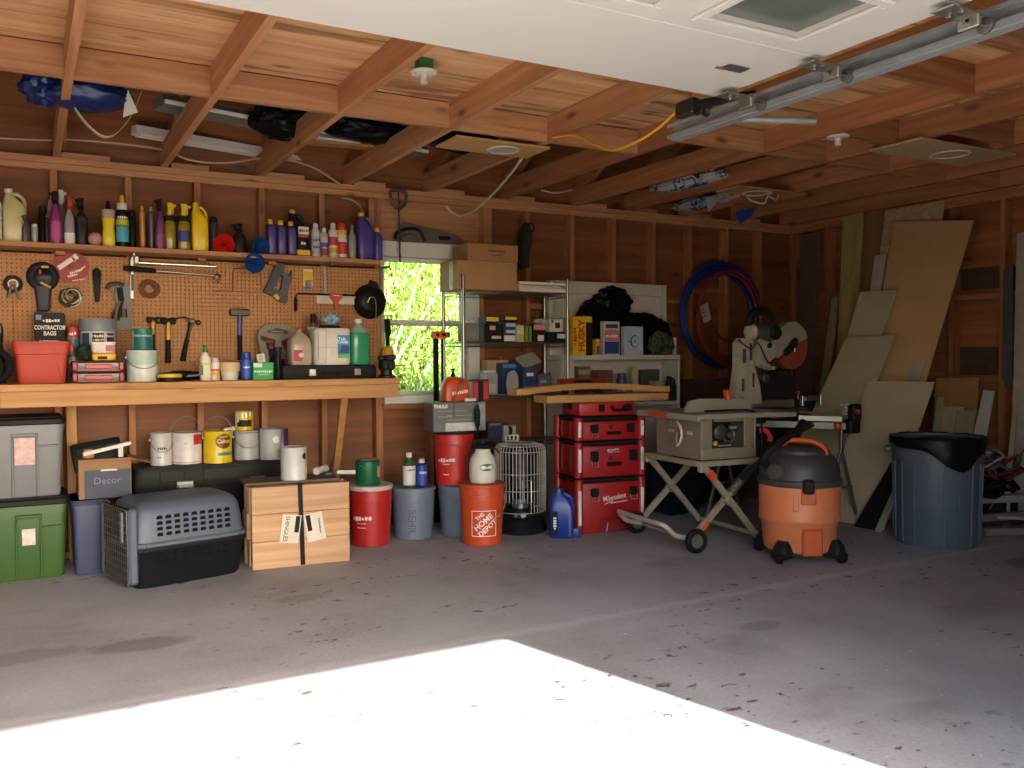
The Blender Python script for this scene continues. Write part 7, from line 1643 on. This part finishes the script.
# behind the can
sheet_board('cardboard_sheet', 'brown cardboard leaning on the wall behind the trash can', ((936, 378), (978.5, 377.5), (976, 430), (930, 440)), 6.0, 6.31, 2.0, .006, mat('#9c6e42', .75, var=.08), cat='cardboard')
sheet_board('board', 'cream board with a dark knot behind the trash can, left one', ((943, 406), (964, 407), (958, 450), (936, 450)), 5.92, 6.25, 2.0, .012, mat('#a89a78', .7), group=None)
sheet_board('strip', 'narrow upright cream strip at the left of the boards behind the trash can', ((937, 397), (944, 397), (938, 450), (930, 450)), 5.90, 6.24, 2.0, .012, mat('#9c8f70', .7), group=None)
sheet_board('board', 'grey-brown offcut right of the cream board behind the trash can', ((958, 411), (976, 410), (968, 455), (951, 455)), 5.90, 6.2, 2.0, .012, mat('#94866c', .7), group=None)
sheet_board('board', 'white painted board leaning right of the brown cardboard', ((983.5, 390), (993.5, 391), (983, 450), (970, 450)), 5.90, 6.25, 2.0, .018, mat('#b3ac9e', .6), group=None)
# far right edge
sheet_board('felt_strip', 'ragged grey felt strip hanging by the white board at the right edge', ((1003, 272), (1013, 264), (1012, 390), (1002, 380)), 6.27, 6.30, 2.0, .006, mat('#4a4741', .9, var=.15), floor=False, group=None, cat='felt')
sheet_board('door_board', 'tall white board standing at the right edge of the photo', ((1017, 234), (1040, 226), (1036, 395), (1013, 391)), 6.20, 6.28, 2.0, .02, mat('#a39684', .6), group=None)
sheet_board('board', 'short cream offcut leaning near the right edge above the scrap pile', ((1012, 418), (1016, 417), (1014, 444), (1009, 445)), 5.98, 6.26, 2.0, .012, mat('#a3957d', .6), group=None)
# ================================================================== TRASH CAN
p = PZ(936, 547); tcx, tcy = p.x + .145, p.y + .10
tc = thing('trash_can', 'large round blue-grey trash can with a black liner bag over its rim', 'trash can', (tcx, tcy, 0), rz=facing(tcx, tcy))
zc_ = PX(936, 441, tcy - .2).z; rb, rt = .252, 43.5 / PPM((tcx, tcy, .5))
BG = mat('#4d5861', .5, var=.06)
MB().lathe([(rb * .97, 0), (rb, .012), (rt * .93, zc_ * .78), (rt * .95, zc_ * .785), (rt * .95, zc_ * .80), (rt * .965, zc_ * .88), (rt * .985, zc_ * .885), (rt * .99, zc_ * .93), (rt, zc_ * .98), (rt * .98, zc_), (rt * .93, zc_), (rt * .9, zc_ * .9), (rb * .93, .02), (.001, .018)], 56, caps=False).build('body', BG, tc)
m = MB()
for k in range(18):
    a = 2 * PI * k / 18
    seg(m, (rb * 1.0 * math.cos(a), rb * 1.0 * math.sin(a), .02), (rt * .935 * math.cos(a), rt * .935 * math.sin(a), zc_ * .77), .014, .014, .003)
m.build('ribs', BG, tc)
for s in (-1, 1): MB().box((s * rt * 1.03, 0, zc_ * .87), (.05, .12, .035), .012).build('handle', BG, tc)
from mathutils import noise as _ns
def liner(u, v):
    a = 2 * PI * u; w = _ns.noise(Vector((math.cos(a) * 2, math.sin(a) * 2, 3)))
    front = math.cos(a - math.radians(-62))
    drop = .06 + .05 * w + (.13 * max(0, front) ** 5)
    if v < .35: k = v / .35; r_ = rt * (.86 + .155 * k); z = zc_ * .90 + (zc_ * .115) * k + .008 * _ns.noise(Vector((u * 30, 5, v)))
    else:
        k = (v - .35) / .65; z = zc_ * 1.015 - drop * k; r_ = rt * (1.018 + .02 * math.sin(k * 3.1) + .012 * _ns.noise(Vector((math.cos(a) * 6, math.sin(a) * 6, k * 3))))
    return (r_ * math.cos(a), r_ * math.sin(a), z)
MB().sheet(liner, 80, 12).build('liner_bag', mat('#101113', .28, var=.2), tc, sharp=60)
MB().blob((0, 0, zc_ * .93), (rt * .84, rt * .84, .05), 4, .25, 3).build('bagged_trash', mat('#121214', .35), tc, sharp=60)
# ================================================================== SCRAP PILE AT THE RIGHT EDGE
GSP = 'scrap pile in the right corner'
base = PZ(1006, 541)
def stick(label, a, b, w, d, col, nm='trim_strip', cat='strip'):
    a, b = Vector(a), Vector(b); v = b - a
    o = MB().box((0, 0, v.length / 2), (w, d, v.length), .004).build(nm, mat(col, .6, var=.12)); o.location = a; o.rotation_mode = 'QUATERNION'; o.rotation_quaternion = v.to_track_quat('Z', 'Y')
    return tag(o, label, cat, GSP)
def P3(x, y, Y): return PX(x, y, Y)
stick('long cream board lying lowest in the scrap pile', (5.62, 3.62, .03), (6.2, 3.36, .03), .10, .05, '#7d6f5e', 'board', 'board')
stick('grey pipe lying across the scrap pile above the cream board', (5.64, 3.72, .10), (6.22, 3.46, .12), .05, .05, '#6d665e', 'pipe', 'pipe')
stick('white tube lying level on the scrap pile, highest of the white ones', (5.60, 3.80, .215), (6.22, 3.52, .225), .06, .05, '#8d867b', 'tube', 'tube')
stick('white bent trim strip at the front of the scrap pile', (5.70, 3.56, .125), (6.10, 3.36, .10), .022, .02, '#a59e93')
stick('dark board under the tubes of the scrap pile', (5.66, 3.78, .06), (6.2, 3.60, .06), .09, .04, '#3a312b', 'board', 'board')
def tangle(label, c, col, n, r_, R, seed, nm='cord', sq=.5):
    random.seed(seed); pts = []
    for k in range(n): a = k * 1.05; rr = R * random.uniform(.45, 1.); pts.append((rr * math.cos(a), rr * .7 * math.sin(a), R * sq * random.uniform(-.8, .8)))
    o = MB().tube(pts, r_, 6, 5).build(nm, mat(col, .6)); place(o, c); return tag(o, label, 'cord', GSP)
tangle('dark red cord tangled on top of the scrap pile', (5.93, 3.72, .42), '#5c1f24', 26, .011, .22, 3)
tangle('green cord woven through the top of the scrap pile', (5.97, 3.70, .47), '#3f5a45', 14, .008, .17, 4)
tangle('pale rope looped over the scrap pile', (5.92, 3.70, .50), '#8f857c', 10, .008, .17, 9)
tangle('black cable heaped in the middle of the scrap pile', (5.90, 3.74, .32), '#171515', 30, .014, .24, 6)
o = MB().blob((0, 0, .14), (.28, .20, .16), 4, .25, 2.2, flatz=.001).build('dark_bag', mat('#1c1817', .8)); place(o, (5.96, 3.86, .10)); o.location.z = 0.0; tag(o, 'black sagging bag at the back of the scrap pile', 'bag', GSP)
stick('thin dark red rod leaning out of the scrap pile', (5.80, 3.68, .15), (6.12, 3.60, .62), .012, .012, '#6d3a2c', 'rod', 'rod')
# ================================================================== OVERHEAD: LAMPHOLDERS, PANELS, CABLES
def lampholder(label, x, y, zt, wpx):
    p = PZ(x, y, zt - .06); R = wpx / 2 / PPM(p)
    t = thing('lampholder', label, 'lamp holder', (p.x, p.y, zt), group='bulb-less ceiling lampholders')
    MB().loft([(-.052, R * .62, R * .62, 5), (-.002, R * .58, R * .58, 5)], 32).build('junction_box', mat('#1f6a3c', .4), t)
    MB().lathe([(R * .3, -.085), (R * .32, -.080), (R * .34, -.068), (R * .9, -.066), (R, -.060), (R * 1.0, -.054), (R * .95, -.0525)], 36).build('porcelain_base', mat('#cdc6b4', .25, var=.03), t)
    MB().lathe([(R * .27, -.108), (R * .29, -.104), (R * .29, -.0852)], 24).build('socket', mat('#c3bba8', .3), t)
    for s in (-1, 1): MB().lathe([(R * .09, -.068), (R * .09, -.0662)], 10, T(s * R * .68, 0, 0)).build('screw', mat('#77736a', .3, .8), t)
lampholder('white lampholder on a green box under the loft floor, nearer one', 424, 73, 2.578, 27)
lampholder('white lampholder on a green box by the right-hand joists, farther one', 838, 137, 2.497, 22)
def panel(label, x0, x1, y0, y1, col, rc, rr, ring_w, z=2.424):
    t = thing('ceiling_panel', label, 'panel', ((x0 + x1) / 2, (y0 + y1) / 2, z), group='loose ceiling panels with rings')
    MB().box((0, 0, .006), (x1 - x0, y1 - y0, .012), .001).build('board', col, t)
    MB().ring(rr, ring_w, 36, 8, T(rc[0], rc[1], -.002), flat=.5).build('ring', mat('#c9c1b2', .4), t)
    return t
t = panel('bare plywood panel with a filled white ring, under the joists above the window', 2.09, 2.69, 4.38, 4.66, mat('#b98d57', .6, var=.06), (.07, 0), .085, .012)
MB().lathe([(.083, -.004), (.083, -.001)], 32, T(.07, 0, 0)).build('diffuser', mat('#b5aca2', .4), t)
panel('large grey-tan panel with a white ring, under the right-hand joists', 4.40, 5.28, 3.21, 3.56, mat('#b0966c', .6, var=.06), (.05, -.01), .105, .010)
t = panel('small tan panel with dangling white wire, near the back corner', 4.48, 5.16, 4.72, 4.97, mat('#b5864f', .6, var=.06), (-.05, 0), .10, .012)
MB().tube([(-.15, .03, .0), (-.07, .04, -.05), (.02, .0, -.07), (.04, -.02, -.02), (.12, -.02, -.04), (.17, 0, .0)], .007, 6, 6).build('wire', mat('#b5ada0', .5), t)
def cable(label, pts, r_, col, nm='cable', smooth=6, rough=.5):
    c = Vector(pts[0]); o = MB().tube([Vector(p_) - c for p_ in pts], r_, 8, smooth).build(nm, mat(col, rough, var=.05)); place(o, c); return tag(o, label, 'cable')
cable('white cable hanging in a loop from the plywood panel to the back plate', [PZ(522, 158, 2.43), PX(512, 172, 4.9), PX(493, 194, 5.3), PX(475, 210, 5.7), PX(461, 215.5, 5.95), PX(452, 212, 5.96), PX(446, 206, 5.975)], .0085, '#c9b79a')
cable('bright yellow extension cord swagged between the joists and the door track', [PZ(553, 137.5, 2.43), PX(575, 135.5, 4.0), PX(594, 144, 3.8), PX(611, 150, 3.65), PX(632, 144, 3.45), PX(657, 129, 3.3), PX(680, 108, 3.15), PX(698, 90, 3.0)], .0065, '#d99a1a', 'extension_cord')
cable('tan cable running along the back wall above the plate on the left', [PX(-20, 137, 5.93), PX(40, 140, 5.95), PX(80, 140, 5.95), PX(160, 149, 5.95), PX(190, 160, 5.95), PX(225, 163, 5.95), PX(270, 158, 5.95), PX(310, 166, 5.97), PX(340, 184, 5.98)], .007, '#a98d6c')
cable('tan cable dropping from the plate to the purple jug', [PX(342, 198, 5.97), PX(352, 200, 5.96), PX(360, 206, 5.95), PX(362.5, 214, 5.92)], .006, '#a98d6c')
cable('short tan cable between the rafters above the wire rack', [PX(541, 190, 5.8), PX(555, 193, 5.75), PX(572, 190, 5.6)], .007, '#b09272')
t = thing('cable_connector', 'small grey cable box on the back of the plywood panel', 'connector', (2.60, 4.70, 2.45))
MB().box((0, 0, .015), (.13, .05, .045), .012).build('body', mat('#7d8485', .5), t); MB().lathe([(.012, 0), (.012, .03)], 12, T(.065, 0, .015) @ RY(90)).build('bushing', mat('#6d5a3c', .5), t)
# ---- stored across the joists
GA = 'things stored on the joists'
def laid(nm, label, a, b, w, h, col, cat, z=2.582, rough=.5):
    A, B = PZ(a[0], a[1], z), PZ(b[0], b[1], z); d = B - A; L_ = d.length; ang = math.degrees(math.atan2(d.y, d.x))
    t = thing(nm, label, cat, (A.x, A.y, z), ang, GA); return t, L_
WF = mat('#ded8cb', .4, var=.05)
t, L_ = laid('light_fixture', 'long white fluorescent fixture lying across the joists nearest the plate', (134, 136), (300, 164), .12, .06, '', 'light fixture')
MB().prism([(-.05, 0), (.05, 0), (.035, .05), (-.035, .05)], L_, T(L_ / 2, 0, 0) @ RZ(90)).build('housing', WF, t)
for s in (-1, 1): MB().cyl((.02, s * .026, -.0), (L_ - .02, s * .026, -.0), .013, n=12).build('tube', mat('#cfc9bd', .3), t)
t.location.z += .014
t, L_ = laid('light_fixture', 'grey steel light fixture lying behind the white one over the joists', (158, 112), (420, 160), .16, .06, '', 'light fixture')
MB().prism([(-.09, .0), (.09, .0), (.06, .06), (-.06, .06)], L_, T(L_ / 2, .0, .0) @ RZ(90)).build('housing', mat('#77807c', .4, .3), t)
MB().box((L_ / 2, -.095, .012), (L_, .02, .022), .003).build('white_edge', WF, t)
MB().box((L_ * .40, -.02, -.014), (.16, .08, .026), .005).build('ballast_cover', mat('#8d8579', .4), t)
t.location.z += .028
t, L_ = laid('white_board', 'bundle of white boards lying over the joists in front of the black bags', (318, 138), (400, 150), .14, .03, '', 'board', 2.60)
MB().box((L_ / 2, .06, .008), (L_, .12, .014), .003).build('board', WF, t); MB().box((L_ / 2 - .03, .05, .024), (L_, .12, .014), .003, RZ(3)).build('board', WF, t)
t, L_ = laid('tan_board', 'thin orange-tan board lying over the joists beneath the white boards', (300, 143), (408, 152), .1, .02, '', 'board', 2.583)
MB().box((L_ / 2, .0, .008), (L_, .10, .014), .002).build('board', wood('fresh_pine', '#c98d4f', '#9c6231', 'x', 24, .4), t)
for lb, a, rx_, ry_, rz_, sd_ in (('black plastic bag stuffed between the joists above the light fixtures', PZ(284, 122, 2.60), .20, .14, .10, 4), ('long black bag lying over the joists right of the white boards', PZ(370, 131, 2.63), .30, .12, .07, 6), ('black bag over the joists behind the plywood panel', PZ(468, 143, 2.66), .34, .12, .07, 9)):
    o = MB().blob((0, 0, 0), (rx_, ry_, rz_), 4, .2, 2.2, seed=sd_).build('black_bag', mat('#0e0f10', .35)); place(o, a); tag(o, lb, 'bag', GA)
# blue tarp bundle with strap
p = PZ(84, 94, 2.50)
o = MB().blob((0, 0, 0), (.21, .13, .08), 4, .16, 1.8, seed=3).blob((-.17, .02, .01), (.10, .10, .08), 4, .25, 3, seed=7).build('tarp_bundle', mat('#0d2152', .4, var=.25, scale=20), sharp=50); place(o, p); tag(o, 'bundle of bright blue tarp hanging between the joists at the left', 'tarp')
t = thing('webbing_strap', 'off-white webbing strap looped below the blue tarp', 'strap', p)
q = [PX(x_, y_, 4.75) - p for x_, y_ in ((72, 106), (84, 122), (98, 135), (110, 137), (122, 128), (133, 112), (141, 92))]
rr = []
for v in spline(q, 5): rr.append([v + Vector((0, -.02, 0)), v + Vector((0, .02, 0)), v + Vector((.004, .02, .004)), v + Vector((.004, -.02, .004))])
MB().rings(rr).build('webbing', mat('#b5a894', .7), t)
q = [PX(x_, y_, 4.7) - p for x_, y_ in ((128, 90), (138, 112), (123, 117), (125, 100))]
MB().add([v for v in q] + [v + Vector((0, .012, 0)) for v in q], [(0, 1, 2, 3), (7, 6, 5, 4), (0, 4, 5, 1), (1, 5, 6, 2), (2, 6, 7, 3), (3, 7, 4, 0)]).build('flap', mat('#cfc3b0', .7), t)
# white and blue printed wrappers in the right-hand bays
def wrapm():
    m, nt, b = _new('printed_wrapper'); tc = N(nt, 'TexCoord'); n = N(nt, 'TexNoise', Scale=8., Detail=1.); L(nt, tc, 'Object', n, 'Vector')
    r = ramp(nt, [(.40, lin('#b5b0a6')), (.52, lin('#1f3a8a')), (.58, lin('#b9b4aa')), (.64, lin('#23252b'))]); r.color_ramp.interpolation = 'CONSTANT'; L(nt, n, 'Fac', r, 'Fac'); L(nt, r, 0, b, 'Base Color'); b.inputs['Roughness'].default_value = .4; return m
WR = wrapm()
for lb, a, b, zc0 in (('blue and white printed wrapping lying along the joists, farther from the corner', (650, 190), (730, 172), 2.53), ('blue and white printed wrapping hanging between the joists near the small tan panel', (672, 209), (742, 192), 2.50)):
    A, B = PZ(a[0], a[1], zc0), PZ(b[0], b[1], zc0); c = (A + B) / 2
    o = MB().blob((0, 0, 0), ((B - A).length / 2 * .9, .085, .055), 4, .25, 3, seed=int(a[0])).build('printed_wrapping', WR, sharp=50); place(o, c, rz=math.degrees(math.atan2(B.y - A.y, B.x - A.x))); tag(o, lb, 'wrapping', GA)
o = MB().add([(0, 0, 0), (.22, .0, .06), (.19, .02, -.02), (.07, .02, -.09), (0, .01, 0), (.22, .01, .06), (.19, .03, -.02), (.07, .03, -.09)], [(0, 1, 2, 3), (7, 6, 5, 4), (0, 4, 5, 1), (1, 5, 6, 2), (2, 6, 7, 3), (3, 7, 4, 0)]).build('blue_flap', mat('#1f3f9a', .5)); place(o, PX(736, 212, 5.45)); tag(o, 'small blue plastic corner poking out below the joists by the tan panel', 'plastic sheet', GA)
o = MB().add([(0, 0, 0), (.20, .0, .07), (.05, .02, -.10), (0, .01, 0), (.20, .01, .07), (.05, .03, -.10)], [(0, 1, 2), (5, 4, 3), (0, 3, 4, 1), (1, 4, 5, 2), (2, 5, 3, 0)]).build('grey_flap', mat('#9a9389', .5)); place(o, PX(706, 198, 5.2)); tag(o, 'grey plastic corner hanging below the joists left of the tan panel', 'plastic sheet', GA)
# ---- on the wall over the window
p = PX(398.5, 199, 5.93)
t = thing('long_handled_tool', 'thin steel rod with a looped grip hanging in front of the window', 'hand tool', p)
R = 8 / PPM(p); zz = PX(401, 262, 5.93).z - p.z
MB().tube([(-R, 0, .05), (-R * .9, 0, -.02), (-R * .3, 0, -.065), (R * .3, 0, -.065), (R * .9, 0, -.02), (R, 0, .05), (0, 0, .062)], .011, 8, 4, closed=True).build('loop_grip', mat('#45413c', .5), t)
MB().cyl((0, 0, .06), (.008, 0, zz), .0065, n=10).build('rod', mat('#3a3835', .45, .6), t)
p = PX(404, 241, 5.93)
t = thing('hand_saw', 'grey-bladed hand saw with a black handle resting on the window frame', 'saw', (p.x, 5.955, WNZ1 + .002), rot=(math.radians(-6), 0, 0))
def sl(x_, y_): q = PX(x_, y_, 5.93); return (q.x - p.x, max(.001, q.z - WNZ1))
MB().prism([sl(405, 221), sl(460, 235), sl(466, 244), sl(398, 244)], .004).build('blade', mat('#77736d', .35, .5), t)
MB().tube([(*sl(396, 241)[:1], -.008, .006), (sl(398, 233)[0], -.008, sl(398, 233)[1]), (sl(408, 229)[0], -.008, sl(408, 229)[1]), (sl(420, 230)[0], -.008, sl(420, 230)[1]), (sl(426, 240)[0], -.008, .006)], .012, 8, 5).build('handle', mat('#1b1a1a', .5), t)
MB().tube([(sl(402, 241)[0], -.010, .006), (sl(404, 236)[0], -.010, sl(404, 236)[1]), (sl(414, 234)[0], -.010, sl(414, 234)[1]), (sl(420, 241)[0], -.010, .006)], .006, 8, 5).build('inner_guard', mat('#5a3f38', .5), t)
MB().prism([sl(440, 236), sl(452, 236), sl(452, 240), sl(441, 240)], .006).build('dark_slot', mat('#1d1c1b', .5), t)
# ================================================================== OVERHEAD GARAGE DOOR
DW = mat('#cfcac0', .4, var=.02, scale=4)
DZU = 2.275; DXL, DXR = -2.33, 2.50; SECT = [(2.76, 2.23), (2.225, 1.695), (1.69, 1.16), (1.155, .625)]
gd = tag(thing('door_1', 'white sectional garage door raised flat overhead', None, (0, 0, DZU)), kind='structure')
GLD = mat('#5d645c', .18, var=.25, scale=3)
for i, (ya, yb) in enumerate(SECT):
    wins = i == 1
    q = MB()
    yc, sy = (ya + yb) / 2, ya - yb
    if not wins: q.box(((DXL + DXR) / 2, yc, .022), (DXR - DXL, sy, .04), .004)
    else:
        n = 8; pitch = .60; xr0 = 2.265; gw, gy0, gy1 = .39, 1.80, 2.12
        xs = [xr0 - k * pitch for k in range(n)]
        q.box(((DXL + DXR) / 2, (ya + gy1) / 2, .022), (DXR - DXL, ya - gy1, .04)).box(((DXL + DXR) / 2, (yb + gy0) / 2, .022), (DXR - DXL, gy0 - yb, .04))
        ed = [DXR] + [v for x_ in xs for v in (x_, x_ - gw)] + [DXL]
        for k in range(0, len(ed), 2):
            if ed[k] > ed[k + 1]: q.box(((ed[k] + ed[k + 1]) / 2, (gy0 + gy1) / 2, .022), (ed[k] - ed[k + 1], gy1 - gy0, .04))
    sc_ = q.build('door_section', DW, gd)
    if wins:
        for x_ in xs:
            f = MB(); fw = .035
            xa_, xb_ = x_ - gw - fw, x_ + fw
            f.box(((xa_ + xb_) / 2, gy1 + fw / 2, -.004), (xb_ - xa_, fw, .012), .003).box(((xa_ + xb_) / 2, gy0 - fw / 2, -.004), (xb_ - xa_, fw, .012), .003).box((xa_ + fw / 2, (gy0 + gy1) / 2, -.004), (fw, gy1 - gy0, .012), .003).box((xb_ - fw / 2, (gy0 + gy1) / 2, -.004), (fw, gy1 - gy0, .012), .003)
            wf = f.build('window_frame', DW, gd)
            MB().box((x_ - gw / 2, (gy0 + gy1) / 2, .02), (gw + .01, gy1 - gy0 + .01, .004)).build('window_pane', GLD, wf)
GALV = mat('#b5b9b8', .45, .6, var=.12)
for y_, xx in ((2.66, 2.51), (2.24, 2.52), (1.70, 2.50), (1.16, 2.50)):
    h = MB().box((xx - .01, y_, -.022), (.15, .075, .006), .002).box((xx + .05, y_, -.035), (.02, .07, .05), .004).build('hinge', mat('#a5a597', .3, .8), gd)
    for s in (-1, 1): MB().lathe([(.010, 0), (.010, .008)], 10, T(xx - .02, y_ + s * .02, -.034)).build('bolt', STEEL, h)
    MB().cyl((xx + .04, y_, -.035), (xx + .13, y_, -.035), .006).build('roller_stem', STEEL, h)
    MB().lathe([(.018, -.010), (.026, -.006), (.026, .006), (.018, .010)], 20, T(xx + .13, y_, -.035) @ RY(90)).build('roller', mat('#77776f', .4, .6), h)
MB().box((DXR - .2, 2.45, -.003), (.10, .05, .004), .001).build('sticker', mat('#4a4a48', .5), gd)
MB().box((DXR - .25, 2.47, -.004), (.05, .012, .003), .0).build('red_sticker', mat('#a8463c', .5), gd)
# horizontal track: C channel with a back angle
tr = thing('door_track', 'galvanised steel track hung beside the raised garage door', 'door track', (2.655, 0, DZU - .008))
m = MB(); yt0, yt1 = .35, 3.27; Ly = yt1 - yt0; yc = (yt0 + yt1) / 2
m.box((.03, yc, 0), (.003, Ly, .062)).box((.012, yc, .031), (.036, Ly, .003)).box((.012, yc, -.031), (.036, Ly, .003)).box((-.005, yc, .024), (.003, Ly, .014)).box((-.005, yc, -.024), (.003, Ly, .014))
m.build('channel', GALV, tr)
MB().box((.045, yc, -.034), (.05, Ly, .004)).box((.068, yc, -.018), (.004, Ly, .032)).build('angle', GALV, tr)
MB().box((.05, 2.9, .09), (.004, .04, .17)).box((.05, 1.2, .09), (.004, .04, .17)).build('hanger', GALV, tr)
MB().cyl((.08, 3.02, .015), (.52, 2.86, .02), .016, n=12).build('hanger_arm', GALV, tr)
sp = thing('door_spring_bracket', 'dark spring bracket at the end of the garage door track', 'bracket', (2.61, 3.08, DZU + .03))
MB().box((0, 0, .02), (.05, .12, .07), .008).build('plate', mat('#3d3a36', .4, .5), sp)
MB().lathe([(.025, -.03), (.032, -.025), (.022, 0), (.032, .025), (.025, .03)], 20, T(.02, -.08, -.0) @ RY(90)).build('pulley', mat('#2a2827', .45, .5), sp)
MB().cyl((0, -.05, .02), (.05, -.36, .0), .022, .012, n=14).build('arm', mat('#222120', .45), sp)
# ================================================================== OUTSIDE THE WINDOW
LEAF = []
for c in ('#b9d268', '#9cc25a', '#d3dd84'):
    m, nt, b = _new('leaf'); cc_ = lin(c); b.inputs['Base Color'].default_value = (*cc_, 1); b.inputs['Roughness'].default_value = .6
    oi = N(nt, 'TexCoord'); n = N(nt, 'TexNoise', Scale=3., Detail=3.); L(nt, oi, 'Object', n, 'Vector'); r = ramp(nt, [(.3, [q * .55 for q in cc_]), (.7, [min(1, q * 1.3) for q in cc_])]); L(nt, n, 'Fac', r, 'Fac'); L(nt, r, 0, b, 'Base Color')
    tr_ = N(nt, 'BsdfTranslucent'); L(nt, r, 0, tr_, 0); ms_ = N(nt, 'MixShader'); ms_.inputs[0].default_value = .35; L(nt, b, 0, ms_, 1); L(nt, tr_, 0, ms_, 2); L(nt, ms_, 0, [q for q in nt.nodes if q.type == 'OUTPUT_MATERIAL'][0], 0); LEAF.append(m)
def shrub(label, cx_, cy_, rx_, ry_, h, n, seed):
    random.seed(seed); t = thing('shrub', label, 'shrub', (cx_, cy_, -.08), group='sunlit shrubs outside the window')
    m = MB(); vs, fs, mi = [], [], []
    for k in range(n):
        while True:
            u = Vector((random.uniform(-1, 1), random.uniform(-1, 1), random.uniform(-1, 1)))
            if .30 < u.length < 1: break
        p_ = Vector((u.x * rx_, u.y * ry_, h * .52 + u.z * h * .5)); s_ = random.uniform(.022, .05)
        M = Euler((random.uniform(0, 6.3), random.uniform(0, 6.3), random.uniform(0, 6.3))).to_matrix()
        b0 = len(vs)
        for a in ((-.9, 0, 0), (0, -.42, .1), (1, 0, 0), (0, .42, .1)): vs.append(p_ + M @ (Vector(a) * s_))
        fs.append((b0, b0 + 1, b0 + 2, b0 + 3)); mi.append(random.choice((0, 0, 1, 2)))
    m.v = vs; m.f = fs; m.m = mi
    o = m.build('foliage', LEAF, t); o['kind'] = 'stuff'
    for k in range(5):
        a = random.uniform(0, 6.28); e = Vector((math.cos(a) * rx_ * .6, math.sin(a) * ry_ * .6, h * random.uniform(.7, .9)))
        MB().tube([(.05 * math.cos(a), .05 * math.sin(a), 0), tuple(e * .45 + Vector((0, 0, h * .1))), tuple(e)], [.03, .02, .008], 7, 4).build('stem', mat('#6d5a44', .8), t)
shrub('tall bright green shrub filling the middle of the window view', 3.85, 9.3, .95, .9, 3.6, 20000, 21)
shrub('yellow-green shrub outside to the right of the window view', 5.68, 9.6, .86, .9, 3.3, 13000, 22)
shrub('leafy shrub outside to the left of the window view', 2.05, 9.7, .82, .9, 3.4, 11000, 23)
shrub('taller shrub standing behind the others outside the window', 4.6, 12.2, 2.6, 1.2, 5.2, 22000, 24)
for k, (x_, y_, x2_, y2_) in enumerate(((405, 318, 424, 262), (418, 325, 443, 284), (447, 325, 466, 282))):
    a, b = PX(x_, y_, 8.75), PX(x2_, y2_, 8.75); d = b - a; a = a - d * (a.z + .1) / d.z; b = b + d * .25
    o = MB().tube([Vector((0, 0, 0)), (b - a) * .5, b - a], [.022, .018, .012], 8, 3).build('birch_stem', mat('#d9d6cc', .7, var=.15, scale=20)); place(o, a); tag(o, ('left', 'middle', 'right')[k] + ' one of three slim pale slanting stems in front of the shrubs outside', 'tree stem', 'pale stems outside the window')
